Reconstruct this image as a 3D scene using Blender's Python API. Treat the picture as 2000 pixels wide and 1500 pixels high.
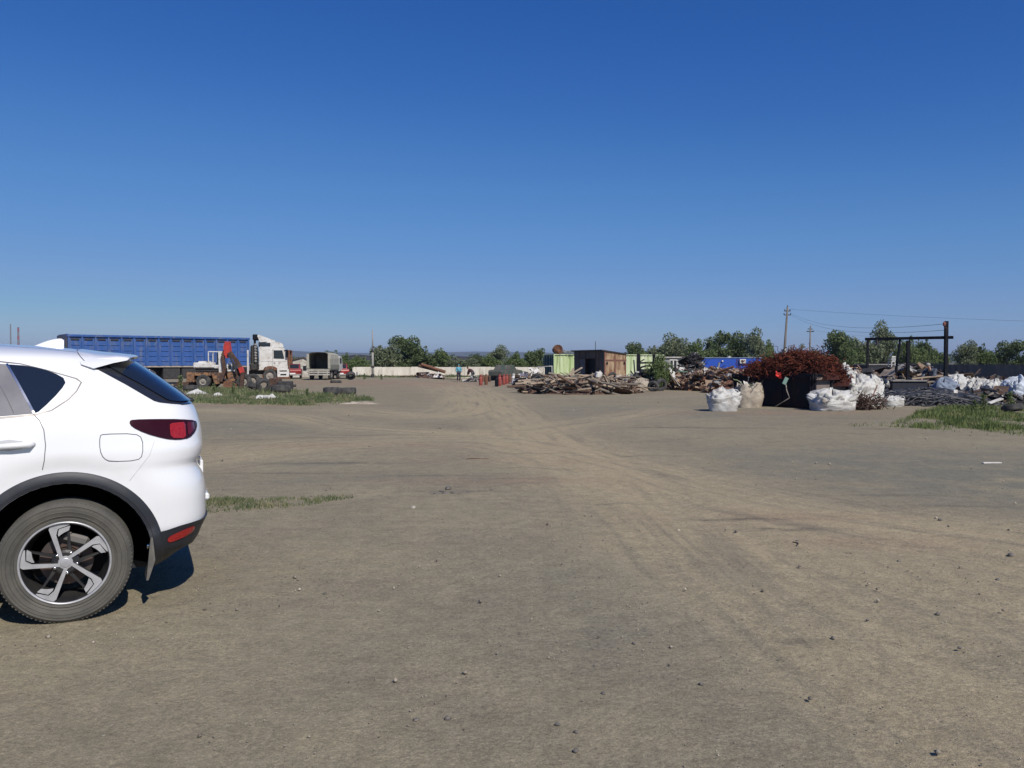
import bpy, bmesh, math, random
import numpy as np
from mathutils import Vector, Matrix, noise
from mathutils.bvhtree import BVHTree
from mathutils.geometry import delaunay_2d_cdt
random.seed(7)
for o in list(bpy.data.objects): bpy.data.objects.remove(o)
scene = bpy.context.scene
COL = scene.collection
R = math.radians
# ------------------------------------------------------------------ camera, sky, sun, exposure
F = 1600.0; CAMH = 1.545; HOR = 708.0          # focal length in photo pixels, lens height, horizon row
cam_d = bpy.data.cameras.new("camera"); cam = bpy.data.objects.new("camera", cam_d); COL.objects.link(cam)
scene.camera = cam
cam_d.sensor_width = 36.0; cam_d.lens = F / 2000.0 * 36.0
cam_d.clip_start = 0.05; cam_d.clip_end = 30000
PITCH = math.atan((750 - HOR) / F)
cam.location = (0, 0, CAMH); cam.rotation_euler = (R(90) - PITCH, 0, 0)
scene.render.resolution_x = 1024; scene.render.resolution_y = 768
SUN_EL = R(43); SUNV = Vector((0.507 * math.cos(SUN_EL), -0.862 * math.cos(SUN_EL), math.sin(SUN_EL)))
w = bpy.data.worlds.new("World"); scene.world = w; w.use_nodes = True
nt = w.node_tree; bg = nt.nodes["Background"]
sky = nt.nodes.new("ShaderNodeTexSky"); sky.sky_type = 'NISHITA'; sky.sun_disc = False
sky.sun_elevation = SUN_EL; sky.sun_rotation = math.atan2(SUNV.x, SUNV.y)
sky.altitude = 200; sky.air_density = 1.0; sky.dust_density = 0.0; sky.ozone_density = 8.0
def vscale(src, k):
    m_ = nt.nodes.new("ShaderNodeVectorMath"); m_.operation = 'SCALE'; m_.inputs['Scale'].default_value = k; nt.links.new(src, m_.inputs[0]); return m_.outputs[0]
cv = nt.nodes.new("ShaderNodeRGBCurve")          # the phone camera's rendering of the clear sky: deep blue, muted horizon
for ch, pts in ((0, [(0, 0), (.089, .022), (.184, .089), (.30, .160), (.36, .196), (.46, .238), (.658, .375), (1, .50)]), (1, [(0, 0), (.184, .105), (.366, .246), (.55, .335), (.65, .385), (.798, .485), (1, .56)]),
                (2, [(0, 0), (.398, .387), (.665, .570), (.761, .615), (1, .67)])):
    c_ = cv.mapping.curves[ch]
    c_.points[0].location = pts[0]; c_.points[1].location = pts[-1]
    for p_ in pts[1:-1]: c_.points.new(*p_)
cv.mapping.update()
nt.links.new(vscale(sky.outputs[0], .1), cv.inputs['Color']); nt.links.new(vscale(cv.outputs[0], 10), bg.inputs[0])
bg.inputs[1].default_value = 0.1
sd = bpy.data.lights.new("sun", 'SUN'); sd.energy = 4.6; sd.angle = R(0.5); sd.color = (1.0, 0.94, 0.85)
so = bpy.data.objects.new("sun", sd); COL.objects.link(so)
so.rotation_euler = SUNV.to_track_quat('Z', 'Y').to_euler(); so.location = (20, -30, 40)
vs = scene.view_settings
scene.display_settings.display_device = 'sRGB'; vs.view_transform = 'Standard'; vs.look = 'None'; vs.exposure = 0.0; vs.gamma = 1.0
try: vs.use_curve_mapping = False
except Exception: pass
scene.render.engine = 'CYCLES'
# ------------------------------------------------------------------ measuring helpers
def gz(x, y):                                   # the yard dips a little in front of the low wall
    return -0.36 * math.exp(-((x + 4.5) / 3.6) ** 2 - ((y - 82) / 12) ** 2)
def DG(py): return CAMH * F / (py - HOR)        # ground distance of a photo row
def XP(px, D): return (px - 1000.0) / F * D
def ZP(py, D): return CAMH + (HOR - py) / F * D
def P(px, D, z=None):
    x = XP(px, D)
    return Vector((x, D, gz(x, D) if z is None else z))
# ------------------------------------------------------------------ tagging
def tag(o, label=None, cat=None, group=None, kind=None):
    if label: o['label'] = label
    if cat: o['category'] = cat
    if group: o['group'] = group
    if kind: o['kind'] = kind
    return o
def thing(name, label, cat, loc=(0, 0, 0), rz=0.0, group=None):
    o = bpy.data.objects.new(name, None); COL.objects.link(o)
    o.location = loc; o.rotation_euler = (0, 0, rz); o.empty_display_size = .3
    return tag(o, label, cat, group)
def copy_tree(o, parent=None):
    c = o.copy(); COL.objects.link(c); c.parent = parent
    for ch in list(o.children): copy_tree(ch, c)
    return c
# ------------------------------------------------------------------ materials
MATS = {}
def mat(name, c1, c2=None, rough=.7, scale=3.0, mix=(.4, .65), metal=0.0, bump=0.0, bscale=40.0, c3=None, s3=12.0, m3=(.55, .7),
        stretch=(1, 1, 1), coat=0.0, spec=.5, wave=None, trans=0.0):
    if name in MATS: return MATS[name]
    m = bpy.data.materials.new(name); m.use_nodes = True; n = m.node_tree.nodes; l = m.node_tree.links
    b = n["Principled BSDF"]; MATS[name] = m
    b.inputs['Roughness'].default_value = rough; b.inputs['Metallic'].default_value = metal
    b.inputs['Specular IOR Level'].default_value = spec
    b.inputs['Coat Weight'].default_value = coat; b.inputs['Coat Roughness'].default_value = .06
    tc = n.new("ShaderNodeTexCoord"); mp = n.new("ShaderNodeMapping"); l.new(tc.outputs['Object'], mp.inputs[0])
    mp.inputs['Scale'].default_value = stretch
    def nz(s, det=6):
        t = n.new("ShaderNodeTexNoise"); t.inputs['Scale'].default_value = s; t.inputs['Detail'].default_value = det
        l.new(mp.outputs[0], t.inputs['Vector']); return t
    def ramp(src, lo, hi):
        r = n.new("ShaderNodeMapRange"); r.inputs[1].default_value = lo; r.inputs[2].default_value = hi; l.new(src, r.inputs[0]); return r.outputs[0]
    def mixc(f, a, bb):
        x = n.new("ShaderNodeMix"); x.data_type = 'RGBA'; l.new(f, x.inputs[0])
        for s, v in ((x.inputs[6], a), (x.inputs[7], bb)):
            if isinstance(v, tuple): s.default_value = (*v, 1)
            else: l.new(v, s)
        return x.outputs[2]
    col = None
    if c2:
        col = mixc(ramp(nz(scale).outputs[0], *mix), c1, c2)
        if c3: col = mixc(ramp(nz(s3, 8).outputs[0], *m3), col, c3)
        l.new(col, b.inputs['Base Color'])
    else: b.inputs['Base Color'].default_value = (*c1, 1)
    if bump:
        bp = n.new("ShaderNodeBump"); bp.inputs['Strength'].default_value = 1; bp.inputs['Distance'].default_value = bump
        l.new(nz(bscale, 5).outputs[0], bp.inputs['Height']); l.new(bp.outputs[0], b.inputs['Normal'])
    if trans:
        ts = n.new("ShaderNodeBsdfTranslucent"); mx = n.new("ShaderNodeMixShader"); mx.inputs[0].default_value = trans
        if col: l.new(col, ts.inputs[0])
        else: ts.inputs[0].default_value = (*c1, 1)
        out = n["Material Output"]; l.new(b.outputs[0], mx.inputs[1]); l.new(ts.outputs[0], mx.inputs[2]); l.new(mx.outputs[0], out.inputs[0])
    return m
# ------------------------------------------------------------------ mesh builder
class MB:
    def __init__(s): s.v = []; s.f = []; s.m = []; s.mi = 0; s.T = Matrix.Identity(4)
    def add(s, vs, fs):
        b = len(s.v); s.v += [tuple(s.T @ Vector(p)) for p in vs]
        s.f += [tuple(b + i for i in f) for f in fs]; s.m += [s.mi] * len(fs)
    def box(s, c, d, rot=None, ch=0.0, taper=None):
        hx, hy, hz = d[0] / 2, d[1] / 2, d[2] / 2
        ch = min(ch, hx * .9, hy * .9, hz * .9)
        M = Matrix.Translation(Vector(c)) @ (rot.to_4x4() if rot is not None else Matrix.Identity(4))
        if ch <= 0:
            vs = [(x * hx, y * hy, z * hz) for z in (-1, 1) for y in (-1, 1) for x in (-1, 1)]
            fs = [(0, 2, 3, 1), (4, 5, 7, 6), (0, 1, 5, 4), (2, 6, 7, 3), (0, 4, 6, 2), (1, 3, 7, 5)]
        else:
            vs = []; idx = {}
            for x in (-1, 1):
                for y in (-1, 1):
                    for z in (-1, 1):
                        for ax in range(3):
                            p = [x * (hx - ch), y * (hy - ch), z * (hz - ch)]
                            p[ax] = (x, y, z)[ax] * (hx, hy, hz)[ax]
                            idx[(x, y, z, ax)] = len(vs); vs.append(tuple(p))
            I = lambda x, y, z, a: idx[(x, y, z, a)]
            fs = []
            for k in (-1, 1):
                fs.append((I(k, -1, -1, 0), I(k, 1, -1, 0), I(k, 1, 1, 0), I(k, -1, 1, 0)))
                fs.append((I(-1, k, -1, 1), I(1, k, -1, 1), I(1, k, 1, 1), I(-1, k, 1, 1)))
                fs.append((I(-1, -1, k, 2), I(1, -1, k, 2), I(1, 1, k, 2), I(-1, 1, k, 2)))
                for j in (-1, 1):
                    fs.append((I(k, j, -1, 0), I(k, j, 1, 0), I(k, j, 1, 1), I(k, j, -1, 1)))
                    fs.append((I(k, -1, j, 0), I(k, 1, j, 0), I(k, 1, j, 2), I(k, -1, j, 2)))
                    fs.append((I(-1, k, j, 1), I(1, k, j, 1), I(1, k, j, 2), I(-1, k, j, 2)))
                    for q in (-1, 1): fs.append((I(k, j, q, 0), I(k, j, q, 1), I(k, j, q, 2)))
        s.add([tuple(M @ Vector(p)) for p in vs], fs)
    def bx(s, x0, x1, y0, y1, z0, z1, ch=0.0): s.box(((x0 + x1) / 2, (y0 + y1) / 2, (z0 + z1) / 2), (abs(x1 - x0), abs(y1 - y0), abs(z1 - z0)), None, ch)
    def beam(s, a, b, w, h, ch=0.0, up=(0, 0, 1)):
        a = Vector(a); b = Vector(b); d = b - a; L = d.length
        if L < 1e-6: return
        d.normalize(); u = Vector(up)
        if abs(d.dot(u)) > .97: u = Vector((0, 1, 0))
        y = u.cross(d).normalized(); z = d.cross(y)
        s.box((a + b) / 2, (L, w, h), Matrix((d, y, z)).transposed(), ch)
    def tube(s, pts, r, n=8, caps=True):
        pts = [Vector(p) for p in pts]; N = len(pts)
        rs = r if isinstance(r, (list, tuple)) else [r] * N
        vs = []; fs = []; py = None
        for i, p in enumerate(pts):
            d = (pts[min(i + 1, N - 1)] - pts[max(i - 1, 0)])
            if d.length < 1e-9: d = Vector((0, 0, 1))
            d.normalize()
            if py is None:
                u = Vector((0, 0, 1)) if abs(d.z) < .9 else Vector((1, 0, 0)); y = u.cross(d).normalized()
            else:
                y = (py - d * py.dot(d)); y = y.normalized() if y.length > 1e-6 else Vector((1, 0, 0))
            py = y; z = d.cross(y)
            for k in range(n):
                a = 2 * math.pi * k / n; vs.append(tuple(p + (y * math.cos(a) + z * math.sin(a)) * rs[i]))
        for i in range(N - 1):
            for k in range(n):
                k2 = (k + 1) % n; fs.append((i * n + k, i * n + k2, (i + 1) * n + k2, (i + 1) * n + k))
        if caps: fs.append(tuple(range(n))[::-1]); fs.append(tuple((N - 1) * n + k for k in range(n)))
        s.add(vs, fs)
    def lathe(s, prof, n=24, axis='z', c=(0, 0, 0), closed=False, a0=0.0, a1=2 * math.pi):
        full = abs(a1 - a0 - 2 * math.pi) < 1e-6; cnt = n if full else n + 1
        vs = []; fs = []; m = len(prof); c = Vector(c)
        for k in range(cnt):
            a = a0 + (a1 - a0) * k / n; ca, sa = math.cos(a), math.sin(a)
            for r, h in prof:
                p = {'z': (r * ca, r * sa, h), 'y': (r * ca, h, r * sa), 'x': (h, r * ca, r * sa)}[axis]
                vs.append(tuple(c + Vector(p)))
        for k in range(n if full else n):
            k2 = (k + 1) % cnt
            for i in range(m - 1 if not closed else m):
                j = (i + 1) % m; fs.append((k * m + i, k2 * m + i, k2 * m + j, k * m + j))
        s.add(vs, fs)
    def prism(s, poly, y0, y1):                 # poly in the xz plane, from y0 to y1
        n = len(poly); vs = [(x, y0, z) for x, z in poly] + [(x, y1, z) for x, z in poly]
        fs = [tuple(range(n)), tuple(range(n, 2 * n))[::-1]] + [(i, (i + 1) % n, n + (i + 1) % n, n + i) for i in range(n)]
        s.add(vs, fs)
    def blob(s, c, rad, amp=.15, fr=1.5, nu=16, nv=10, seed=0, flat=None, rot=None):
        c = Vector(c); vs = []; fs = []
        for i in range(nv + 1):
            t = math.pi * i / nv
            for j in range(nu):
                a = 2 * math.pi * j / nu
                d = Vector((math.sin(t) * math.cos(a), math.sin(t) * math.sin(a), math.cos(t)))
                q = 1 + amp * noise.fractal(d * fr + Vector((seed * 3.7, seed, 0)), 1.0, 2.0, 3)
                p = Vector((d.x * rad[0], d.y * rad[1], d.z * rad[2])) * q
                if rot is not None: p = rot @ p
                p = c + p
                if flat is not None and p.z < flat: p.z = flat
                vs.append(tuple(p))
        for i in range(nv):
            for j in range(nu):
                j2 = (j + 1) % nu; fs.append((i * nu + j, (i + 1) * nu + j, (i + 1) * nu + j2, i * nu + j2))
        s.add(vs, fs)
    def build(s, name, m=None, parent=None, smooth=False, ang=None, loc=None, rz=0.0, mats=None):
        me = bpy.data.meshes.new(name); me.from_pydata(s.v, [], s.f)
        for mm in (mats or [m]): me.materials.append(mm)
        if mats: me.polygons.foreach_set('material_index', s.m)
        if smooth or ang:
            bm = bmesh.new(); bm.from_mesh(me); bmesh.ops.remove_doubles(bm, verts=bm.verts, dist=1e-5)
            bmesh.ops.recalc_face_normals(bm, faces=bm.faces)
            for f in bm.faces: f.smooth = True
            if ang:
                for e in bm.edges:
                    if len(e.link_faces) == 2 and e.calc_face_angle(0) > R(ang): e.smooth = False
            bm.to_mesh(me); bm.free()
        else:
            bm = bmesh.new(); bm.from_mesh(me); bmesh.ops.recalc_face_normals(bm, faces=bm.faces); bm.to_mesh(me); bm.free()
        me.update()
        o = bpy.data.objects.new(name, me); COL.objects.link(o); o.parent = parent
        if loc is not None: o.location = loc
        o.rotation_euler = (0, 0, rz)
        return o
def npmesh(name, V, Fq, m, parent=None, smooth=False, attrs=None):
    me = bpy.data.meshes.new(name); V = np.asarray(V, dtype=np.float32); Fq = np.asarray(Fq, dtype=np.int32)
    k = Fq.shape[1]
    me.vertices.add(len(V)); me.vertices.foreach_set('co', V.ravel())
    me.loops.add(Fq.size); me.loops.foreach_set('vertex_index', Fq.ravel())
    me.polygons.add(len(Fq)); me.polygons.foreach_set('loop_start', np.arange(0, Fq.size, k, dtype=np.int32))
    me.polygons.foreach_set('loop_total', np.full(len(Fq), k, dtype=np.int32))
    if smooth: me.polygons.foreach_set('use_smooth', np.ones(len(Fq), dtype=bool))
    me.update(calc_edges=True); me.validate()
    for an, arr in (attrs or {}).items():
        t = 'FLOAT' if arr.ndim == 1 else 'FLOAT_VECTOR'
        a = me.attributes.new(an, t, 'POINT'); a.data.foreach_set('value' if arr.ndim == 1 else 'vector', arr.astype(np.float32).ravel())
    me.materials.append(m); o = bpy.data.objects.new(name, me); COL.objects.link(o); o.parent = parent
    return o
rng = np.random.default_rng(11)
def vnoise(x, y, s=1.0, seed=0, oct=4):         # vectorised value noise, -1..1
    out = 0; amp = 1; tot = 0
    for o in range(oct):
        X = x / s * (2 ** o) + seed * 17.3 + o * 5.1; Y = y / s * (2 ** o) + seed * 9.7 - o * 3.3
        xi = np.floor(X).astype(np.int64); yi = np.floor(Y).astype(np.int64); xf = X - xi; yf = Y - yi
        xf = xf * xf * (3 - 2 * xf); yf = yf * yf * (3 - 2 * yf)
        def h(a, b):
            n_ = (a * 374761393 + b * 668265263 + seed * 1442695041) & 0x7fffffff
            n_ = ((n_ ^ (n_ >> 13)) * 1274126177) & 0x7fffffff
            return ((n_ ^ (n_ >> 16)) & 0xffff) / 32767.5 - 1
        v = (h(xi, yi) * (1 - xf) + h(xi + 1, yi) * xf) * (1 - yf) + (h(xi, yi + 1) * (1 - xf) + h(xi + 1, yi + 1) * xf) * yf
        out = out + v * amp; tot += amp; amp *= .5
    return out / tot
def sst(a, b, x):
    t = np.clip((x - a) / (b - a), 0, 1); return t * t * (3 - 2 * t)
# ------------------------------------------------------------------ ground
def gp(px, py): D = DG(py); return (XP(px, D), D)
TR = [  # broad wheel tracks: list of points on the ground (from far to near), half width
    ([gp(860, 742), gp(905, 762), gp(960, 800), gp(1030, 850), gp(1160, 905), gp(1370, 975), gp(1650, 1060), gp(2050, 1180), gp(2500, 1320)], 1.1),
    ([gp(880, 742), gp(950, 765), gp(1000, 800), gp(1090, 860), gp(1200, 930), gp(1330, 1030), gp(1520, 1180), gp(1760, 1340), gp(2050, 1500)], .85),
    ([gp(300, 905), gp(500, 880), gp(700, 866), gp(950, 862), gp(1180, 905), gp(1330, 950), gp(1500, 990), gp(1800, 1040), gp(2150, 1090)], 1.3),
    ([gp(390, 800), gp(560, 812), gp(650, 830), gp(800, 842), gp(930, 846), gp(1060, 838), gp(1200, 818), gp(1300, 800)], .9),
    ([gp(690, 800), gp(760, 808), gp(840, 812), gp(905, 800), gp(900, 775), gp(850, 755), gp(800, 745)], 1.2),
]
def smoothline(pts, sub=14):
    out = []
    n = len(pts)
    for i in range(n - 1):
        p0 = np.array(pts[max(i - 1, 0)]); p1 = np.array(pts[i]); p2 = np.array(pts[i + 1]); p3 = np.array(pts[min(i + 2, n - 1)])
        for k in range(sub):
            t = k / sub
            out.append(.5 * ((2 * p1) + (-p0 + p2) * t + (2 * p0 - 5 * p1 + 4 * p2 - p3) * t * t + (-p0 + 3 * p1 - 3 * p2 + p3) * t ** 3))
    out.append(np.array(pts[-1])); return np.array(out)
def track_coords(X, Y, line):
    best = np.full(X.shape, 1e9); S = np.zeros(X.shape); Dd = np.zeros(X.shape); acc = 0
    for i in range(len(line) - 1):
        a = line[i]; b = line[i + 1]; d = b - a; L = np.hypot(*d)
        if L < 1e-6: continue
        t = np.clip(((X - a[0]) * d[0] + (Y - a[1]) * d[1]) / L ** 2, 0, 1)
        qx = X - (a[0] + d[0] * t); qy = Y - (a[1] + d[1] * t); dist = np.hypot(qx, qy)
        sg = np.sign(d[0] * qy - d[1] * qx); mk = dist < best
        best = np.where(mk, dist, best); S = np.where(mk, acc + t * L, S); Dd = np.where(mk, sg * dist, Dd); acc += L
    return S, Dd
def axis_y():
    y = [-40, -20, -10, -5, -2, -.5]; v = .5
    while v < 140: y.append(v); v += max(.045, v * .0085)
    while v < 9000: y.append(v); v *= 1.12
    return np.array(y)
def axis_x():
    p = []; v = 0.0
    while v < 60: p.append(v); v += max(.07, v * .02)
    while v < 9000: p.append(v); v *= 1.2
    p = np.array(p); return np.concatenate([-p[:0:-1], p])
ax = axis_x(); ay = axis_y(); GX, GY = np.meshgrid(ax, ay); X = GX.ravel(); Y = GY.ravel()
Z = -0.36 * np.exp(-((X + 4.5) / 3.6) ** 2 - ((Y - 82) / 12) ** 2)
fade = np.clip(1 - (Y - 60) / 60, 0, 1) * np.clip(1 - (np.abs(X) - 40) / 30, 0, 1)
Z = Z + fade * (.018 * vnoise(X, Y, 2.6, 3, 3) + .006 * vnoise(X, Y, .5, 5, 3))
attrs = {}; trz = 0
for i, (pl, hw) in enumerate(TR):
    S, Dd = track_coords(X, Y, smoothline(pl))
    Dw = Dd + .18 * vnoise(X, Y, 3.0, 20 + i, 2)
    M_ = np.exp(-(np.abs(Dw) / hw) ** 2.4)
    # pair of wheel ruts inside the band
    rut = np.exp(-((np.abs(Dw) - hw * .62) / (.13 + .1 * hw)) ** 2) * np.exp(-(np.abs(Dw) / (hw * 1.4)) ** 4)
    trz = trz - .010 * rut + .006 * np.exp(-((np.abs(Dw) - hw * 1.0) / .12) ** 2)
    attrs['trk%d' % i] = np.stack([S, Dd, M_ * (.75 + .5 * vnoise(X, Y, 2.2, 40 + i, 3)) + .0 * rut], 1)
Z = Z + fade * trz
# scuffed crater-like ridge, middle distance
for (px, py, r, hgt) in [(880, 955, .9, .03), (1020, 945, .6, .02), (950, 900, .5, .02)]:
    cx, cy = gp(px, py); rr = np.hypot((X - cx) / 2.2, Y - cy)
    Z = Z + hgt * np.exp(-((rr - r * .5) / .12) ** 2) * (vnoise(X, Y, .35, 77, 3) + .3)
def zone(px, py, sx, sy):
    cx, cy = gp(px, py); return np.exp(-((X - cx) / sx) ** 2 - ((Y - cy) / sy) ** 2)
red = .5 * zone(1480, 1010, 1.2, .35) + .45 * zone(700, 870, 3.5, .5) + .4 * zone(1700, 1060, .9, .3) + .35 * zone(1100, 940, 1.2, .5) + .9 * zone(1600, 806, 5, 1.3) + .8 * zone(450, 792, 4, 1.0) + .9 * zone(640, 747, 7, 6) + .8 * zone(850, 748, 8, 12) + .45 * zone(980, 900, 1.6, .5) + .35 * zone(880, 940, 1.2, .3) + .5 * zone(1300, 768, 4, 2)
soil = 1.0 * zone(550, 772, 6.5, 7) + 1.0 * zone(1960, 820, 4.5, 4.0) + .6 * zone(1650, 785, 8, 3) + .5 * zone(530, 990, 1.2, .35)
grey = .75 * zone(1350, 805, 6.5, 4.5) + 1.0 * zone(1800, 905, 4.5, 2.6) + .6 * zone(1950, 960, 2.2, 1.4) + .45 * zone(1180, 1230, 1.1, .7) + .75 * zone(520, 835, 3.5, 2.2) + .6 * zone(650, 935, 1.6, .5) + .5 * zone(1200, 1120, 1.0, .5) + .5 * zone(1480, 985, 1.4, .25) + .5 * zone(600, 905, 2.0, .5) + .3 * zone(1500, 1450, .5, .3)
stain = sum(k_ * zone(a_, b_, c_, d_) for a_, b_, c_, d_, k_ in [(450, 825, .9, .07, .7), (700, 905, .8, .07, .7), (850, 930, .7, .06, .7), (1050, 915, .6, .06, .7), (1000, 936, .5, .04, .7), (1450, 1015, .5, .06, .8), (1540, 1035, .45, .05, .9), (1720, 968, .9, .06, .7), (1880, 990, .8, .06, .6), (560, 925, 1.0, .08, .6), (1000, 885, .9, .07, .5), (1250, 890, .8, .06, .5), (480, 858, .8, .08, .6), (900, 960, .55, .04, .8), (1200, 985, .5, .04, .6), (1560, 1255, .12, .05, .7)]) + .9 * zone(1300, 835, .8, .18) + .8 * zone(1420, 836, .9, .12) + .9 * zone(1660, 817, 1.2, .10) + .5 * zone(600, 905, .7, .12) + .7 * zone(620, 855, .6, .12) + .8 * zone(1720, 838, .5, .15) + .6 * zone(730, 850, .9, .08)
attrs['zones'] = np.stack([np.clip(red, 0, 1), np.clip(soil, 0, 1), np.clip(grey, 0, 1)], 1); attrs['stain'] = np.clip(stain, 0, 1)
nx, ny = len(ax), len(ay); I = np.arange(nx * ny).reshape(ny, nx)
FQ = np.stack([I[:-1, :-1].ravel(), I[:-1, 1:].ravel(), I[1:, 1:].ravel(), I[1:, :-1].ravel()], 1)
def ground_mat():
    m = bpy.data.materials.new("packed_dirt"); m.use_nodes = True; n = m.node_tree.nodes; l = m.node_tree.links
    b = n["Principled BSDF"]; b.inputs['Roughness'].default_value = .95; b.inputs['Specular IOR Level'].default_value = .15
    geo = n.new("ShaderNodeNewGeometry")
    def nz(s, det=6, rough=.6, vec=None):
        t = n.new("ShaderNodeTexNoise"); t.inputs['Scale'].default_value = s; t.inputs['Detail'].default_value = det; t.inputs['Roughness'].default_value = rough
        l.new(vec or geo.outputs['Position'], t.inputs['Vector']); return t.outputs[0]
    def mr(src, lo, hi, a=0, bb=1):
        r = n.new("ShaderNodeMapRange"); r.inputs[1].default_value = lo; r.inputs[2].default_value = hi; r.inputs[3].default_value = a; r.inputs[4].default_value = bb; l.new(src, r.inputs[0]); return r.outputs[0]
    def ma(op, a, bb):
        x = n.new("ShaderNodeMath"); x.operation = op
        for s, v in ((x.inputs[0], a), (x.inputs[1], bb)):
            if isinstance(v, (int, float)): s.default_value = v
            else: l.new(v, s)
        return x.outputs[0]
    def mixc(f, a, bb, mode='MIX'):
        x = n.new("ShaderNodeMix"); x.data_type = 'RGBA'; x.blend_type = mode
        if isinstance(f, (int, float)): x.inputs[0].default_value = f
        else: l.new(f, x.inputs[0])
        for s, v in ((x.inputs[6], a), (x.inputs[7], bb)):
            if isinstance(v, tuple): s.default_value = (*v, 1)
            else: l.new(v, s)
        return x.outputs[2]
    def attr(nm):
        a = n.new("ShaderNodeAttribute"); a.attribute_name = nm; return a
    A = (.302, .261, .168); A2 = (.247, .213, .143); TAN = (.41, .335, .205); RED = (.30, .19, .125); SOIL = (.22, .19, .12); GREY = (.185, .178, .135); DARK = (.09, .082, .065)
    col = mixc(mr(nz(.35, 5), .38, .64), A, A2)
    col = mixc(mr(nz(1.7, 7, .7), .48, .68, 0, .5), col, (.36, .30, .19)); col = mixc(mr(nz(.8, 8, .75), .52, .36, .0, .45), col, (.20, .172, .13))
    sz = n.new("ShaderNodeSeparateXYZ"); l.new(attr('zones').outputs['Vector'], sz.inputs[0])
    nn = nz(1.1, 6, .65)
    col = mixc(ma('MULTIPLY', sz.outputs[2], mr(nn, .36, .56, .15, 1)), col, GREY)
    for i in range(len(TR)):
        a = attr('trk%d' % i); sp = n.new("ShaderNodeSeparateXYZ"); l.new(a.outputs['Vector'], sp.inputs[0])
        cb = n.new("ShaderNodeCombineXYZ"); l.new(ma('MULTIPLY', sp.outputs[0], .22), cb.inputs[0]); l.new(ma('MULTIPLY', sp.outputs[1], 4.2), cb.inputs[1]); cb.inputs[2].default_value = i * 7.0
        st = nz(1.0, 5, .62, cb.outputs[0])
        col = mixc(ma('MULTIPLY', sp.outputs[2], mr(st, .34, .54, 0, .85)), col, TAN)
        col = mixc(ma('MULTIPLY', sp.outputs[2], mr(st, .46, .34, 0, .5)), col, (.175, .145, .105))
    col = mixc(ma('MULTIPLY', sz.outputs[0], mr(nz(.9, 7, .7), .40, .56, 0, .85)), col, RED)
    col = mixc(ma('MULTIPLY', sz.outputs[1], mr(nz(1.3, 7, .7), .36, .58, 0, .8)), col, SOIL)
    col = mixc(ma('MULTIPLY', attr('stain').outputs['Fac'], mr(nz(3.4, 8, .75), .40, .50, 0, 1)), col, DARK)
    def grain(c, src, lo, hi, a, bb):
        x = n.new("ShaderNodeVectorMath"); x.operation = 'SCALE'; l.new(c, x.inputs[0]); l.new(mr(src, lo, hi, a, bb), x.inputs['Scale']); return x.outputs[0]
    col = grain(col, nz(5.5, 9, .85), .41, .59, .84, 1.16); col = grain(col, nz(34, 7, .9), .40, .60, .76, 1.24); col = grain(col, nz(120, 3, .9), .38, .62, .74, 1.26)
    # fine grit: pale and dark grains
    g1 = nz(38, 4, .75); g2 = nz(95, 3, .8)
    col = mixc(mr(g1, .35, .70), mixc(.30, col, (.10, .088, .072)), mixc(.16, col, (.36, .32, .26)))
    col = mixc(mr(g2, .60, .74, 0, .42), col, (.34, .305, .255)); col = mixc(mr(g2, .40, .28, 0, .5), col, (.07, .06, .05))
    vo = n.new("ShaderNodeTexVoronoi"); vo.inputs['Scale'].default_value = 14; vo.inputs['Randomness'].default_value = 1; l.new(geo.outputs['Position'], vo.inputs['Vector'])
    spk = ma('MULTIPLY', mr(vo.outputs['Distance'], .16, .06), mr(nz(3.1, 4), .52, .60))
    col = mixc(ma('MULTIPLY', spk, .6), col, mixc(mr(nz(9, 1), .45, .55), (.09, .08, .07), (.40, .37, .31)))
    l.new(col, b.inputs['Base Color'])
    h = ma('ADD', ma('MULTIPLY', nz(9, 6, .7), .016), ma('MULTIPLY', nz(42, 6, .8), .011)); h = ma('ADD', h, ma('MULTIPLY', spk, .006)); h = ma('ADD', h, ma('MULTIPLY', nz(1.4, 4), .02))
    bp = n.new("ShaderNodeBump"); bp.inputs['Distance'].default_value = 1.0; bp.inputs['Strength'].default_value = .8; l.new(h, bp.inputs['Height']); l.new(bp.outputs[0], b.inputs['Normal'])
    return m
g = npmesh("ground", np.stack([X, Y, Z], 1), FQ, ground_mat(), smooth=True, attrs=attrs); tag(g, kind='structure')
# ------------------------------------------------------------------ far hills and slag heaps
def ridge(name, D, pxa, pxb, prof, depth, m, seed, n=160):
    """prof: list of (px, py top) read off the skyline; a rolling ridge with real depth"""
    pa = np.array(prof, float); px = np.linspace(pxa, pxb, n); top = np.interp(px, pa[:, 0], pa[:, 1])
    Xs = (px - 1000) / F * D; H = CAMH + (HOR - top) / F * D; H = H + H * .05 * vnoise(px, px * 0, 60, seed, 4)
    rows = []; tt = np.linspace(-1, 1, 13)
    for t in tt:
        yy = D + t * depth; k = np.cos(t * math.pi / 2) ** 1.2 if abs(t) < 1 else 0
        xx = Xs * (1 + .0 * t); hh = H * k * (1 + .12 * vnoise(xx, xx * 0 + yy, D * .04, seed + 3, 4)) - (2 if k < .01 else 0)
        rows.append(np.stack([xx, np.full(n, yy), hh], 1))
    V = np.concatenate(rows); I = np.arange(len(tt) * n).reshape(len(tt), n)
    FQ = np.stack([I[:-1, :-1].ravel(), I[:-1, 1:].ravel(), I[1:, 1:].ravel(), I[1:, :-1].ravel()], 1)
    o = npmesh(name, V, FQ, m, smooth=True); tag(o, kind='structure'); return o
mh1 = mat("far_steppe", (.09, .10, .06), (.14, .13, .08), scale=.004, rough=1, spec=0)
mh2 = mat("mid_steppe", (.05, .06, .035), (.09, .085, .055), scale=.01, rough=1, spec=0)
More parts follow.
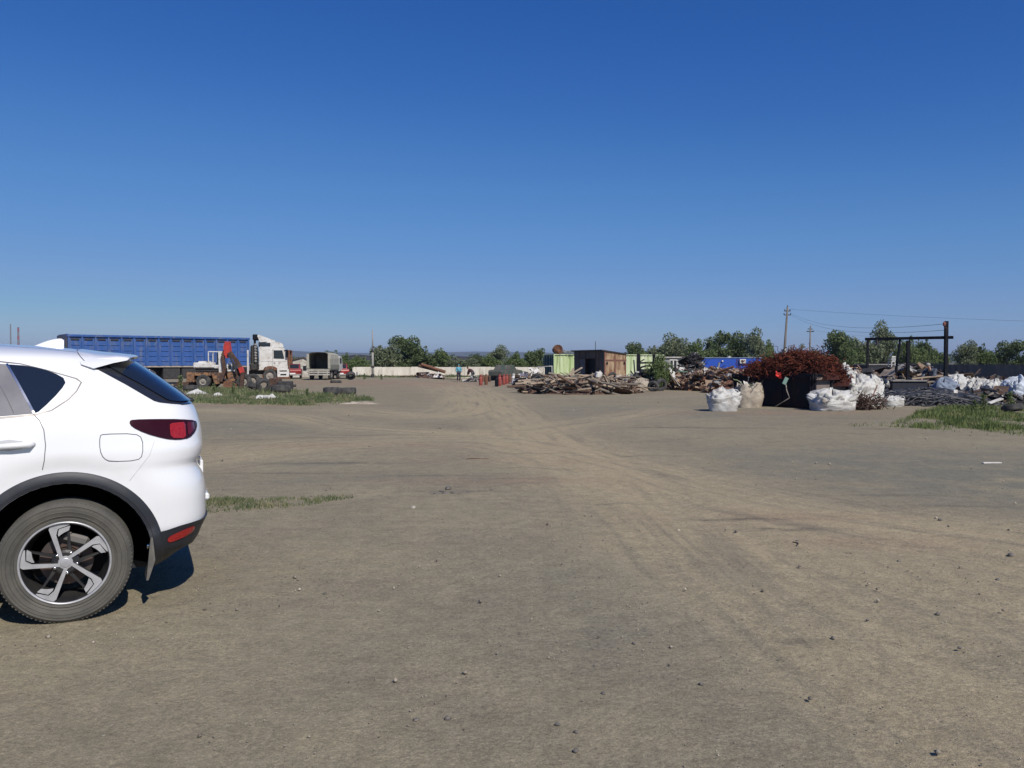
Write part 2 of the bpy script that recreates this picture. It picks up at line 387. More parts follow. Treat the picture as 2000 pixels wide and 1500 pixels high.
mh3 = mat("slag", (.035, .033, .035), (.06, .055, .05), scale=.05, rough=1, spec=0, bump=.3, bscale=.3)
ridge("hills", 5200, -900, 3200, [(-900, 690), (300, 689), (560, 686), (640, 688), (760, 691), (850, 688), (1000, 688), (1400, 692), (1700, 690), (1790, 688), (1850, 692), (2300, 694), (3200, 693)], 900, mh1, 1)
ridge("hills", 2300, -900, 3000, [(-900, 699), (560, 698), (650, 697), (700, 699), (760, 699), (830, 700), (1050, 700), (1700, 697), (2100, 700), (3000, 700)], 400, mh2, 4)
ridge("terrain", 850, 640, 960, [(640, 708), (660, 698), (700, 693), (730, 696), (800, 700), (830, 697), (850, 694), (870, 694), (885, 698), (895, 696), (920, 697), (940, 702), (960, 708)], 90, mh3, 9, 120)
# ------------------------------------------------------------------ factory chimneys on the horizon
def chimney(px, top, D, r, label, striped):
    t = thing("chimney", label, "chimney", P(px, D, 0), 0)
    H = ZP(top, D); a = MB(); b = MB(); n = 9
    prof_r = lambda z: r * (1 - .4 * z / H)
    a.lathe([(prof_r(H * i / n), H * i / n) for i in range(n + 1)], 16)
    if striped:
        for i in (4, 6, 8):
            b = MB(); z0, z1 = H * i / n, H * (i + .95) / n; b.lathe([(prof_r(z0) + .05, z0), (prof_r(z1) + .05, z1)], 16); b.build("red_band", mat("chimney_red", (.30, .07, .05), (.2, .06, .05), scale=.3), t, smooth=True)
    a.lathe([(r * .62, H), (r * .66, H + .8), (r * .5, H + .8)], 16)
    a.build("shaft", mat("old_concrete_dark", (.16, .15, .15), (.22, .2, .19), scale=.2), t, smooth=True)
chimney(22, 634, 1500, 1.5, "thin plain grey factory chimney far away, further left of the two", False)
chimney(37, 640, 1500, 2.4, "thicker far factory chimney with dark red bands", True)
# ------------------------------------------------------------------ white low wall
mwall = mat("whitewashed_concrete", (.62, .58, .50), (.50, .46, .38), scale=1.2, rough=.9, c3=(.33, .30, .24), s3=2.2, m3=(.52, .70), stretch=(1, 1, .25), bump=.01, bscale=8)
t = thing("concrete_wall", "long low whitewashed concrete wall across the far side of the yard", "wall", (0, 0, 0))
pw = []
for px, D in [(690, 88), (800, 90), (900, 91.5), (1000, 92), (1075, 92)]: pw.append((XP(px, D), D))
xs = np.arange(pw[0][0], pw[-1][0], 2.95)
for i in range(len(xs) - 1):
    ya = np.interp(xs[i], [p[0] for p in pw], [p[1] for p in pw]); yb = np.interp(xs[i + 1], [p[0] for p in pw], [p[1] for p in pw])
    zt = CAMH - 8.6 * ya / F + random.uniform(-.03, .03); m_ = MB()
    m_.beam((xs[i] + .02, ya, zt / 2 - .2), (xs[i + 1] - .02, yb, zt / 2 - .2), .14, zt + .4, ch=.02); m_.build("panel", mwall, t)
m_ = MB()
for i in range(len(xs)):
    ya = np.interp(xs[i], [p[0] for p in pw], [p[1] for p in pw]); m_.bx(xs[i] - .07, xs[i] + .07, ya - .12, ya + .12, -.4, .98, .02)
m_.build("post", mwall, t)
# ------------------------------------------------------------------ right-hand metal fence
mfence = mat("dark_grey_sheet", (.06, .062, .07), (.085, .085, .09), scale=2, rough=.55, c3=(.12, .11, .10), s3=3, stretch=(1, 1, .2))
t = thing("sheet_metal_fence", "tall dark grey profiled metal fence behind the cable heap", "fence", (0, 0, 0))
a = Vector((XP(1700, 52), 52, 0)); b = Vector((XP(2140, 40), 40, 0)); d = (b - a).normalized(); L = (b - a).length; nn = Vector((-d.y, d.x, 0)) * -1
m_ = MB(); vs = []; fs = []; N = int(L / .09)
for i in range(N + 1):
    o_ = [0, 0, .025, .025][i % 4]; q = a + d * (L * i / N) + nn * o_
    zt = 1.47 - .1 * i / N; vs += [(q.x, q.y, -.1), (q.x, q.y, zt)]
for i in range(N): fs.append((2 * i, 2 * i + 2, 2 * i + 3, 2 * i + 1))
m_.add(vs, fs); m_.build("sheeting", mfence, t)
m_ = MB(); m_.beam(a + Vector((0, 0, 1.51)) , b + Vector((0, 0, 1.41)), .06, .03); m_.build("cap_rail", mfence, t)
# ------------------------------------------------------------------ trees
mleaf = [mat("leaf_dark", (.085, .118, .045), (.13, .165, .07), scale=.6, rough=.7, spec=.25, trans=.3),
         mat("leaf_mid", (.12, .165, .058), (.17, .215, .09), scale=.6, rough=.7, spec=.25, trans=.35),
         mat("leaf_pale", (.15, .18, .10), (.21, .235, .14), scale=.6, rough=.7, spec=.25, trans=.35)]
mbark = mat("bark", (.10, .085, .065), (.16, .14, .11), scale=6, rough=.9)
def tree_proto(seed, h, wd, kind, leaves, leaf, mi, sparse=0.0):
    r = random.Random(seed); g_ = np.random.default_rng(seed)
    tr = MB(); lob = []
    base = Vector((0, 0, -.1)); stems = 1 if kind == 'tree' else r.randint(3, 5)
    for s_ in range(stems):
        a = r.uniform(0, 6.28); lean = wd * (.05 if stems == 1 else .22)
        top = Vector((math.cos(a) * lean, math.sin(a) * lean, h * r.uniform(.72, .93)))
        pts = [base + (top - base) * t_ + Vector((r.uniform(-.06, .06), r.uniform(-.06, .06), 0)) * h * .25 for t_ in (0, .25, .5, .75, 1)]
        pts[0] = base; r0 = h * (.025 if stems == 1 else .012)
        tr.tube(pts, [r0, r0 * .8, r0 * .6, r0 * .4, r0 * .15], 6)
        nb = 9 if stems == 1 else 5
        for k in range(nb):
            t_ = r.uniform(.22, .95); q = base + (top - base) * t_; a2 = r.uniform(0, 6.28)
            ln = wd * .5 * r.uniform(.55, 1.05) * (1 - .45 * t_) * (1.0 if t_ > .3 else .8)
            e = q + Vector((math.cos(a2) * ln, math.sin(a2) * ln, ln * r.uniform(.15, .9)))
            mid = (q + e) / 2 + Vector((0, 0, ln * .12)); tr.tube([q, mid, e], [r0 * .4, r0 * .25, r0 * .1], 5)
            lob.append((e, wd * r.uniform(.13, .22))); lob.append((mid, wd * r.uniform(.11, .17)))
        lob.append((top, wd * r.uniform(.10, .17))); lob.append((top + Vector((0, 0, wd * .14)), wd * .08))
    lob += [(Vector((r.uniform(-.4, .4) * wd, r.uniform(-.4, .4) * wd, h * r.uniform(.1, .5))), wd * r.uniform(.15, .23)) for _ in range(7 if kind != 'tree' else (10 if sparse == 0 else 1))]
    C_ = np.array([tuple(x[0]) for x in lob]); Rr = np.array([x[1] for x in lob])
    k = g_.choice(len(lob), leaves, p=Rr ** 2 / np.sum(Rr ** 2))
    d_ = g_.normal(size=(leaves, 3)); d_ /= np.linalg.norm(d_, axis=1)[:, None]
    rad = Rr[k] * (.35 + .75 * g_.random(leaves) ** .6)
    c_ = C_[k] + d_ * rad[:, None] * np.array([1, 1, .95]); c_[:, 2] = np.maximum(c_[:, 2], .05)
    u = d_ * .5 + g_.normal(size=(leaves, 3)) * .7; u /= np.linalg.norm(u, axis=1)[:, None]
    w_ = np.cross(u, g_.normal(size=(leaves, 3))); w_ /= np.linalg.norm(w_, axis=1)[:, None]; sz = leaf * g_.uniform(.5, 1.3, leaves)[:, None]
    n2 = np.cross(u, w_); V = np.stack([c_ - w_ * sz * .5, c_ + u * sz * .45 , c_ + w_ * sz * .5, c_ - u * sz * .45 + n2 * sz * .15], 1).reshape(-1, 3)
    Fq = np.arange(leaves * 4).reshape(-1, 4)
    e = bpy.data.objects.new("tree", None); COL.objects.link(e)
    tr.build("trunk", mbark, e); npmesh("crown", V, Fq, mleaf[mi], e)
    e['ph'] = h; return e
protos = {}
def proto(kind, v):
    key = (kind, v)
    if key not in protos:
        if kind == 'tree': e = tree_proto(100 + v, 6, 6.2, 'tree', 6500, .30, v % 3)
        elif kind == 'thin': e = tree_proto(200 + v, 6, 2.6, 'tree', 700, .24, 2, 1.0)
        else: e = tree_proto(300 + v, 3.2, 4.2, 'bush', 5000, .26, v % 3)
        protos[key] = e; return e, True
    return protos[key], False
def put_tree(px, top, wpx, D, kind, v, label, name=None, cat=None, group=None):
    e, first = proto(kind, v); o = e if first else copy_tree(e)
    H = ZP(top, D); base = {'tree': (6, 5.6), 'thin': (6, 3.0), 'bush': (3.4, 4.0)}[kind]
    sc = H / base[0] / 1.02; sw = wpx / F * D / base[1]
    o.location = P(px, D, -.02); o.scale = (sw, sw, sc); o.rotation_euler = (0, 0, random.uniform(0, 6.28))
    o.name = name or ("bush" if kind == 'bush' else "tree")
    if 'ph' in o: del o['ph']
    tag(o, label, cat or ("bush" if kind == 'bush' else "tree"), group or "trees and bushes beyond the yard")
TL = [
 (640, 690, 40, 140, 'bush', 0, "low dark bush just right behind the white truck cab's roof line"),
 (679, 686, 34, 96, 'tree', 1, "small sapling rising between the canvas truck and the concrete pole"),
 (703, 700, 40, 100, 'bush', 1, "low bush left of the lone concrete pole"),
 (752, 678, 52, 105, 'bush', 2, "spreading bush directly right of the lone concrete pole"),
 (783, 659, 72, 108, 'tree', 0, "tallest tree behind the white wall, right of the concrete pole"),
 (815, 684, 50, 110, 'bush', 0, "rounded bush on the right flank of the tallest tree by the white wall"),
 (862, 688, 46, 105, 'bush', 1, "bush behind the white wall above the rusty pipe stack"),
 (905, 702, 60, 104, 'bush', 2, "low pale bush behind the white wall over the standing person"),
 (938, 696, 44, 108, 'bush', 0, "low bush behind the white wall over the bending person"),
 (972, 681, 46, 110, 'tree', 2, "upright tree behind the white wall above the rust red drums"),
 (1012, 684, 44, 108, 'tree', 1, "leafy tree behind the white wall left of the green container"),
 (1043, 687, 48, 112, 'bush', 0, "dark bush touching the left end of the green container"),
 (1098, 671, 20, 104, 'thin', 0, "bare thin tree rising behind the wire roll on the green container"),
 (1232, 671, 44, 120, 'tree', 0, "small round tree above the roof slope of the rusty shed"),
 (1283, 678, 34, 124, 'bush', 2, "bush above the right half of the second lime container"),
 (1318, 661, 60, 122, 'tree', 2, "pale grey-green tree over the low grey cabin"),
 (1362, 659, 56, 120, 'tree', 1, "rounded tree over the left end of the blue cabin"),
 (1395, 668, 40, 126, 'bush', 0, "darker filler tree between two round crowns over the blue cabin"),
 (1422, 650, 64, 121, 'tree', 0, "high broad tree over the middle of the blue cabin"),
 (1470, 653, 48, 118, 'tree', 2, "narrow spiky tree over the right end of the blue cabin"),
 (1503, 660, 44, 119, 'tree', 1, "dark tree directly left of the tall wooden pole"),
 (1545, 668, 24, 122, 'thin', 1, "thin sparse tree directly right of the tall wooden pole"),
 (1566, 657, 26, 122, 'thin', 0, "thin sparse tree left of the farther utility pole"),
 (1600, 690, 44, 112, 'bush', 1, "low bush over the right of the rusty wire heap"),
 (1645, 650, 72, 100, 'tree', 0, "big dense tree left of the black gantry"),
 (1690, 668, 54, 104, 'bush', 2, "bushy tree behind the left leg of the gantry"),
 (1728, 641, 52, 106, 'tree', 2, "pale tree reaching above the gantry beam"),
 (1779, 652, 48, 102, 'tree', 1, "dark pointed tree crossing the gantry beam"),
 (1808, 672, 38, 108, 'bush', 0, "bush between the dark pointed tree and the gantry's tall post"),
 (1830, 688, 50, 118, 'bush', 1, "low far bush left of the gantry's tall post"),
 (1884, 674, 46, 98, 'tree', 2, "tree above the grey fence just right of the gantry's tall post"),
 (1906, 680, 40, 100, 'bush', 0, "dark bush above the middle of the grey fence"),
 (1938, 690, 50, 99, 'bush', 1, "low light green bush above the grey fence"),
 (1985, 668, 66, 92, 'tree', 0, "dense tree at the right edge above the grey fence"),
 (2060, 672, 80, 95, 'tree', 1, "tree beyond the right edge of the grey fence"),
 (1255, 688, 44, 123, 'bush', 1, "low bush between the small round tree and the grey cabin's trees"),
 (1342, 676, 50, 125, 'bush', 0, "bush filling the gap left of the blue cabin's trees"),
 (1446, 672, 50, 124, 'bush', 1, "bush filling the dark hollow over the blue cabin's air conditioner"),
 (1760, 676, 44, 108, 'bush', 0, "bush behind the hanging hoist leg of the gantry"),
 (1665, 672, 50, 110, 'bush', 1, "bush between the big dense tree and the gantry's left leg"),
 (1910, 692, 70, 104, 'bush', 2, "pale low hedge-like bush above the grey fence"),
 (960, 698, 40, 106, 'bush', 1, "low bush between two trees above the red gas cylinders"),
 (835, 698, 60, 103, 'bush', 0, "wide low bush above the left end of the slanted pipes"),
 (560, 700, 50, 150, 'bush', 2, "far bush behind the nose of the white truck"),
]
for a in TL: put_tree(*a)
# ------------------------------------------------------------------ the white SUV
WN = Vector((0, 0, 0))
CTH = R(24); cc, cs = math.cos(CTH), math.sin(CTH)
CDw = .73 * F / 242; CXw = (123 - 1000) / F * CDw
mpaint = mat("white_car_paint", (.78, .79, .80), rough=.28, coat=1.0, spec=.5)
mglass = mat("tinted_glass", (.012, .016, .022), rough=.04, spec=.9, coat=.6)
mblackp = mat("black_plastic", (.016, .018, .024), (.026, .028, .034), scale=6, rough=.5, bump=.0006, bscale=500)
mgloss = mat("gloss_black", (.02, .022, .03), rough=.12, coat=.5)
mchrome = mat("brushed_chrome", (.72, .72, .72), metal=1.0, rough=.16)
mseam = mat("panel_gap", (.10, .10, .11), rough=.7)
mlampd = mat("lamp_dark_red", (.030, .004, .006), rough=.16, spec=.35)
mlampr = mat("lamp_red", (.27, .010, .012), (.34, .02, .018), scale=60, rough=.2, coat=.4)
mwell = mat("wheel_liner", (.004, .004, .005), rough=1, spec=0)
mrub = mat("dusty_rubber", (.082, .078, .066), (.105, .098, .082), scale=3, rough=.85, c3=(.06, .058, .052), s3=9, m3=(.45, .75), bump=.002, bscale=60)
malu = mat("machined_alloy", (.48, .48, .49), (.38, .38, .39), scale=15, metal=.35, rough=.35)
mdalu = mat("dark_alloy", (.035, .035, .038), (.06, .058, .055), scale=12, metal=.5, rough=.4)
mdisc = mat("brake_disc", (.09, .075, .068), (.17, .11, .085), scale=9, metal=.6, rough=.5)
suv = thing("parked_suv", "clean white SUV parked in the left foreground, its rear end in view", "car", (CXw - cs * .90, CDw + cc * .90, 0), CTH)
CM = Matrix.Translation(suv.location) @ Matrix.Rotation(CTH, 4, 'Z'); CMI = CM.inverted()
LV = [  # z, rear end, front end, half width, squareness   (x = metres behind the rear axle)
 (.46, .785, -3.60, .895, 6), (.50, .808, -3.65, .905, 6), (.58, .815, -3.68, .912, 6), (.68, .815, -3.69, .918, 6), (.76, .806, -3.69, .92, 6), (.82, .785, -3.69, .92, 6), (.86, .766, -3.67, .92, 6), (.89, .760, -3.65, .919, 6),
 (.93, .782, -3.58, .918, 6), (1.0, .797, -3.45, .915, 6), (1.05, .796, -3.2, .912, 5.6), (1.10, .793, -2.85, .908, 5.4), (1.16, .782, -2.55, .90, 5.2), (1.20, .770, -2.45, .885, 5.2), (1.25, .748, -2.37, .866, 5.2), (1.30, .695, -2.28, .838, 5),
 (1.40, .57, -2.08, .783, 5), (1.50, .435, -1.87, .722, 5), (1.55, .36, -1.76, .685, 4.6), (1.585, .28, -1.67, .645, 4.4), (1.61, .18, -1.58, .59, 4), (1.635, .02, -1.46, .50, 3.6), (1.655, -.20, -1.32, .38, 3.2), (1.668, -.42, -1.15, .23, 3), (1.674, -.62, -.98, .10, 2.6)]
LVA = np.array(LV)
def lvl(z): return [float(np.interp(z, LVA[:, 0], LVA[:, k])) for k in (1, 2, 3, 4)]
ACX = -.9
def arch_in(x, z, w_):
    for cx in (0.0, -2.70):
        r = math.hypot(x - cx, z - .36)
        if r < .66 and z > .3: w_ -= .020 * (1 - float(sst(.54, .65, r)))
    return w_
def S(z, t, off=0.0):                           # t in -1..1: 0 = middle of the tail, +-1 = middle of the nose; t<0 is the camera side
    ar, af, W, n = lvl(z); s = abs(t) * 2; sg = -1 if t < 0 else 1
    front = s > 1; s2 = s if not front else 2 - s
    A_ = (ar - ACX) if not front else (ACX - af)
    nn_ = n if not front else min(n, 3.6)
    k = 2 ** (-1 / nn_)
    if s2 < .5: yy = 2 * s2 * k; xx = (1 - yy ** nn_) ** (1 / nn_)
    else: xx = (2 - 2 * s2) * k; yy = (1 - xx ** nn_) ** (1 / nn_)
    x = ACX + A_ * xx * (1 if not front else -1); y = W * yy
    if yy > .8: y = arch_in(x, z, y)
    return Vector((x, sg * y, z))
ts = []
for k in range(121):
    ts.append(-1 + 2 * k / 120)
zs = list(np.arange(.46, 1.56, .02)) + [1.565, 1.58, 1.592, 1.604, 1.616, 1.628, 1.64, 1.65, 1.66, 1.667, 1.6735]
# one smooth look-up of the levels (cubic) to avoid creases
def cub(z, col):
    xs_ = LVA[:, 0]; ys_ = LVA[:, col]; i = int(np.clip(np.searchsorted(xs_, z) - 1, 0, len(xs_) - 2))
    h = xs_[i + 1] - xs_[i]; t_ = (z - xs_[i]) / h
    def sl(j):
        if j <= 0 or j >= len(xs_) - 1: 
            j2 = max(0, min(j, len(xs_) - 2)); return (ys_[j2 + 1] - ys_[j2]) / (xs_[j2 + 1] - xs_[j2])
        a_ = (ys_[j] - ys_[j - 1]) / (xs_[j] - xs_[j - 1]); b_ = (ys_[j + 1] - ys_[j]) / (xs_[j + 1] - xs_[j])
        return 0 if a_ * b_ < 0 else 2 * a_ * b_ / (a_ + b_ + 1e-9)
    m0, m1 = sl(i) * h, sl(i + 1) * h
    return float((2 * t_ ** 3 - 3 * t_ ** 2 + 1) * ys_[i] + (t_ ** 3 - 2 * t_ ** 2 + t_) * m0 + (-2 * t_ ** 3 + 3 * t_ ** 2) * ys_[i + 1] + (t_ ** 3 - t_ ** 2) * m1)
def lvl(z): return [cub(z, k) for k in (1, 2, 3, 4)]
def loft(zs_, f=S, capb=True, capt=True, ts_=None):
    T_ = ts_ or ts[:-1]; n = len(T_); closed = ts_ is None; vs = []; fs = []
    for z in zs_: vs += [tuple(f(z, t)) for t in T_]
    for i in range(len(zs_) - 1):
        for j in range(n if closed else n - 1):
            j2 = (j + 1) % n; fs.append((i * n + j, i * n + j2, (i + 1) * n + j2, (i + 1) * n + j))
    if capb: fs.append(tuple(range(n))[::-1])
    if capt: fs.append(tuple((len(zs_) - 1) * n + j for j in range(n)))
    return vs, fs
def cut_arches(o, r):
    m_ = MB()
    for cx in (0.0, -2.70):
        for sg in (-1, 1): m_.lathe([(0, sg * .50), (r, sg * .50), (r, sg * 1.2), (0, sg * 1.2)], 48, 'y', (cx, 0, .36))
    c_ = m_.build("cutter", mwell); md = o.modifiers.new("b", 'BOOLEAN'); md.operation = 'DIFFERENCE'; md.object = c_; md.solver = 'EXACT'
    bpy.context.view_layer.update(); dg = bpy.context.evaluated_depsgraph_get()
    me = bpy.data.meshes.new_from_object(o.evaluated_get(dg)); o.modifiers.clear(); o.data = me
    bpy.data.objects.remove(c_)
    me.materials.clear(); me.materials.append(o['m_']) if False else None
def smooth_obj(o, ang=40):
    bm = bmesh.new(); bm.from_mesh(o.data)
    for f in bm.faces: f.smooth = True
    for e in bm.edges:
        if len(e.link_faces) == 2 and e.calc_face_angle(0) > R(ang): e.smooth = False
    bm.to_mesh(o.data); bm.free()
m_ = MB(); m_.add(*loft(zs)); body = m_.build("body", mpaint)
bvh_full = BVHTree.FromPolygons([Vector(p) for p in m_.v], m_.f)
cut_arches(body, .468); body.data.materials.clear(); body.data.materials.append(mpaint); smooth_obj(body, 35); body.parent = suv
LV2 = [(.20, .50, -3.40, .80, 5), (.27, .60, -3.52, .865, 6), (.32, .66, -3.58, .895, 6), (.36, .742, -3.63, .91, 6), (.42, .785, -3.66, .918, 6), (.465, .822, -3.67, .918, 6)]
def Sl(z, t):
    global LVA
    keep = LVA; LVA = np.array(LV2); p = S(z, t); LVA = keep
    if z > .38: p.z += .055 * float(sst(.40, .70, p.x)) * (z - .38) / .085
    return p
m_ = MB(); m_.add(*loft([.20, .235, .27, .30, .33, .36, .39, .42, .445, .465], Sl)); val = m_.build("lower_cladding", mblackp)
cut_arches(val, .468); val.data.materials.clear(); val.data.materials.append(mblackp); smooth_obj(val, 35); val.parent = suv
for cx in (0.0, -2.70):
    for sg in (-1, 1):
        m_ = MB(); m_.lathe([(.463, sg * .885), (.463, sg * .52), (.0, sg * .52)], 40, 'y', (cx, 0, .36), a0=R(-16), a1=R(196)); m_.build("wheel_liner", mwell, suv, ang=40)
# wheel arch trims, draped on the body side
bvh_low = BVHTree.FromPolygons([Vector(p) for p in m_.v], m_.f)
bl = MB(); bl.add(*loft([.20, .235, .27, .30, .33, .36, .39, .42, .445, .465], Sl)); bvh_low = BVHTree.FromPolygons([Vector(p) for p in bl.v], bl.f)
def side_hit(x, z, sg=-1):
    best = None
    for b_ in (bvh_full, bvh_low):
        h = b_.ray_cast(Vector((x, sg * 3, z)), Vector((0, -sg, 0)))
        if h[0] is not None and (best is None or abs(h[0].y) > abs(best[0].y)): best = h
    return (best[0], best[1] if best[1].y * sg > 0 else -best[1]) if best else None
for cx in (0.0, -2.70):
    for sg in (-1, 1):
        vs = []; fs = []; N = 60; rows = [(.470, -.03), (.470, .018), (.486, .020), (.490, .012), (.528, .010), (.537, .002), (.537, -.01)]
        a0, a1 = R(-14), R(194)
        for i in range(N + 1):
            a = a0 + (a1 - a0) * i / N
            for r, off in rows:
                x = cx + r * math.cos(a); z = .36 + r * math.sin(a); h = side_hit(x, max(z, .22), sg)
                y = (h[0].y if h else sg * .88); vs.append((x, y + sg * off, z))
        n = len(rows)
        for i in range(N):
            for j in range(n - 1): fs.append((i * n + j, i * n + j + 1, (i + 1) * n + j + 1, (i + 1) * n + j))
        m_ = MB(); m_.add(vs, fs); m_.build("wheel_arch_trim", mblackp, suv, ang=40)
# --- draped patches and lines measured on the visible side
camL = CMI @ Vector((0, 0, CAMH))
def hit_px(px, py):
    d = Vector(((px - 1000) / F, 1, (HOR - py) / F)); dl = (CMI.to_3x3() @ d).normalized(); best = None
    for b_ in (bvh_full, bvh_low):
        h = b_.ray_cast(camL, dl)
        if h[0] is not None and (best is None or h[3] < best[3]): best = h
    return best[0] if best else None
def xz(pts): return [(p.x, p.z) for p in (hit_px(*q) for q in pts) if p is not None]
def rnd(pts, it=2):
    for _ in range(it):
        o_ = []
        for i in range(len(pts)):
            a, b = pts[i], pts[(i + 1) % len(pts)]; o_ += [(a[0] * .75 + b[0] * .25, a[1] * .75 + b[1] * .25), (a[0] * .25 + b[0] * .75, a[1] * .25 + b[1] * .75)]
        pts = o_
    return pts
def patch(poly, off, name, m, parent=suv, sg=-1, step=.02, edge=.006, dish=0.0):
    """poly in side view (x, z); a sheet draped on the body, with a turned-in rim so it has thickness"""
    if len(poly) < 3: return None
    xs_ = [p[0] for p in poly]; zs_ = [p[1] for p in poly]; pts = []
    n0 = len(poly); bd = []
    for i in range(n0):
        a, b = poly[i], poly[(i + 1) % n0]; L = math.hypot(b[0] - a[0], b[1] - a[1]); k = max(1, int(L / step))
        for j in range(k): bd.append((a[0] + (b[0] - a[0]) * j / k, a[1] + (b[1] - a[1]) * j / k))
    pts = [Vector(p) for p in bd]; nb = len(bd)
    def inside(x, z):
        c = False; j = nb - 1
        for i in range(nb):
            if (bd[i][1] > z) != (bd[j][1] > z) and x < (bd[j][0] - bd[i][0]) * (z - bd[i][1]) / (bd[j][1] - bd[i][1]) + bd[i][0]: c = not c
            j = i
        return c
    x = min(xs_)
    while x < max(xs_):
        z = min(zs_)
        while z < max(zs_):
            if inside(x, z) and min(math.hypot(x - q[0], z - q[1]) for q in bd) > step * .5: pts.append(Vector((x, z)))
            z += step
        x += step
    r = delaunay_2d_cdt(pts, [(i, (i + 1) % nb) for i in range(nb)], [], 1, 1e-6)
    vs = []
    for p in r[0]:
        h = side_hit(p.x, p.y, sg); q = h[0] + h[1] * off if h else Vector((p.x, sg * .9, p.y)); vs.append(q)
    fs = [tuple(f) for f in r[2]]
    # rim
    em = {}
    for f in fs:
        for i in range(len(f)): e = (f[i], f[(i + 1) % len(f)]); em[tuple(sorted(e))] = em.get(tuple(sorted(e)), 0) + 1
    rim = {}
    for e, c in em.items():
        if c == 1:
            for v_ in e:
                if v_ not in rim: rim[v_] = len(vs); vs.append(vs[v_] + Vector((0, -sg * edge * 1.6, 0)))
            fs.append((e[0], e[1], rim[e[1]], rim[e[0]]))
    m2 = MB(); m2.add([tuple(v_) for v_ in vs], fs); return m2.build(name, m, parent, ang=50)
def line(ptspx, wd, name, m, off=.0015, parent=suv, closed=False, local=None, both=False):
    src = local or [p for p in (hit_px(*q) for q in ptspx) if p is not None]
    if closed: src = src + [src[0]]
    for sg in ((-1, 1) if both else (-1,)):
        pts = []
        for i in range(len(src) - 1):
            a, b = src[i], src[i + 1]; k = max(1, int((b - a).length / .02))
            for j in range(k): pts.append(a.lerp(b, j / k))
        pts.append(src[-1]); vs = []; fs = []
        hs = [side_hit(p.x, p.z, sg) for p in pts]; hs = [h for h in hs if h]
        for i in range(len(hs)):
            d = (hs[min(i + 1, len(hs) - 1)][0] - hs[max(i - 1, 0)][0]).normalized(); nrm = hs[i][1]; s_ = nrm.cross(d).normalized() * wd / 2
            for q in (-1, 1): vs.append(tuple(hs[i][0] + nrm * off + s_ * q))
        for i in range(len(hs) - 1): fs.append((2 * i, 2 * i + 1, 2 * i + 3, 2 * i + 2))
        m2 = MB(); m2.add(vs, fs); m2.build(name, m, parent)
def both(poly, off, name, m, **k):
    o1 = patch(poly, off, name, m, **k)
    o2 = patch(poly, off, name, m, sg=1, **k); return o1, o2
# surround of the rear side window, then the glass
sur = xz([(-6, 705), (40, 710), (90, 722), (150, 739), (160, 747), (150, 765), (134, 781), (100, 803), (70, 811), (0, 818), (-6, 818)]); msur = mat("dark_trim", (.20, .18, .17), rough=.35, metal=.3)
glq = rnd(xz([(4, 712), (60, 716), (102, 727), (131, 743), (118, 764), (78, 803), (66, 808), (50, 809), (25, 770)]), 1)
rdw = [(p[0], p[1]) for p in glq]
# full side glass line: quarter, rear door, front door
both(sur, .0025, "window_surround", msur)
inner = xz([(-6, 708), (40, 712.5), (90, 724.5), (147, 741), (157, 747.5), (148, 764), (132, 780), (99, 801.5), (70, 809), (0, 815), (-6, 815)])
both(inner, .0045, "quarter_panel_trim", mpaint)
both(glq, .0065, "quarter_window", mglass)
pil = xz([(-6, 712), (14, 713), (30, 745), (64, 808), (40, 810), (0, 813), (-6, 813)])
both(pil, .0085, "door_pillar_trim", mat("reflection_grey_pillar", (.17, .165, .17), (.24, .23, .23), scale=4, rough=.10, coat=.8))  # base colour lightened to grey to stand for a reflection
line([(14, 712), (34, 748), (66, 809)], .012, "window_trim", mchrome, .0105)
line([(0, 755), (12, 777), (26, 808)], .004, "glass_divider", mseam, .0105)
x0 = pil[0][0]
fw = [(x0 - .01, 1.53), (x0 - .45, 1.565), (x0 - .9, 1.56), (x0 - 1.15, 1.53), (x0 - 1.55, 1.34), (x0 - 1.85, 1.17), (x0 - 1.9, 1.13), (x0 - 1.0, 1.16), (x0 - .01, 1.20)]
both(fw, .006, "side_window", mglass)
line(None, .05, "b_pillar", mgloss, .009, local=[Vector((x0 - .62, 0, 1.56)), Vector((x0 - .56, 0, 1.19))], both=True)
line(None, .02, "window_sill_trim", mchrome, .009, local=[Vector((x0, 0, 1.185)), Vector((x0 - 1.0, 0, 1.15)), Vector((x0 - 1.9, 0, 1.115))], both=True)
# seams
line([(66, 811), (76, 822), (84, 840), (87, 870), (84, 900), (80, 918)], .0045, "door_gap", mseam)
line(None, .0045, "door_gap", mseam, local=[Vector((x0 - .6, 0, 1.17)), Vector((x0 - .62, 0, .8)), Vector((x0 - .58, 0, .48))], both=True)
line(None, .0045, "door_gap", mseam, local=[Vector((x0 - 1.72, 0, 1.12)), Vector((x0 - 1.76, 0, .8)), Vector((x0 - 1.68, 0, .48))], both=True)
fd = rnd(xz([(193, 852), (200, 848), (262, 847), (277, 856), (277, 890), (266, 900), (214, 902), (200, 896), (193, 880)]), 1)
line(None, .0045, "fuel_door_gap", mseam, closed=True, local=[Vector((p[0], 0, p[1])) for p in fd])
line([(0, 675), (70, 680), (150, 688)], .006, "roof_joint", mseam)
line([(152, 683), (154, 692), (163, 703), (183, 718)], .006, "spoiler_gap", mseam)
line([(300, 862), (290, 890), (270, 915), (250, 940)], .0022, "bumper_gap", mat("faint_gap_and_crease", (.45, .45, .46)))
line([(84, 818), (180, 820), (262, 820)], .003, "crease_shade_line", mat("faint_gap_and_crease", (.45, .45, .46)), .0006)  # grey ribbon paints the crease's shading; there is no gap here
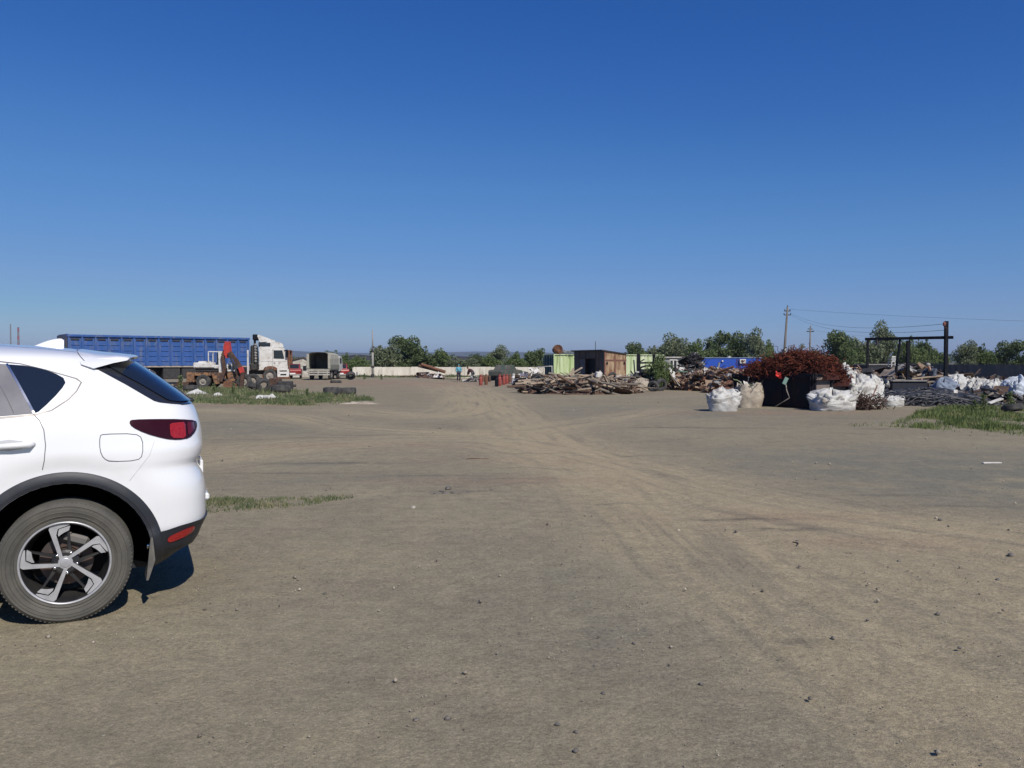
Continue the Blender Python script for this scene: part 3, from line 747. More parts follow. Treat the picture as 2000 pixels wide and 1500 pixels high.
# tail light
tl = rnd(xz([(250, 824), (258, 820), (300, 819), (350, 819), (380, 821), (383, 830), (380, 842), (368, 856), (345, 860), (318, 857), (280, 846), (256, 834)]), 1)
mlh = both(tl, .006, "tail_light", mlampd)
for sg, par in zip((-1, 1), mlh):
    patch(xz([(329, 830), (333, 827), (356, 825), (359, 829), (360, 852), (356, 856), (336, 856), (331, 851)]), .0085, "brake_lens", mlampr, parent=par, sg=sg)
    patch(xz([(363, 825), (376, 825), (377, 838), (366, 850), (364, 846)]), .0085, "tail_lens", mat("lamp_dim_red", (.10, .006, .008), rough=.12, coat=.3), parent=par, sg=sg)
# reflector on the lower bumper
rf = rnd(xz([(322, 1054), (332, 1046), (368, 1030), (377, 1028), (374, 1040), (350, 1052), (326, 1062)]), 1)
both(rf, .006, "bumper_reflector", mlampr)
# black side panel beside the rear screen and the rear screen itself
def aline(z): return float(np.interp(z, [1.262, 1.27, 1.294, 1.406, 1.513, 1.56], [.72, .64, .50, .33, .15, .12]))
def tfind(z, a):
    lo, hi = 0.0, .5
    for _ in range(30):
        mid = (lo + hi) / 2
        if S(z, mid).x > a: lo = mid
        else: hi = mid
    return lo
for nm, off, z0, z1, full, mm_ in (("rear_side_panel", .004, 1.268, 1.545, True, mgloss), ("rear_screen", .012, 1.282, 1.54, False, mglass)):
    vs = []; fs = []; NZ, NT = 26, 56
    for i in range(NZ):
        z = z0 + (z1 - z0) * i / (NZ - 1); tb = tfind(z, aline(z)) if full else tfind(z, min(S(z, 0).x - .004, aline(z) + .30 * max(.25, min(1, (S(z, 0).x - aline(z)))) ))
        for j in range(NT):
            t_ = -tb + 2 * tb * j / (NT - 1); p = S(z, t_); e_ = 1e-3
            n_ = (S(z, t_ + e_) - S(z, t_ - e_)).cross(S(z + .004, t_) - S(z - .004, t_)).normalized()
            if n_.x < 0: n_ = -n_
            vs.append(tuple(p + n_ * off))
    for i in range(NZ - 1):
        for j in range(NT - 1): fs.append((i * NT + j, i * NT + j + 1, (i + 1) * NT + j + 1, (i + 1) * NT + j))
    m_ = MB(); m_.add(vs, fs); o_ = m_.build(nm, mm_, suv, smooth=True)
# windscreen
vs = []; fs = []
for i in range(20):
    z = 1.13 + (1.575 - 1.13) * i / 19
    for j in range(31):
        t_ = (1 - .245 * (1 - 0) + .49 * j / 30); t_ = t_ if t_ <= 1 else t_ - 2
        p = S(z, t_); vs.append((p.x - .006, p.y, p.z + .005))
for i in range(19):
    for j in range(30): fs.append((i * 31 + j, i * 31 + j + 1, (i + 1) * 31 + j + 1, (i + 1) * 31 + j))
m_ = MB(); m_.add(vs, fs); m_.build("windscreen", mglass, suv, smooth=True)
# roof spoiler
m_ = MB(); vs = []; fs = []; NW = 25
for i in range(NW):
    q = -1 + 2 * i / (NW - 1); y = .70 * q; k = q * q; zr = 1.638 - .030 * k - (.012 * max(0, abs(q) - .85) / .15)
    tipx = .40 - .05 * k
    prof = [(.045, zr), (.16, zr - .016 - .004 * k), (.28, 1.610 - .024 * k), (tipx - .02, 1.598 - .016 * k), (tipx, 1.588 - .012 * k), (tipx - .012, 1.573 - .008 * k), (.26, 1.548), (.15, 1.514), (.08, 1.54)]
    if abs(q) == 1: prof = [(x_, z_ - .006) for x_, z_ in prof]
    yf = [.53, .585, .635, .655, .652, .65, .66, .69, .675]
    vs += [(x_, y / .70 * f_, z_) for (x_, z_), f_ in zip(prof, yf)]
n = 9
for i in range(NW - 1):
    for j in range(n): j2 = (j + 1) % n; fs.append((i * n + j, i * n + j2, (i + 1) * n + j2, (i + 1) * n + j))
fs += [tuple(range(n)), tuple((NW - 1) * n + j for j in range(n))[::-1]]
m_.add(vs, fs); m_.build("roof_spoiler", mpaint, suv, ang=42)
# shark fin aerial
m_ = MB(); vs = []; fs = []; N = 12
for i in range(N + 1):
    q = i / N; x = -.27 + .205 * q; hgt = .004 + .088 * (math.sin(q * math.pi / 2) ** 1.15) * (1 if q < .97 else .9); wdt = .034 * (1 - .35 * q) * (math.sin(min(1, q * 2.2) * math.pi / 2)) + .003
    for a in range(9):
        b = math.pi * a / 8; vs.append((x, math.cos(b) * wdt, 1.645 - .03 * q + hgt * math.sin(b) ** .8))
for i in range(N):
    for j in range(8): fs.append((i * 9 + j, i * 9 + j + 1, (i + 1) * 9 + j + 1, (i + 1) * 9 + j))
fs.append(tuple(N * 9 + j for j in range(9))); m_.add(vs, fs); m_.build("roof_antenna", mpaint, suv, ang=50)
# rear wiper, tailgate details, plate
m_ = MB(); m_.tube([(.745, .05, 1.268), (.715, .1, 1.293), (.64, .45, 1.36)], [.012, .010, .007], 8); m_.box((.738, .03, 1.27), (.05, .07, .03), None, .012)
m_.build("rear_wiper", mblackp, suv, ang=40)
m_ = MB(); m_.box((.762, 0, .885), (.045, .7, .035), None, .012); m_.build("tailgate_chrome_bar", mchrome, suv)
m_ = MB(); m_.box((.795, 0, .80), (.02, .53, .12), None, .004); m_.build("number_plate", mat("plate_white", (.75, .75, .75), rough=.4), suv)
m_ = MB(); m_.box((.818, 0, .63), (.03, .9, .05), None, .012); m_.build("bumper_step", mpaint, suv)
# door handles
for sg in (-1, 1):
    for xh in (-.26, -1.18):
        h = side_hit(xh, 1.065, sg)[0]; m_ = MB()
        m_.tube([(xh - .105, h.y - sg * .005, 1.058), (xh - .09, h.y + sg * .03, 1.062), (xh, h.y + sg * .036, 1.068), (xh + .085, h.y + sg * .03, 1.070), (xh + .105, h.y - sg * .005, 1.070)], [.012, .015, .017, .018, .014], 10)
        m_.build("door_handle", mpaint, suv, smooth=True)
        patch([(xh - .10, 1.045), (xh - .02, 1.035), (xh + .05, 1.045), (xh + .05, 1.09), (xh - .02, 1.10), (xh - .10, 1.09)], .0012, "handle_recess_shade", mat("recess_shade", (.5, .5, .5), rough=.4), sg=sg)  # flat grey patch paints the shade of the hollow behind the handle
# mirrors, headlights, grille
for sg in (-1, 1):
    m_ = MB(); m_.blob((-2.02, sg * 1.0, 1.17), (.09, .12, .085), .05, 1, 16, 10); m_.beam((-2.0, sg * .84, 1.14), (-2.0, sg * .95, 1.15), .05, .03); m_.build("door_mirror", mpaint, suv, smooth=True)
    m_ = MB(); vs = []; fs = []
    for i in range(5):
        for j in range(13): p = S(.83 + .03 * i, sg * (.80 + .14 * j / 12)); d_ = Vector((p.x + .9, p.y, 0)).normalized(); vs.append(tuple(p + d_ * .006))
    for i in range(4):
        for j in range(12): fs.append((i * 13 + j, i * 13 + j + 1, (i + 1) * 13 + j + 1, (i + 1) * 13 + j))
    m_.add(vs, fs); m_.build("headlight", mat("lamp_clear", (.5, .52, .55), rough=.05, coat=1), suv, smooth=True)
m_ = MB(); m_.box((-3.69, 0, .74), (.04, .9, .28), None, .02); m_.build("grille", mgloss, suv)
for sg in (-1, 1):      # mud flap behind the rear wheel, exhaust
    m_ = MB(); m_.add([(.462, sg * .70, .44), (.462, sg * .905, .47), (.475, sg * .915, .33), (.435, sg * .90, .205), (.425, sg * .72, .205), (.445, sg * .70, .3)], [(0, 1, 2, 3, 4, 5)])
    m_.add([(.474, sg * .70, .44), (.474, sg * .905, .47), (.487, sg * .915, .33), (.447, sg * .90, .205), (.437, sg * .72, .205), (.457, sg * .70, .3)], [(0, 1, 2, 3, 4, 5)])
    m_.add([(.462, sg * .905, .47), (.475, sg * .915, .33), (.435, sg * .90, .205), (.447, sg * .90, .205), (.487, sg * .915, .33), (.474, sg * .905, .47)], [(0, 1, 4, 5), (1, 2, 3, 4)])
    m_.build("mud_flap", mat("dusty_black", (.10, .095, .085), (.15, .14, .12), scale=8, rough=.8), suv)
    m_ = MB(); m_.lathe([(.030, .50), (.035, .50), (.035, .62), (.030, .62), (.030, .52)], 20, 'x', (-.06, sg * .5, .34), closed=True); m_.build("exhaust_pipe", mchrome, suv, ang=40)
# wheels
def suv_wheel():
    wh = bpy.data.objects.new("wheel", None); COL.objects.link(wh)
    m2 = MB(); Rr = .363
    prof = [(.243, -.012), (.250, -.020), (.262, -.022), (.266, -.016), (.276, -.021), (.279, -.0245), (.282, -.022), (.300, -.028), (.303, -.0315), (.306, -.029), (.322, -.030), (.325, -.027), (.333, -.027), (.336, -.030), (.347, -.020), (.356, -.010), (.361, .004), (Rr, .012)]
    prof += [(Rr, .045), (Rr - .008, .047), (Rr - .008, .053), (Rr, .055), (Rr, .085), (Rr - .008, .087), (Rr - .008, .097), (Rr, .099), (Rr, .128), (Rr - .008, .13), (Rr - .008, .138), (Rr, .14), (Rr, .178), (.357, .195), (.335, .215), (.28, .212), (.243, .20)]
    m2.lathe(prof, 96, 'y', closed=False)
    for k in range(90):
        a = 2 * math.pi * k / 90; m2.box((.3535 * math.cos(a), -.0085, .3535 * math.sin(a)), (.013, .010, .011), Matrix.Rotation(-a, 3, 'Y'), .002)
    m2.build("tyre", mrub, wh, ang=30)
    m2 = MB(); m2.lathe([(.247, -.014), (.244, -.022), (.238, -.022), (.233, -.012), (.226, .0), (.222, .06), (.205, .10), (.205, .18)], 72, 'y'); rim = m2.build("rim", mdalu, wh, ang=35)
    m2 = MB(); m2.lathe([(.2475, -.016), (.2445, -.0235), (.2375, -.0235), (.234, -.014)], 72, 'y'); m2.build("rim_lip", malu, rim, smooth=True)
    # spokes: five machined faces, each with its hooked pad, over dark secondary bars
    RS = .238
    main = [(-.115, .06), (-.135, .15), (-.325, .86), (-.30, .93), (-.16, .975), (.0, .99), (.14, .965), (.13, .935), (-.125, .86), (-.168, .71), (-.055, .17), (-.02, .08)]
    pad = [(-.105, .850), (.10, .90), (.145, .905), (.115, .80), (-.02, .74), (-.125, .665), (-.135, .72)]
    bar = [(.115, .82), (.075, .80), (.055, .35), (.09, .12), (.16, .12), (.13, .40)]
    fa = MB(); fb = MB()
    for k in range(5):
        a = 2 * math.pi * k / 5 + R(2); ca, sa = math.cos(a), math.sin(a)
        rot = lambda pl: [((x * ca - y * sa) * RS, (x * sa + y * ca) * RS) for x, y in pl]
        fa.prism(rot(main), -.010, -.006); fb.prism(rot(main), -.006, .022); fa.prism(rot(pad), -.004, .0); fb.prism(rot(pad), .0, .024); fb.prism(rot(bar), .010, .034)
    fb.lathe([(.0, -.004), (.060, -.004), (.074, .006), (.074, .05), (0, .05)], 32, 'y'); fa.lathe([(0, -.0105), (.036, -.0105), (.040, -.006), (.040, 0)], 32, 'y')
    fa.build("spoke_face", malu, rim); fb.build("spoke", mdalu, rim)
    m2 = MB(); m2.lathe([(0, -.0115), (.024, -.0125), (.029, -.011), (.031, -.006), (.040, -.004), (.045, .004)], 32, 'y'); m2.build("hub_cap", malu, rim, smooth=True)
    for k in range(5):
        a = 2 * math.pi * k / 5 + R(2 + 90 - 30); m2 = MB(); m2.lathe([(0, -.012), (.007, -.012), (.0095, -.008), (.0095, .012)], 10, 'y', (.062 * math.cos(a), 0, .062 * math.sin(a))); m2.build("lug_nut", mchrome, rim, smooth=True)
    m2 = MB(); m2.lathe([(0, .085), (.075, .085), (.08, .075), (.145, .075), (.147, .082), (.145, .095), (0, .095)], 48, 'y'); m2.build("brake_disc", mdisc, wh, ang=30)
    m2 = MB(); m2.box((.05, .075, .125), (.15, .07, .06), Matrix.Rotation(R(20), 3, 'Y'), .015); m2.tube([(-.02, .06, .13), (.0, .05, .155), (.03, .05, .165)], .008, 8); m2.build("brake_caliper", mat("caliper", (.17, .16, .15), metal=.4, rough=.6), wh)
    return wh
w0 = suv_wheel()
for i, (cx, sg) in enumerate(((0, -1), (0, 1), (-2.70, -1), (-2.70, 1))):
    wh = w0 if i == 0 else copy_tree(w0)
    wh.parent = suv; wh.location = (cx, sg * .905, .3615); wh.rotation_euler = (0, R([0, 40, 15, 60][i]), 0 if sg < 0 else math.pi)
# ------------------------------------------------------------------ shared materials of the yard
mblue = mat("trailer_blue", (.020, .075, .25), (.028, .088, .30), scale=1.5, rough=.55, c3=(.10, .13, .22), s3=4, m3=(.50, .72), stretch=(1, 1, .3))
mbluet = mat("blue_cabin_paint", (.010, .065, .40), (.014, .06, .33), scale=1, rough=.45)
mwhite = mat("old_white_paint", (.64, .63, .60), (.54, .52, .48), scale=2, rough=.5, c3=(.32, .27, .22), s3=5, m3=(.54, .72))
mdark = mat("dark_machinery", (.02, .02, .022), (.045, .04, .036), scale=7, rough=.7)
mtyre = mat("old_tyre", (.035, .035, .036), (.085, .08, .072), scale=5, rough=.9)
mrust = mat("rust_brown", (.13, .058, .032), (.21, .095, .05), scale=5, rough=.85, c3=(.06, .035, .025), s3=14, bump=.004, bscale=30)
mrustd = mat("dark_rust", (.055, .032, .024), (.11, .06, .04), scale=6, rough=.9)
morange = mat("faded_orange", (.30, .155, .07), (.20, .10, .05), scale=4, rough=.65, c3=(.07, .045, .035), s3=7, m3=(.46, .60))
mred = mat("faded_red", (.50, .045, .03), (.36, .04, .03), scale=5, rough=.5, c3=(.16, .05, .035), s3=12, m3=(.6, .75))
mredc = mat("old_red_car_paint", (.26, .03, .028), (.18, .03, .028), scale=2, rough=.35)
mcanvas = mat("grey_canvas", (.36, .35, .29), (.29, .28, .235), scale=2.5, rough=.95, bump=.02, bscale=3)
mcon = mat("concrete", (.30, .29, .26), (.24, .23, .21), scale=3, rough=.9)
mwoodp = mat("grey_pole_wood", (.13, .115, .10), (.19, .17, .15), scale=5, rough=.9, stretch=(1, 1, .1))
mlime = mat("lime_paint_rib_shade", (.38, .47, .22), (.54, .60, .40), scale=3, rough=.5, c3=(.24, .30, .12), s3=4, m3=(.5, .66), stretch=(1, 1, .08))  # darker upright streaks paint in the shade between the ribs
mshed = mat("rusty_sheet_steel", (.30, .20, .12), (.38, .29, .18), scale=1.8, rough=.75, c3=(.17, .085, .045), s3=2.6, m3=(.42, .60), stretch=(1, 1, .35))
mwood = [mat("weathered_timber_grey", (.22, .185, .145), (.15, .125, .10), scale=6, rough=.9, stretch=(.15, 1, 1)), mat("weathered_timber_brown", (.14, .085, .058), (.085, .058, .042), scale=6, rough=.9, stretch=(.15, 1, 1)),
         mat("weathered_timber_pale", (.36, .28, .20), (.26, .20, .145), scale=6, rough=.9, stretch=(.15, 1, 1))]
msack = mat("white_woven_sack", (.60, .60, .58), (.48, .47, .44), scale=4, rough=.8, c3=(.30, .27, .23), s3=3, m3=(.54, .72), trans=.10, bump=.012, bscale=14)
msackd = mat("dirty_woven_sack", (.40, .35, .28), (.32, .27, .21), scale=4, rough=.8, c3=(.24, .19, .14), s3=7)
mgalv = mat("scrap_grey_metal", (.22, .22, .21), (.36, .35, .33), scale=4, rough=.55, metal=.3)
mscrapb = mat("scrap_tan", (.30, .21, .14), (.20, .14, .10), scale=6, rough=.9)
mscrapw = mat("scrap_white", (.62, .60, .56), (.45, .42, .38), scale=6, rough=.8)
mhose = mat("black_hose", (.018, .019, .022), (.04, .04, .042), scale=3, rough=.45)
mblk = mat("black_paint", (.006, .007, .011), (.012, .012, .016), scale=3, rough=.6, spec=.15)
mgwin = mat("dull_window", (.02, .025, .03), rough=.12)
def tyre_mb(Rr, wd, rim, m2=None):
    m2 = m2 or MB(); h = wd / 2
    m2.lathe([(rim, -h * .75), (rim * 1.12, -h * .95), ((Rr + rim) / 2, -h), (Rr * .93, -h * .92), (Rr * .985, -h * .7), (Rr, -h * .4), (Rr, h * .4), (Rr * .985, h * .7), (Rr * .93, h * .92), ((Rr + rim) / 2, h), (rim * 1.12, h * .95), (rim, h * .75), (rim * .99, 0)], 28, 'y', closed=True)
    return m2
def wheel(parent, loc, Rr, wd, rim, mrim, name="wheel", sg=-1):
    e = bpy.data.objects.new(name, None); COL.objects.link(e); e.parent = parent; e.location = loc
    tyre_mb(Rr, wd, rim).build("tyre", mtyre, e, ang=35)
    m2 = MB(); y = sg * wd * .28
    m2.lathe([(0, y + sg * .05), (rim * .3, y + sg * .05), (rim * .35, y), (rim * .8, y - sg * .04), (rim, y + sg * .03), (rim, -y), (0, -y)], 20, 'y'); m2.build("rim", mrim, e, ang=35)
    return e
mwheel = mat("dusty_rim", (.30, .27, .23), (.2, .18, .16), scale=6, rough=.7)
# ------------------------------------------------------------------ blue tipper semi-trailer
TH = R(40); dd = Vector((math.cos(TH), math.sin(TH), 0)); nn_ = Vector((-math.sin(TH), math.cos(TH), 0))
t = thing("semi_trailer", "long blue steel-sided tipper semi-trailer behind the white SUV", "trailer", P(133, 54.4, 0) + nn_ * 1.25, TH)
Lt = 12.4; m_ = MB(); m_.bx(0, Lt, -1.20, 1.20, 1.30, 3.32, .03)
np_ = 15
for i in range(np_ + 1):
    x = .06 + (Lt - .12) * i / np_
    for sg in (-1, 1): m_.bx(x - .055, x + .055, sg * 1.205, sg * 1.285, 1.30, 3.30, .012)
for i in range(np_):
    x0_ = .12 + (Lt - .12) * i / np_ + .10; x1_ = x0_ + (Lt - .12) / np_ - .30
    for sg in (-1, 1):
        for z_ in (1.62, 1.98, 2.34, 2.70): m_.bx(x0_, x1_, sg * 1.202, sg * 1.24, z_, z_ + .09, .018)
m_.build("load_body", mblue, t)
m_ = MB()
for sg in (-1, 1): m_.bx(-.03, Lt + .03, sg * 1.19, sg * 1.32, 3.26, 3.42, .02)
m_.bx(-.05, .08, -1.3, 1.3, 3.25, 3.45, .02); m_.build("top_rail", mblue, t)
m_ = MB()
for i in range(np_):
    x0_ = .2 + (Lt - .12) * i / np_; m_.bx(x0_, x0_ + .5, -1.262, -1.206, 3.06, 3.15)
m_.build("vent_slots", mdark, t)
m_ = MB(); m_.bx(-.10, .0, -1.22, 1.22, 1.32, 3.4, .02)
for y_ in (-1.1, -.55, 0, .55, 1.1): m_.bx(-.17, -.08, y_ - .05, y_ + .05, 1.35, 3.38, .01)
m_.build("tailgate", mat("tailgate_dark_blue", (.03, .045, .10), (.05, .05, .06), scale=3, rough=.8), t)  # darker, greyer blue than the load body
m_ = MB(); m_.bx(0, Lt, -1.24, 1.24, 1.20, 1.298, .01); m_.build("bottom_sill", mat("dusty_sill", (.38, .33, .27), (.25, .22, .19), scale=4), t)
m_ = MB()
for sg in (-1, 1): m_.bx(.2, Lt - .2, sg * .38, sg * .52, .85, 1.19, .01)
for x in (.4, 3, 5, 7, 9, 11): m_.bx(x, x + .12, -1.1, 1.1, 1.0, 1.18)
m_.bx(.0, .15, -1.15, 1.15, .55, .70, .02); m_.bx(6.1, 7.3, -1.15, -.5, .35, 1.15, .04); m_.bx(7.4, 8.7, -1.15, -.5, .38, 1.15, .06); m_.bx(9.3, 10.4, -1.1, -.5, .45, 1.15, .06); m_.bx(6.1, 10.4, .5, 1.15, .35, 1.15, .04); m_.bx(2.0, 5.8, -.7, .7, .45, 1.1, .05)
m_.build("chassis", mdark, t)
for x in (2.6, 3.9, 5.2):
    for sg in (-1, 1): wheel(t, (x, sg * .98, .52), .52, .38, .29, mwheel, sg=sg)
for sg in (-1, 1):
    m_ = MB(); m_.bx(8.9, 9.05, sg * .75 - .06, sg * .75 + .06, .12, 1.1, .01); m_.bx(8.8, 9.15, sg * .75 - .15, sg * .75 + .15, .03, .12, .01); m_.build("landing_leg", mgalv, t)
    for i, xx in enumerate((2.6, 3.9, 5.2)):
        m_ = MB(); m_.lathe([(.60, sg * .78), (.62, sg * .78), (.62, sg * 1.18), (.60, sg * 1.18)], 14, 'y', (xx, 0, .52), closed=True, a0=R(15), a1=R(165)); m_.build("mudguard", mblk, t)
m_ = MB(); m_.bx(4.95, 5.2, -1.24, -1.19, .92, 1.06, .01); m_.build("side_marker_plate", mwhite, t)
# ------------------------------------------------------------------ white tractor unit
TC = R(15); n2 = Vector((-math.sin(TC), math.cos(TC), 0))
t = thing("semi_truck", "white high-roof tractor unit of the blue trailer, roof fairing raised", "truck", P(527, 64, 0) + n2 * 1.2, TC)
W = 1.22
m_ = MB(); m_.T = Matrix.Identity(4)
cabp = [(-.78, .98), (-.78, 2.72), (-.72, 2.78), (1.0, 2.74), (1.14, 2.62), (1.30, 1.75), (1.36, 1.25), (1.36, .98), (.60, .98), (.55, 1.10), (.36, 1.23), (.0, 1.28), (-.36, 1.2), (-.5, .98)]
m_.prism(cabp, -W, W); cab = m_.build("cab", mwhite, t)
m_ = MB(); m_.prism([(-.20, 2.76), (-.24, 3.10), (-.1, 3.17), (.72, 3.14), (.98, 3.0), (1.06, 2.76)], -W + .04, W - .04); m_.build("high_roof", mwhite, t)
m_ = MB(); m_.prism([(-.72, 3.14), (-.95, 3.66), (-.84, 3.72), (.40, 3.26), (.44, 3.17), (-.3, 3.16)], -.98, .98); m_.build("roof_fairing", mwhite, t)
m_ = MB(); m_.bx(-1.28, -.88, -1.0, 1.0, 3.30, 3.74, .05); m_.bx(-1.2, -1.1, -.9, -.8, 1.0, 3.3); m_.bx(-1.2, -1.1, .8, .9, 1.0, 3.3); m_.build("fairing_back", mblk, t)
m_ = MB(); m_.bx(-.74, .06, -W - .012, -W + .05, 2.80, 3.08, .06); m_.build("sleeper_window", mgwin, t)
m_ = MB(); m_.bx(-.84, -.4, -1.0, 1.0, 2.78, 3.14, .02); m_.build("roof_step", mdark, t)
for sg in (-1, 1):
    m_ = MB(); m_.prism([(.30, 1.85), (.30, 2.50), (.95, 2.50), (1.10, 1.83)], sg * (W - .02), sg * (W + .012)); m_.build("side_window", mgwin, t)
    m_ = MB(); m_.prism([(.20, 1.28), (.20, 2.60), (.215, 2.60), (.215, 1.28)], sg * (W - .02), sg * (W + .006)); m_.bx(-.7, 1.3, sg * (W - .02), sg * (W + .006), 1.62, 1.635); m_.build("door_gap", mseam, t)
    m_ = MB(); m_.bx(.28, .42, sg * (W + .004), sg * (W + .03), 1.48, 1.53, .01); m_.build("door_handle", mblk, t)
    m_ = MB(); m_.bx(1.22, 1.38, sg * (W + .06), sg * (W + .26), 1.95, 2.55, .04); m_.bx(1.1, 1.3, sg * (W - .02), sg * (W + .1), 2.5, 2.54); m_.build("mirror", mblk, t)
m_ = MB(); m_.prism([(.58, .42), (.55, 1.02), (1.42, 1.02), (1.46, .75), (1.42, .42)], -W - .01, W + .01); bp_ = m_.build("bumper", mwhite, t)
m_ = MB()
for sg in (-1, 1):
    m_.bx(.72, 1.3, sg * (W - .02), sg * (W + .018), .82, .93, .02); m_.bx(.78, 1.25, sg * (W - .02), sg * (W + .018), .52, .66, .02)
m_.bx(1.40, 1.475, -.9, .9, .55, .72, .01); m_.build("bumper_recess", mblk, t)
m_ = MB(); m_.bx(1.33, 1.40, -1.0, 1.0, 1.08, 1.6, .02); m_.build("grille", mdark, t)
m_ = MB(); m_.prism([(1.035, 2.60), (1.16, 2.56), (1.325, 1.72), (1.19, 1.7)], -1.08, 1.08); m_.build("windscreen", mgwin, t)
m_ = MB()
for sg in (-1, 1): m_.bx(-5.2, 1.2, sg * .38, sg * .50, .62, .92, .01)
m_.bx(-4.4, -2.9, -.55, .55, .92, 1.12, .05); m_.bx(-1.5, -.9, -1.0, 1.0, .9, 1.5, .1); m_.bx(-1.45, -.95, -.9, .9, 1.4, 2.9, .1); m_.bx(-4.2, -1.6, -1.1, 1.1, .35, .9, .08); m_.build("chassis", mdark, t)
m_ = MB(); m_.tube([(-1.95, -.6, .95), (-1.95, -.6, 2.45)], .26, 16); m_.build("air_tank", mdark, t, ang=40)
m_ = MB()
for k in range(7): m_.box((-1.05, -1.05 + .02 * (k % 2), 2.95 - .22 * k), (.22, .18, .14), None, .04)
m_.tube([(-1.05, -1.0, 1.5), (-1.1, -1.0, 2.9)], .07, 10); m_.build("exhaust_stack", mgalv, t)
m_ = MB(); m_.tube([(-1.9, -.85, .75), (-2.75, -.85, .75)], .30, 18); m_.build("fuel_tank", mgalv, t, ang=40)
for x in (0, -3.6):
    for sg in (-1, 1): wheel(t, (x, sg * 1.0, .52), .52, .34, .29, mwheel, sg=sg)
# ------------------------------------------------------------------ wheeled excavator
K = 50 / 1600.0
def E2(px, py): return ((px - 440) * K, CAMH + (708 - py) * K)
t = thing("wheeled_excavator", "small orange and white wheeled excavator with folded red boom", "excavator", P(440, 50, 0), 0)
m_ = MB(); x0_, z0_ = E2(386, 746); x1_, z1_ = E2(474, 727); m_.bx(x0_, x1_, -.45, .45, .55, z1_, .04); m_.bx(x0_ - .3, x0_ + .15, -1.0, 1.0, .35, .95, .03)
m_.prism([E2(424, 727), E2(446, 727), E2(440, 748), E2(430, 750)], -.95, .95); m_.prism([E2(386, 727), E2(426, 727), E2(424, 733), E2(388, 733)], -.98, .98); m_.prism([E2(453, 727), E2(472, 727), E2(468, 744), E2(456, 742)], -.9, .9); m_.build("chassis", morange, t)
for px_ in (408, 486):
    for y_ in (-.85, .85): wheel(t, ((px_ - 440) * K, y_, .42), .43, .30, .22, mwheel)
m_ = MB(); a, b = E2(387, 719); c_, d_ = E2(427, 708); m_.bx(a, c_, -.85, .75, b, d_, .06); m_.bx(a + .2, a + .7, -.5, .4, d_ - .02, d_ + .08, .02); m_.bx(c_, c_ + .35, -.8, .7, b - .02, b + .2, .03); m_.build("engine_hood", mwhite, t)
m_ = MB(); m_.bx(a + .1, 1.2, -.7, .7, b - .22, b - .005, .03); m_.lathe([(0, .95), (.5, .95), (.5, 1.1), (0, 1.1)], 20, 'z'); m_.build("turntable", mdark, t)
m_ = MB()
for y_ in (-.80, -.05):
    m_.beam((E2(417, 0)[0], y_, E2(0, 709)[1]), (E2(417, 0)[0], y_, E2(0, 687)[1]), .05, .05); m_.beam((E2(416, 0)[0], y_, E2(0, 687)[1]), (E2(447, 0)[0], y_, E2(0, 687)[1]), .05, .05)
m_.beam((E2(417, 0)[0], -.8, E2(0, 687)[1]), (E2(417, 0)[0], -.05, E2(0, 687)[1]), .05, .05); m_.build("cab_frame", mwhite, t)
m_ = MB(); m_.prism([E2(436, 687), E2(446, 687), E2(448, 712), E2(441, 731), E2(437, 728)], -.83, -.70); m_.prism([E2(453, 710), E2(471, 710), E2(469, 725), E2(454, 725)], -.86, -.2); m_.build("cab_panel", mwhite, t)
m_ = MB(); m_.prism([E2(433, 690), E2(437, 690), E2(437, 710), E2(433, 710)], -.8, -.05); m_.prism([E2(455, 715), E2(460, 713), E2(461, 720), E2(456, 722)], -.875, -.85); m_.prism([E2(463, 713), E2(467, 712), E2(468, 721), E2(464, 723)], -.875, -.85); m_.build("cab_window", mgwin, t)
def limb(name, pts, w_, h_, m, y=-.95):
    q = MB()
    for i in range(len(pts) - 1):
        (a, b), (c_, d_) = E2(*pts[i]), E2(*pts[i + 1]); q.beam((a, y, b), (c_, y, d_), w_, h_[i] if isinstance(h_, list) else h_, .02)
    return q.build(name, m, t)
q = MB(); q.prism([E2(452, 668), E2(460, 668), E2(462, 688), E2(459, 697), E2(454, 700), E2(450, 692), E2(449, 678)], -1.1, -.78); q.build("boom_head", mred, t)
limb("boom", [(455, 676), (446, 695), (449, 722), (442, 745)], .20, .20, mrustd, -.93)
limb("hydraulic_cylinder", [(459, 690), (470, 712), (475, 728)], .11, .10, mdark, -1.2)
limb("arm", [(461, 688), (472, 703), (486, 727), (482, 757)], .2, [.20, .24, .26], mrustd, -1.05)
limb("arm_plate", [(481, 717), (485, 728)], .23, .28, mred, -1.05)
limb("stabilizer_leg", [(468, 730), (478, 742), (486, 757)], .15, .2, mrustd, -.9)
limb("support_post", [(491.5, 684), (491.5, 731)], .1, .09, mwhite, -.7)
q = MB(); q.prism([E2(450, 745), E2(458, 741), E2(472, 750), E2(474, 760), E2(466, 765), E2(450, 765), E2(448, 755)], -1.2, -.6)
for k in range(4): q.bx(E2(449, 0)[0] + .0, E2(449, 0)[0] + .12, -1.18 + .16 * k, -1.10 + .16 * k, -.0, .12)
q.build("bucket", mrust, t)
limb("bucket_link", [(447, 738), (458, 744), (470, 749)], .1, .12, mdark, -1.0)
# ------------------------------------------------------------------ canvas truck, cars, small buildings on the left
t = thing("canvas_truck", "old army-style truck with grey canvas cover, open at the back", "truck", P(622, 72, 0), R(91))
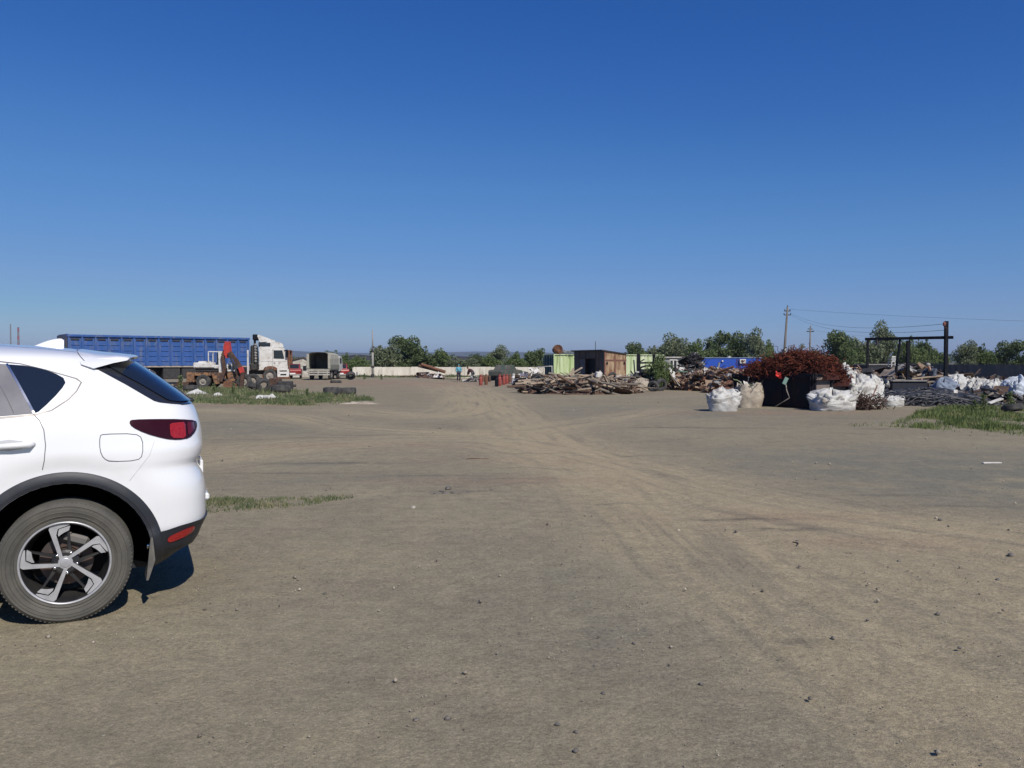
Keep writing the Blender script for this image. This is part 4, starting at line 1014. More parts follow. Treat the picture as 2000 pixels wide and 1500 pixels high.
# local x = forward (away), y = left
def zc(py, D=72): return ZP(py, D)
prof = [(-1.02, .98), (-1.05, 1.9), (-.98, 2.28), (-.6, 2.42), (0, 2.47), (.6, 2.42), (.98, 2.28), (1.05, 1.9), (1.02, .98)]
m_ = MB(); vs = []; fs = []; NL = 7; n = len(prof)
for i in range(NL):
    x = 3.9 * i / (NL - 1)
    for y, z in prof: vs.append((x, y * (1 + (.015 if i % 2 else 0)), z + (-.04 if i % 2 else 0)))
for i in range(NL - 1):
    for j in range(n - 1): fs.append((i * n + j, i * n + j + 1, (i + 1) * n + j + 1, (i + 1) * n + j))
fs.append(tuple((NL - 1) * n + j for j in range(n))); m_.add(vs, fs)
for sg in (-1, 1): m_.box((.02, sg * .93, 1.65), (.06, .22, 1.3), None, .02)     # rolled-back flaps
m_.build("canvas_cover", mcanvas, t)
m_ = MB(); m_.bx(-.02, 3.95, -1.05, 1.05, .86, .98, .01)
for sg in (-1, 1): m_.bx(.0, 3.9, sg * 1.02, sg * 1.08, .95, 1.35, .01)
m_.build("cargo_bed", mat("olive_grey", (.20, .20, .15), (.15, .15, .12), scale=4), t)
m_ = MB()
for k, z_ in enumerate((.42, .62, .80)): m_.bx(-.10, -.04, -1.0, 1.0, z_, z_ + .13, .01)
for y_ in (-.8, 0, .8): m_.bx(-.13, -.09, y_ - .04, y_ + .04, .4, .95)
m_.build("tailgate", mat("pale_boards", (.42, .40, .35), (.3, .28, .24), scale=4), t)
m_ = MB(); m_.prism([(4.0, .75), (4.0, 1.95), (4.25, 2.15), (5.2, 2.1), (5.6, 1.5), (5.75, .8)], -1.05, 1.05); cb_ = m_.build("cab", mat("grey_white_cab", (.5, .5, .47), (.4, .4, .37), scale=3), t)
m_ = MB()
for sg in (-1, 1): m_.bx(4.35, 5.1, sg * 1.04, sg * 1.065, 1.45, 1.95, .02)
m_.build("cab_window", mgwin, t)
m_ = MB()
for sg in (-1, 1): m_.bx(.2, 5.5, sg * .35, sg * .45, .62, .85)
m_.bx(2.2, 3.2, -1.0, -.55, .5, .84, .05); m_.bx(0, .15, -.9, .9, .5, .62); m_.build("chassis", mdark, t)
for x in (1.1, 4.7):
    for sg in (-1, 1): wheel(t, (x, sg * .82, .47), .47, .28, .24, mwheel, sg=sg)
def old_car(name, label, loc, rz, m, plate=True, wreck=False, sc=1.0):
    t = thing(name, label, "car", loc, rz)
    q = MB(); low = [(-2.0, .35), (-2.03, .75), (-1.95, .92), (-.95, .97), (1.1, .96), (1.95, .86), (2.03, .6), (2.0, .35)]
    q.prism(low, -.80, .80); q.prism([(-1.25, .95), (-.9, 1.36), (-.75, 1.41), (.35, 1.41), (.5, 1.37), (1.05, .95)], -.66, .66)
    o = q.build("body", m, t); md = o.modifiers.new("bevel", 'BEVEL'); md.width = .06; md.segments = 2; md.limit_method = 'ANGLE'
    if not wreck:
        for sg in (-1, 1):
            q = MB(); q.prism([(-1.05, 1.0), (-.80, 1.33), (.32, 1.33), (.8, 1.0)], sg * .655, sg * .672); q.build("side_window", mgwin, t)
        q = MB(); q.add([(-1.24, -.55, 1.0), (-1.24, .55, 1.0), (-.93, .52, 1.36), (-.93, -.52, 1.36), (-1.2, -.55, 1.0), (-1.2, .55, 1.0), (-.89, .52, 1.36), (-.89, -.52, 1.36)], [(0, 1, 2, 3), (4, 5, 6, 7), (0, 1, 5, 4), (2, 3, 7, 6)]); q.build("rear_window", mgwin, t)
        for sg in (-1, 1): q = MB(); q.bx(-2.06, -2.0, sg * .45, sg * .75, .62, .76, .01); q.build("tail_light", mlampr, t)
        if plate: q = MB(); q.bx(-2.07, -2.02, -.26, .26, .42, .56, .005); q.build("number_plate", mat("plate_white", (.75, .75, .75)), t)
        q = MB(); q.bx(-2.12, -1.98, -.8, .8, .33, .46, .02); q.build("rear_bumper", mgalv, t)
    for x in (-1.25, 1.25):
        for sg in (-1, 1):
            if wreck and x > 0: continue
            wheel(t, (x, sg * .70, .30), .30, .18, .17, mwheel, sg=sg)
    return t
old_car("old_car", "old red hatchback with white plate parked beside the canvas truck's left", P(573, 79, 0), R(103), mredc)
old_car("old_car", "second old red car half hidden right of the canvas truck", P(664, 79, 0), R(104), mredc)
t = thing("shipping_container", "tall brown rusty container just behind the white truck cab", "container", P(561, 77, 0), R(8))
def cont_box(t, L, Wd, H, m, mend=None, rib=.42):
    """corrugated steel box, x 0..L, y 0..W"""
    q = MB(); d_ = .06
    def wall(p0, p1, nrm):
        p0 = Vector(p0); p1 = Vector(p1); Ln = (p1 - p0).length; k = int(Ln / rib) * 4; vs = []; fs = []
        for i in range(k + 1):
            s_ = Ln * i / k; o_ = [0, 0, -d_, -d_][i % 4]; b_ = p0 + (p1 - p0).normalized() * s_ + Vector(nrm) * o_; vs += [(b_.x, b_.y, .14), (b_.x, b_.y, H - .10)]
        for i in range(k): fs.append((2 * i, 2 * i + 2, 2 * i + 3, 2 * i + 1))
        q.add(vs, fs)
    wall((0, .02, 0), (L, .02, 0), (0, -1, 0)) if False else wall((0, .07, 0), (L, .07, 0), (0, -1, 0)); wall((0, Wd - .045, 0), (L, Wd - .045, 0), (0, 1, 0)); wall((L - .045, 0, 0), (L - .045, Wd, 0), (1, 0, 0))
    q.bx(.0, L, .05, Wd - .05, H - .06, H - .02); q.bx(0, L, .05, Wd - .05, .1, .14); q.build("wall", m, t)
    q = MB()
    for x in (0, L):
        for y in (0, Wd): q.box((x, y, H / 2), (.14, .14, H), None, .01)
    for y in (0, Wd):
        q.box((L / 2, y, H - .05), (L, .08, .10), None, .01); q.box((L / 2, y, .07), (L, .08, .14), None, .01)
    for x in (0, L): q.box((x, Wd / 2, H - .055), (.08, Wd, .11), None, .01); q.box((x, Wd / 2, .075), (.08, Wd, .13), None, .01)
    q.build("frame", m, t)
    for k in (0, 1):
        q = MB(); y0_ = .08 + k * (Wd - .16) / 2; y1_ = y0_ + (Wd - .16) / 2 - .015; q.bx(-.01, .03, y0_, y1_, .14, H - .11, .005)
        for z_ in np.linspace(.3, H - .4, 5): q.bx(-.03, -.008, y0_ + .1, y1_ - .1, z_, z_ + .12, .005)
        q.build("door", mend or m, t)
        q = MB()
        for f_ in (.3, .75): q.tube([(-.05, y0_ + (y1_ - y0_) * f_, .18), (-.05, y0_ + (y1_ - y0_) * f_, H - .15)], .022, 6)
        q.build("lock_bar", mgalv, t)
cont_box(t, 2.5, 2.4, 2.72, mrust)
t.location = P(565, 77, 0); t.rotation_euler = (0, 0, R(100))
t = thing("hut", "small whitewashed hut with dark lean-to roof left of the canvas truck", "hut", P(588, 88, 0), R(12))
q = MB(); q.bx(-.8, 1.0, -1, 1.4, 0, 1.75); q.prism([(-.8, 1.75), (1.0, 1.75), (.75, 2.02), (.3, 2.1)], -1, 1.4); q.build("wall", mat("flaking_white", (.50, .48, .42), (.36, .33, .28), scale=2.5, c3=(.25, .2, .16), s3=5), t)
q = MB(); q.add([(-1.3, -1.2, 1.72), (.3, -1.2, 2.16), (1.1, -1.2, 1.74), (-1.3, 1.6, 1.72), (.3, 1.6, 2.16), (1.1, 1.6, 1.74), (-1.3, -1.2, 1.66), (.3, -1.2, 2.10), (1.1, -1.2, 1.68), (-1.3, 1.6, 1.66), (.3, 1.6, 2.1), (1.1, 1.6, 1.68)], [(0, 1, 4, 3), (1, 2, 5, 4), (6, 7, 10, 9), (7, 8, 11, 10), (0, 1, 7, 6), (1, 2, 8, 7), (3, 4, 10, 9), (4, 5, 11, 10), (0, 3, 9, 6), (2, 5, 11, 8)]); q.build("roof", mrustd, t)
q = MB(); q.bx(-1.35, -.82, -.9, .6, 0, 1.6); q.build("lean_to", mdark, t)
q = MB(); q.bx(.25, .6, -1.04, -.99, .7, 1.2); q.build("window", mgwin, t)
# loose tyres and blocks on the left
def loose_tyre(px, py, Rr, wd, tilt, rz, label, z=None, group="old tyres lying about the yard"):
    D = DG(py); q = tyre_mb(Rr, wd, Rr * .55); o = q.build("tyre", mtyre, None, ang=35)
    o.rotation_euler = (tilt, 0, rz); hgt = Rr * abs(math.cos(tilt)) + wd / 2 * abs(math.sin(tilt)); o.location = P(px, D, (hgt - .03) if z is None else z); return tag(o, label, "tyre", group)
loose_tyre(685, 742, .42, .34, R(48), R(20), "big tyre leaning tilted right of the canvas truck")
loose_tyre(656, 748, .42, .22, R(88), 0, "flat tyre lying behind the canvas truck's right rear corner")
loose_tyre(648, 771, .42, .34, R(84), R(10), "half sunk tyre in the grass island, left one of the pair")
loose_tyre(677, 770, .46, .32, R(86), R(40), "half sunk tyre in the grass island, right one of the pair")
loose_tyre(548, 767, .50, .36, R(84), R(10), "large dark tyre lying in front of the white truck's wheel")
loose_tyre(514, 766, .36, .26, R(20), R(30), "upright tyre left of the large dark tyre by the truck")
loose_tyre(498, 763, .36, .26, R(70), R(-30), "slanting tyre beside the excavator arm")
loose_tyre(372, 764, .40, .26, R(80), R(15), "small tyre lying in the weeds left of the excavator")
for px, py, w_, h_, d_, rz, lab in [(557, 762, .85, .50, .6, 12, "dark steel box lying right of the large tyre"), (538, 755, .7, .55, .5, -8, "dark rusted gearbox block under the truck's front"), (360, 757, .9, .35, .4, 5, "low rusty axle block at the left end of the weeds")]:
    D = DG(py); q = MB(); q.box((0, 0, h_ / 2), (w_, d_, h_), None, .05); q.box((w_ * .2, -d_ * .5, h_ * .5), (w_ * .3, .08, h_ * .5), None, .02); q.tube([(-w_ * .7, 0, h_ * .5), (w_ * .7, 0, h_ * .5)], .07, 8); o = q.build("machine_part", mrustd if 'rust' in lab else mdark, None); o.location = P(px, D, 0); o.rotation_euler = (0, 0, R(rz)); tag(o, lab, "machine part", "machine parts lying by the excavator")
def axle(px, py, L, label):
    D = DG(py); q = MB(); q.tube([(-L / 2, 0, .22), (L / 2, 0, .22)], .08, 10); q.blob((0, 0, .24), (.2, .2, .2), .05)
    for s_ in (-1, 1): q.lathe([(0, -.08), (.2, -.08), (.22, 0), (.2, .08), (0, .08)], 16, 'x', (s_ * L / 2, 0, .22))
    o = q.build("axle", mrust, None, ang=40); o.location = P(px, D, 0); o.rotation_euler = (0, 0, R(8)); tag(o, label, "axle")
axle(376, 757, 1.5, "rusty vehicle axle lying in the weeds before the excavator")
# white rags / plastic on the grass island
def sheet_obj(name, px, py, w_, d_, h_, m, label, cat, seed, rz=0, z=0, group=None, D=None):
    D = D or DG(py); nx_, ny_ = 26, 16; vs = []; fs = []
    for i in range(ny_):
        for j in range(nx_):
            u = j / (nx_ - 1) - .5; v = i / (ny_ - 1) - .5; e_ = max(0, 1 - (2 * abs(u)) ** 3) * max(0, 1 - (2 * abs(v)) ** 3)
            k = noise.fractal(Vector((u * 3.2 + seed, v * 3.2, seed * 1.7)), 1, 2, 4); z_ = h_ * max(.03, e_ * (.55 + .9 * k)); vs.append((u * w_ * (1 + .15 * noise.noise(Vector((v * 4, seed, 0)))), v * d_ * (1 + .2 * noise.noise(Vector((u * 4, seed, 5)))), z_))
    for i in range(ny_ - 1):
        for j in range(nx_ - 1): fs.append((i * nx_ + j, i * nx_ + j + 1, (i + 1) * nx_ + j + 1, (i + 1) * nx_ + j))
    b_ = len(vs); rim = [(j, 0) for j in range(nx_)]
    q = MB(); q.add(vs, fs); q.add([(-w_ * .48, -d_ * .48, .0), (w_ * .48, -d_ * .48, .0), (w_ * .48, d_ * .48, .0), (-w_ * .48, d_ * .48, .0)], [(0, 1, 2, 3)])
    o = q.build(name, m, None, smooth=True); o.location = P(px, D, z); o.rotation_euler = (0, 0, R(rz)); return tag(o, label, cat, group)
sheet_obj("plastic_sheet", 385, 769, .95, .5, .24, msack, "crumpled white plastic film in the weeds below the excavator", "plastic film", 3)
sheet_obj("plastic_sheet", 425, 772, .4, .25, .10, msack, "small white rag in the weeds under the excavator's wheel", "rag", 5)
sheet_obj("plastic_sheet", 521, 779, 1.05, .4, .20, msack, "white plastic sheet lying at the front of the grass island", "plastic film", 8)
sheet_obj("plastic_sheet", 700, 789, 1.5, .35, .09, msackd, "flat pale strip at the right tip of the grass island", "plastic film", 9, rz=-6)
# ------------------------------------------------------------------ poles and wires
t = thing("concrete_pole", "lone slim concrete pole standing left in front of the white wall", "pole", P(728, 84, 0))
q = MB(); q.tube([(0, 0, -.1), (0, 0, 2.7)], [.12, .10], 10); q.build("lower_shaft", mcon, t, smooth=True)
q = MB(); q.tube([(0, 0, 2.7), (0, 0, 4.85)], [.085, .06], 10); q.build("upper_shaft", mat("grey_shaft", (.24, .23, .24), (.3, .29, .28), scale=3), t, smooth=True)
q = MB(); q.lathe([(.13, 2.6), (.13, 2.75)], 10); q.lathe([(.12, 1.0), (.17, 1.0), (.17, 1.2), (.12, 1.2)], 10); q.tube([(-.2, 0, 3.1), (.3, 0, 3.1)], .03, 6); q.build("collar", mdark, t)
q = MB(); q.tube([(0, 0, -.1), (0, 0, .35)], [.19, .18], 10); q.build("painted_base", mdark, t)
t = thing("utility_pole", "tall leaning wooden utility pole behind the rusty wire heap", "utility pole", P(1530, 95, 0))
q = MB(); q.tube([(0, 0, -.1), (.15, 0, 3.5), (.42, 0, 8.0)], [.17, .14, .10], 10); q.build("pole", mwoodp, t, smooth=True)
q = MB(); q.tube([(.12, -.2, -.1), (.16, -.2, 3.2)], [.16, .14], 10); q.build("footing", mcon, t, smooth=True)
q = MB(); q.bx(.05, .75, -.06, .06, 7.45, 7.56); q.bx(.0, .8, -.06, .06, 7.0, 7.1)
q.build("crossarm", mdark, t)
for x, z in ((.1, 7.56), (.7, 7.56), (.02, 7.1), (.78, 7.1), (.42, 8.0)): q = MB(); q.lathe([(.0, 0), (.05, 0), (.06, .06), (.04, .09), (.05, .14), (.0, .17)], 8, 'z', (x, 0, z)); q.build("insulator", mdark, t)
t = thing("utility_pole", "farther, shorter-looking utility pole with crossarm right of the tall one", "utility pole", P(1581, 160, 0))
q = MB(); q.tube([(0, 0, -.1), (.1, 0, 8.7)], [.2, .13], 8); q.build("pole", mwoodp, t, smooth=True)
q = MB(); q.bx(-.6, .8, -.08, .08, 7.5, 7.7); q.bx(-.4, .5, -.08, .08, 8.0, 8.15); q.build("crossarm", mdark, t)
def wire(a, b, sag, label, r=.014):
    r *= .55
    q = MB(); a = Vector(a); b = Vector(b); pts = [a.lerp(b, i / 24) - Vector((0, 0, sag * 4 * (i / 24) * (1 - i / 24))) for i in range(25)]
    q.tube(pts, r, 5); o = q.build("power_line", mhose, None, smooth=True); tag(o, label, "power line", "overhead wires")
pa = P(1537, 95, 0); GP = P(1848, 33, 0)
wire(pa + Vector((.25, 0, 7.7)), Vector((XP(2300, 70), 70, 4.75)), .25, "topmost overhead wire running right from the tall pole past the frame", .017)
wire(pa + Vector((.3, 0, 7.3)), Vector((GP.x - .05, GP.y, 3.10)), .75, "upper of the two slack wires from tall pole to gantry post", .015)
wire(pa + Vector((.3, 0, 7.1)), Vector((GP.x - .05, GP.y, 2.85)), .8, "lower of the two slack wires from tall pole to gantry post", .015)
wire(P(1581, 160, 0) + Vector((.3, 0, 7.9)), Vector((XP(1760, 120), 120, 5.2)), .3, "faint wire leaving the farther utility pole to the right", .02)
# ------------------------------------------------------------------ containers, shed, cabins
A27 = R(27)
t = thing("shipping_container", "lime green container with end coloured dark as if in shade, wire roll on its roof", "container", P(1082, 93, 0), A27); cont_box(t, 6.06, 2.44, 2.50, mlime, mat("shaded_green_door", (.012, .055, .05), (.02, .07, .06), scale=2))  # door end coloured dark green to paint the container's shaded face
t2 = thing("shipping_container", "lime green container right of the rusty shed, behind the black frame", "container", P(1203, 96, 0), A27); cont_box(t2, 6.9, 2.44, 2.50, mat("pale_lime_rib_shade", (.42, .50, .28), (.58, .62, .46), scale=3, rough=.5, c3=(.28, .33, .16), s3=4, m3=(.5, .66), stretch=(1, 1, .08)), mat("shaded_green_door", (.012, .055, .05)))  # same painted rib shade in the streaks, same shade-dark door end
t = thing("metal_shed", "rusty sheet steel shed with flat sloping roof between two lime containers", "shed", P(1180, 80, 0), A27)
# local: x 0..2.6 along the sunlit wall, y 0..5.6 along the dark front
q = MB(); Hs = 2.72
def wl(x, y): return Hs - .13 * x
q.add([(0, 0, 0), (2.6, 0, 0), (2.6, 0, wl(2.6, 0)), (0, 0, Hs), (2.6, 5.6, 0), (2.6, 5.6, wl(2.6, 0)), (0, 5.6, 0), (0, 5.6, Hs)], [(0, 1, 2, 3), (1, 4, 5, 2), (4, 6, 7, 5)])
q.build("wall", mshed, t)
q = MB(); q.bx(-.02, .02, 0, 1.5, 0, Hs - .02); q.bx(-.02, .02, 1.5, 3.4, 1.95, Hs - .02); q.bx(-.02, .02, 3.4, 5.6, 0, Hs - .02); q.build("front_wall", mat("shaded_front_sheet", (.04, .034, .034), (.075, .06, .055), scale=2, c3=(.12, .07, .05), s3=3, stretch=(1, 1, .3)), t)  # front wall coloured dark as the shaded side of the steel
q = MB(); q.bx(.35, .40, 1.5, 3.4, 0, 1.95); q.build("doorway_shade", mblk, t)  # black sheet added for the shade inside the open shed
q = MB(); q.bx(-.07, -.03, 3.45, 4.4, .1, 1.9, .01); q.build("door", mat("blue_grey_door", (.06, .07, .09), (.09, .09, .10), scale=3), t)
q = MB()
for y_ in (.9, 1.5, 3.4, 4.5): q.bx(-.06, -.021, y_ - .03, y_ + .03, 0, Hs - .03)
q.bx(-.06, -.021, 0, 5.6, 1.93, 2.0); q.build("front_ribs", mrustd, t)
q = MB(); q.add([(-.35, -.15, Hs + .08), (2.75, -.15, Hs - .30), (2.75, 5.75, Hs - .30), (-.35, 5.75, Hs + .08), (-.35, -.15, Hs - .02), (2.75, -.15, Hs - .38), (2.75, 5.75, Hs - .38), (-.35, 5.75, Hs - .02)], [(0, 1, 2, 3), (4, 5, 6, 7), (0, 1, 5, 4), (1, 2, 6, 5), (2, 3, 7, 6), (3, 0, 4, 7)]); q.build("roof", mdark, t)
q = MB()
for x in (.06, 1.25, 2.5): q.bx(x - .05, x + .05, -.05, -.002, 0, wl(x, 0) - .05)
q.bx(.0, 2.6, -.06, -.002, 1.72, 1.84); q.build("cross_bars", mat("red_brown_bar", (.15, .06, .045), (.2, .09, .06), scale=5), t)
q = MB()
for x in (.25, 2.25): q.bx(x, x + .14, -.08, -.055, 1.35, 1.62, .01)
q.build("hinge_plate", mblk, t)
q = MB(); q.tube([(.6, 2.5, Hs), (.6, 2.5, Hs + .95)], .03, 6); q.build("aerial", mdark, t)
# wire roll and sacks on the container roof
t = thing("wire_roll", "round brown roll of rusty wire on top of the green container", "wire roll", P(1088, 93.6, 2.5), R(20))
q = MB()
for k in range(60):
    r_ = random.uniform(.25, .55); yy = random.uniform(-.45, .45); pts = [(r_ * math.cos(a) * random.uniform(.93, 1.07), yy + .05 * math.sin(3 * a + k), .52 + r_ * math.sin(a) * random.uniform(.93, 1.07)) for a in np.linspace(0, 6.28, 15)]; q.tube(pts, .022, 4)
q.lathe([(0, -.4), (.4, -.4), (.42, 0), (.4, .4), (0, .4)], 18, 'y', (0, 0, .5)); q.build("coil", mrust, t)
o = None
t = thing("wire_tangle", "loose grey wire mesh springing up on the green container's roof", "wire", P(1107, 93.9, 2.45), 0)
q = MB()
for k in range(60):
    a = random.uniform(0, 6.28); c_ = Vector((random.uniform(-.7, .8), random.uniform(-.3, .5), .1)); pts = [c_ + Vector((math.cos(a + s_ * 3) * .5 * s_, math.sin(a + s_ * 3) * .3 * s_, .9 * s_ * random.uniform(.5, 1.1) * (1.2 - s_))) for s_ in np.linspace(0, 1, 8)]; q.tube(pts, .012, 3)
q.build("strands", mgalv, t)
# low grey cabin and the blue cabin
t = thing("cabin", "low grey cabin with white framed window behind the scrap heap", "cabin", P(1290, 101, 0), R(10))
q = MB(); q.bx(0, 4.0, 0, 3, 0, 2.1); q.build("wall", mat("grey_cabin", (.22, .23, .24), (.3, .3, .3), scale=2, stretch=(1, 1, .4)), t)
q = MB(); q.bx(-.2, 4.4, -.25, 3.2, 2.1, 2.26, .01); q.build("roof", mat("pale_roof_edge", (.42, .40, .36), (.3, .27, .24), scale=3), t)
f_ = MB(); f_.bx(1.15, 2.15, -.06, .02, .75, 1.95); f_ = f_.build("window_frame", mwhite, t)
q = MB(); q.bx(1.25, 1.58, -.07, -.055, .9, 1.8); q.bx(1.72, 2.05, -.07, -.055, .9, 1.8); q.build("pane", mgwin, f_)
q = MB(); q.bx(.05, .5, -.05, .0, 0, 1.9); q.build("door", mat("light_grey_sheet", (.38, .38, .38)), t)
t = thing("cabin", "long bright blue cabin below the row of trees", "cabin", P(1362, 114, 0), R(3))
q = MB(); q.bx(0, 9.0, 0, 2.6, .15, 2.15, .02); q.build("wall", mbluet, t)
q = MB(); q.bx(-.1, 9.1, -.1, 2.7, 2.152, 2.24, .01); q.build("roof", mat("blue_roof_edge", (.25, .32, .48), (.16, .2, .35), scale=3), t)
f_ = MB(); f_.bx(5.9, 6.75, -.35, -.005, 1.42, 2.0, .02); f_ = f_.build("air_conditioner", mwhite, t)
q = MB(); q.lathe([(0, -.375), (.19, -.375), (.2, -.352)], 18, 'y', (6.22, 0, 1.71)); q.build("fan_grille", mrustd, f_)
for x in (.35, 3.5): q = MB(); q.blob((x, -.12, 1.72), (.14, .12, .14), 0); q.build("lamp", mwhite, t, smooth=True)
q = MB(); q.tube([(4.7, .8, 2.2), (4.7, .8, 2.42)], .22, 10); q.build("roof_vent", mwhite, t)
q = MB(); q.bx(5.5, 5.9, -.02, .0, .2, 2.1); q.build("panel", mat("dark_blue_panel", (.01, .03, .2)), t)
# black frame
t = thing("rack", "black steel frame with two posts and arched bar before the lime container", "rack", P(1262, 47, 0))
kx = 47 / 1600.0
for px_, top, w_ in ((1247, 692, .20), (1277, 692, .15)): q = MB(); q.box(((px_ - 1262) * kx, 0, ZP(top, 47) / 2), (w_, .15, ZP(top, 47)), None, .01); q.build("post", mblk, t)
q = MB(); q.beam(((1249 - 1262) * kx, 0, ZP(709, 47)), ((1276 - 1262) * kx, 0, ZP(708, 47)), .1, .10); q.build("cross_bar", mblk, t)
q = MB(); q.tube([((x_ - 1262) * kx, -.05, ZP(y_, 47)) for x_, y_ in ((1247, 722), (1253, 717), (1262, 714.5), (1271, 715), (1278, 717))], .05, 8); q.build("arched_bar", mblk, t)
q = MB(); q.tube([((x_ - 1262) * kx, -.05, ZP(y_, 47)) for x_, y_ in ((1249, 707), (1254, 704), (1258, 702))], .035, 6); q.tube([((x_ - 1262) * kx, -.05, ZP(y_, 47)) for x_, y_ in ((1279, 707), (1285, 706), (1290, 702))], .035, 6); q.build("hook", mblk, t)
# ------------------------------------------------------------------ gantry on the right
t = thing("gantry", "black steel gantry with long level beam and tall right post", "gantry", P(1848, 33, 0))
def GL(px, py, D): return Vector((XP(px, D), D, ZP(py, D))) - Vector(t.location)
q = MB(); q.beam(GL(1689, 662.5, 35), GL(1861, 659, 33), .12, .12, .01); q.build("beam", mblk, t)
q = MB(); a_ = GL(1850, 627, 33); q.beam((a_.x, .12, 0), (a_.x + .0, .12, a_.z), .13, .13, .01); q.build("tall_post", mblk, t)
for px_, D_, w_ in ((1694, 34.9, .08), (1773, 34, .12)): q = MB(); a_ = GL(px_, 664, D_); q.beam((a_.x, a_.y, 0), (a_.x, a_.y, a_.z - .02), w_, w_); q.build("post", mblk, t)
q = MB(); q.beam(GL(1757, 664, 34.2), GL(1750, 728, 33.9), .07, .07); q.beam(GL(1757, 664, 34.2), GL(1762, 700, 33.9), .03, .03); q.beam(GL(1757, 664, 34.2), GL(1748, 722, 34.6), .03, .03); q.build("hoist_leg", mblk, t)
q = MB(); a_ = GL(1713, 663, 34.7); q.box(a_ + Vector((0, 0, -.12)), (.10, .10, .25)); q.build("trolley", mdark, t)
q = MB(); q.blob(GL(1843, 633, 33), (.06, .05, .10), .05); q.tube([GL(1843, 633, 33), GL(1850, 630, 33) + Vector((0, .1, 0))], .02, 6); q.tube([GL(1846, 640, 33), GL(1850, 642, 33) + Vector((0, .1, 0))], .02, 6); q.build("insulator", mat("insulator_brown", (.18, .06, .05)), t)
# ------------------------------------------------------------------ heaps
def mound_h(u, v, seed, lump=.35):
    r2 = u * u + v * v
    if r2 >= 1: return 0
    return (1 - r2) ** .75 * (1 - lump * .5 + lump * noise.fractal(Vector((u * 2.2 + seed, v * 2.2, seed)), 1, 2, 3))
def curl(c, L, k, jit=.5):
    d = Vector((random.gauss(0, 1), random.gauss(0, 1), random.gauss(0, .5))).normalized(); p = Vector(c); pts = [p.copy()]
    for i in range(k): d = (d + Vector((random.gauss(0, jit), random.gauss(0, jit), random.gauss(0, jit * .7)))).normalized(); p = p + d * (L / k); pts.append(p.copy())
    return pts
def heap(name, label, cat, cx, cy, rx, ry, h, n, mats, kinds, size=1.0, seed=0, base=True, rz=0.0, flatb=.6, mound_mat=0, hf=None):
    random.seed(seed * 101 + 5); q = MB(); ca, sa = math.cos(rz), math.sin(rz)
    H_ = hf or (lambda u, v: mound_h(u, v, seed))
    def W2(u, v, z): x, y = u * rx, v * ry; return Vector((x * ca - y * sa, x * sa + y * ca, z))
    if base:
        N = 34; vs = []; fs = []; q.mi = mound_mat
        for i in range(N):
            for j in range(N):
                u, v = -1 + 2 * j / (N - 1), -1 + 2 * i / (N - 1); z = H_(u * 1.05, v * 1.05) * h * .86; z += (.05 * noise.noise(Vector((u * 9, v * 9, seed))) if z > .02 else -.05); vs.append(tuple(W2(u, v, z)))
        for i in range(N - 1):
            for j in range(N - 1): fs.append((i * N + j, i * N + j + 1, (i + 1) * N + j + 1, (i + 1) * N + j))
        q.add(vs, fs)
    for k in range(n):
        while True:
            u, v = random.uniform(-1, 1), random.uniform(-1, 1)
            if u * u + v * v < 1: break
        z = max(.03, H_(u, v) * h * random.uniform(.85, 1.08)); c = W2(u, v, z); q.mi = random.randrange(len(mats)); kd = random.choice(kinds); s_ = size * random.uniform(.5, 1.4)
        rot = Matrix.Rotation(random.uniform(0, 6.28), 3, 'Z') @ Matrix.Rotation(random.gauss(0, .5), 3, 'X') @ Matrix.Rotation(random.gauss(0, .5), 3, 'Y')
        if kd == 'bar': q.box(c, (s_, .05, .04), rot)
        elif kd == 'rod': pts = [c + rot @ Vector((s_ * t_, .12 * s_ * math.sin(t_ * 4), 0)) for t_ in (-.5, -.2, .1, .5)]; q.tube(pts, .018 * random.uniform(.7, 1.6), 5)
        elif kd == 'pipe': pts = [c + rot @ Vector((s_ * .8 * t_, 0, 0)) for t_ in (-.5, .5)]; q.tube(pts, .05 * random.uniform(.7, 1.5), 8)
        elif kd == 'plate':
            a, b = s_ * .45, s_ * .3; kk = random.uniform(-.12, .2) * s_; P_ = [rot @ Vector(p) + c for p in ((-a, -b, 0), (0, -b, kk), (a, -b, 0), (-a, b, 0), (0, b, kk * .5), (a, b, 0))]; P2 = [p + rot @ Vector((0, 0, -.012)) for p in P_]
            q.add(P_ + P2, [(0, 1, 4, 3), (1, 2, 5, 4), (6, 7, 10, 9), (7, 8, 11, 10), (0, 1, 7, 6), (1, 2, 8, 7), (3, 4, 10, 9), (4, 5, 11, 10), (0, 3, 9, 6), (2, 5, 11, 8)])
        elif kd == 'block': q.box(c, (s_ * .35, s_ * .25, s_ * .22), rot, .02)
        elif kd == 'lump': q.blob(c, (s_ * .22, s_ * .17, s_ * .14), .35, 1.8, 8, 6, k, None, rot)
        elif kd == 'ring': q2 = [(c + rot @ Vector((math.cos(a) * s_ * .2, math.sin(a) * s_ * .2, 0))) for a in np.linspace(0, 6.28, 13)]; q.tube(q2, .03, 5, False)
        elif kd == 'curl': q.tube(curl(c + Vector((0, 0, .04)), s_ * 1.2, 8), .012, 3, False)
    q.mi = 0
    o = q.build(name, None, None, mats=mats); o.location = (cx, cy, gz(cx, cy)); tag(o, label, cat, None, 'stuff'); return o
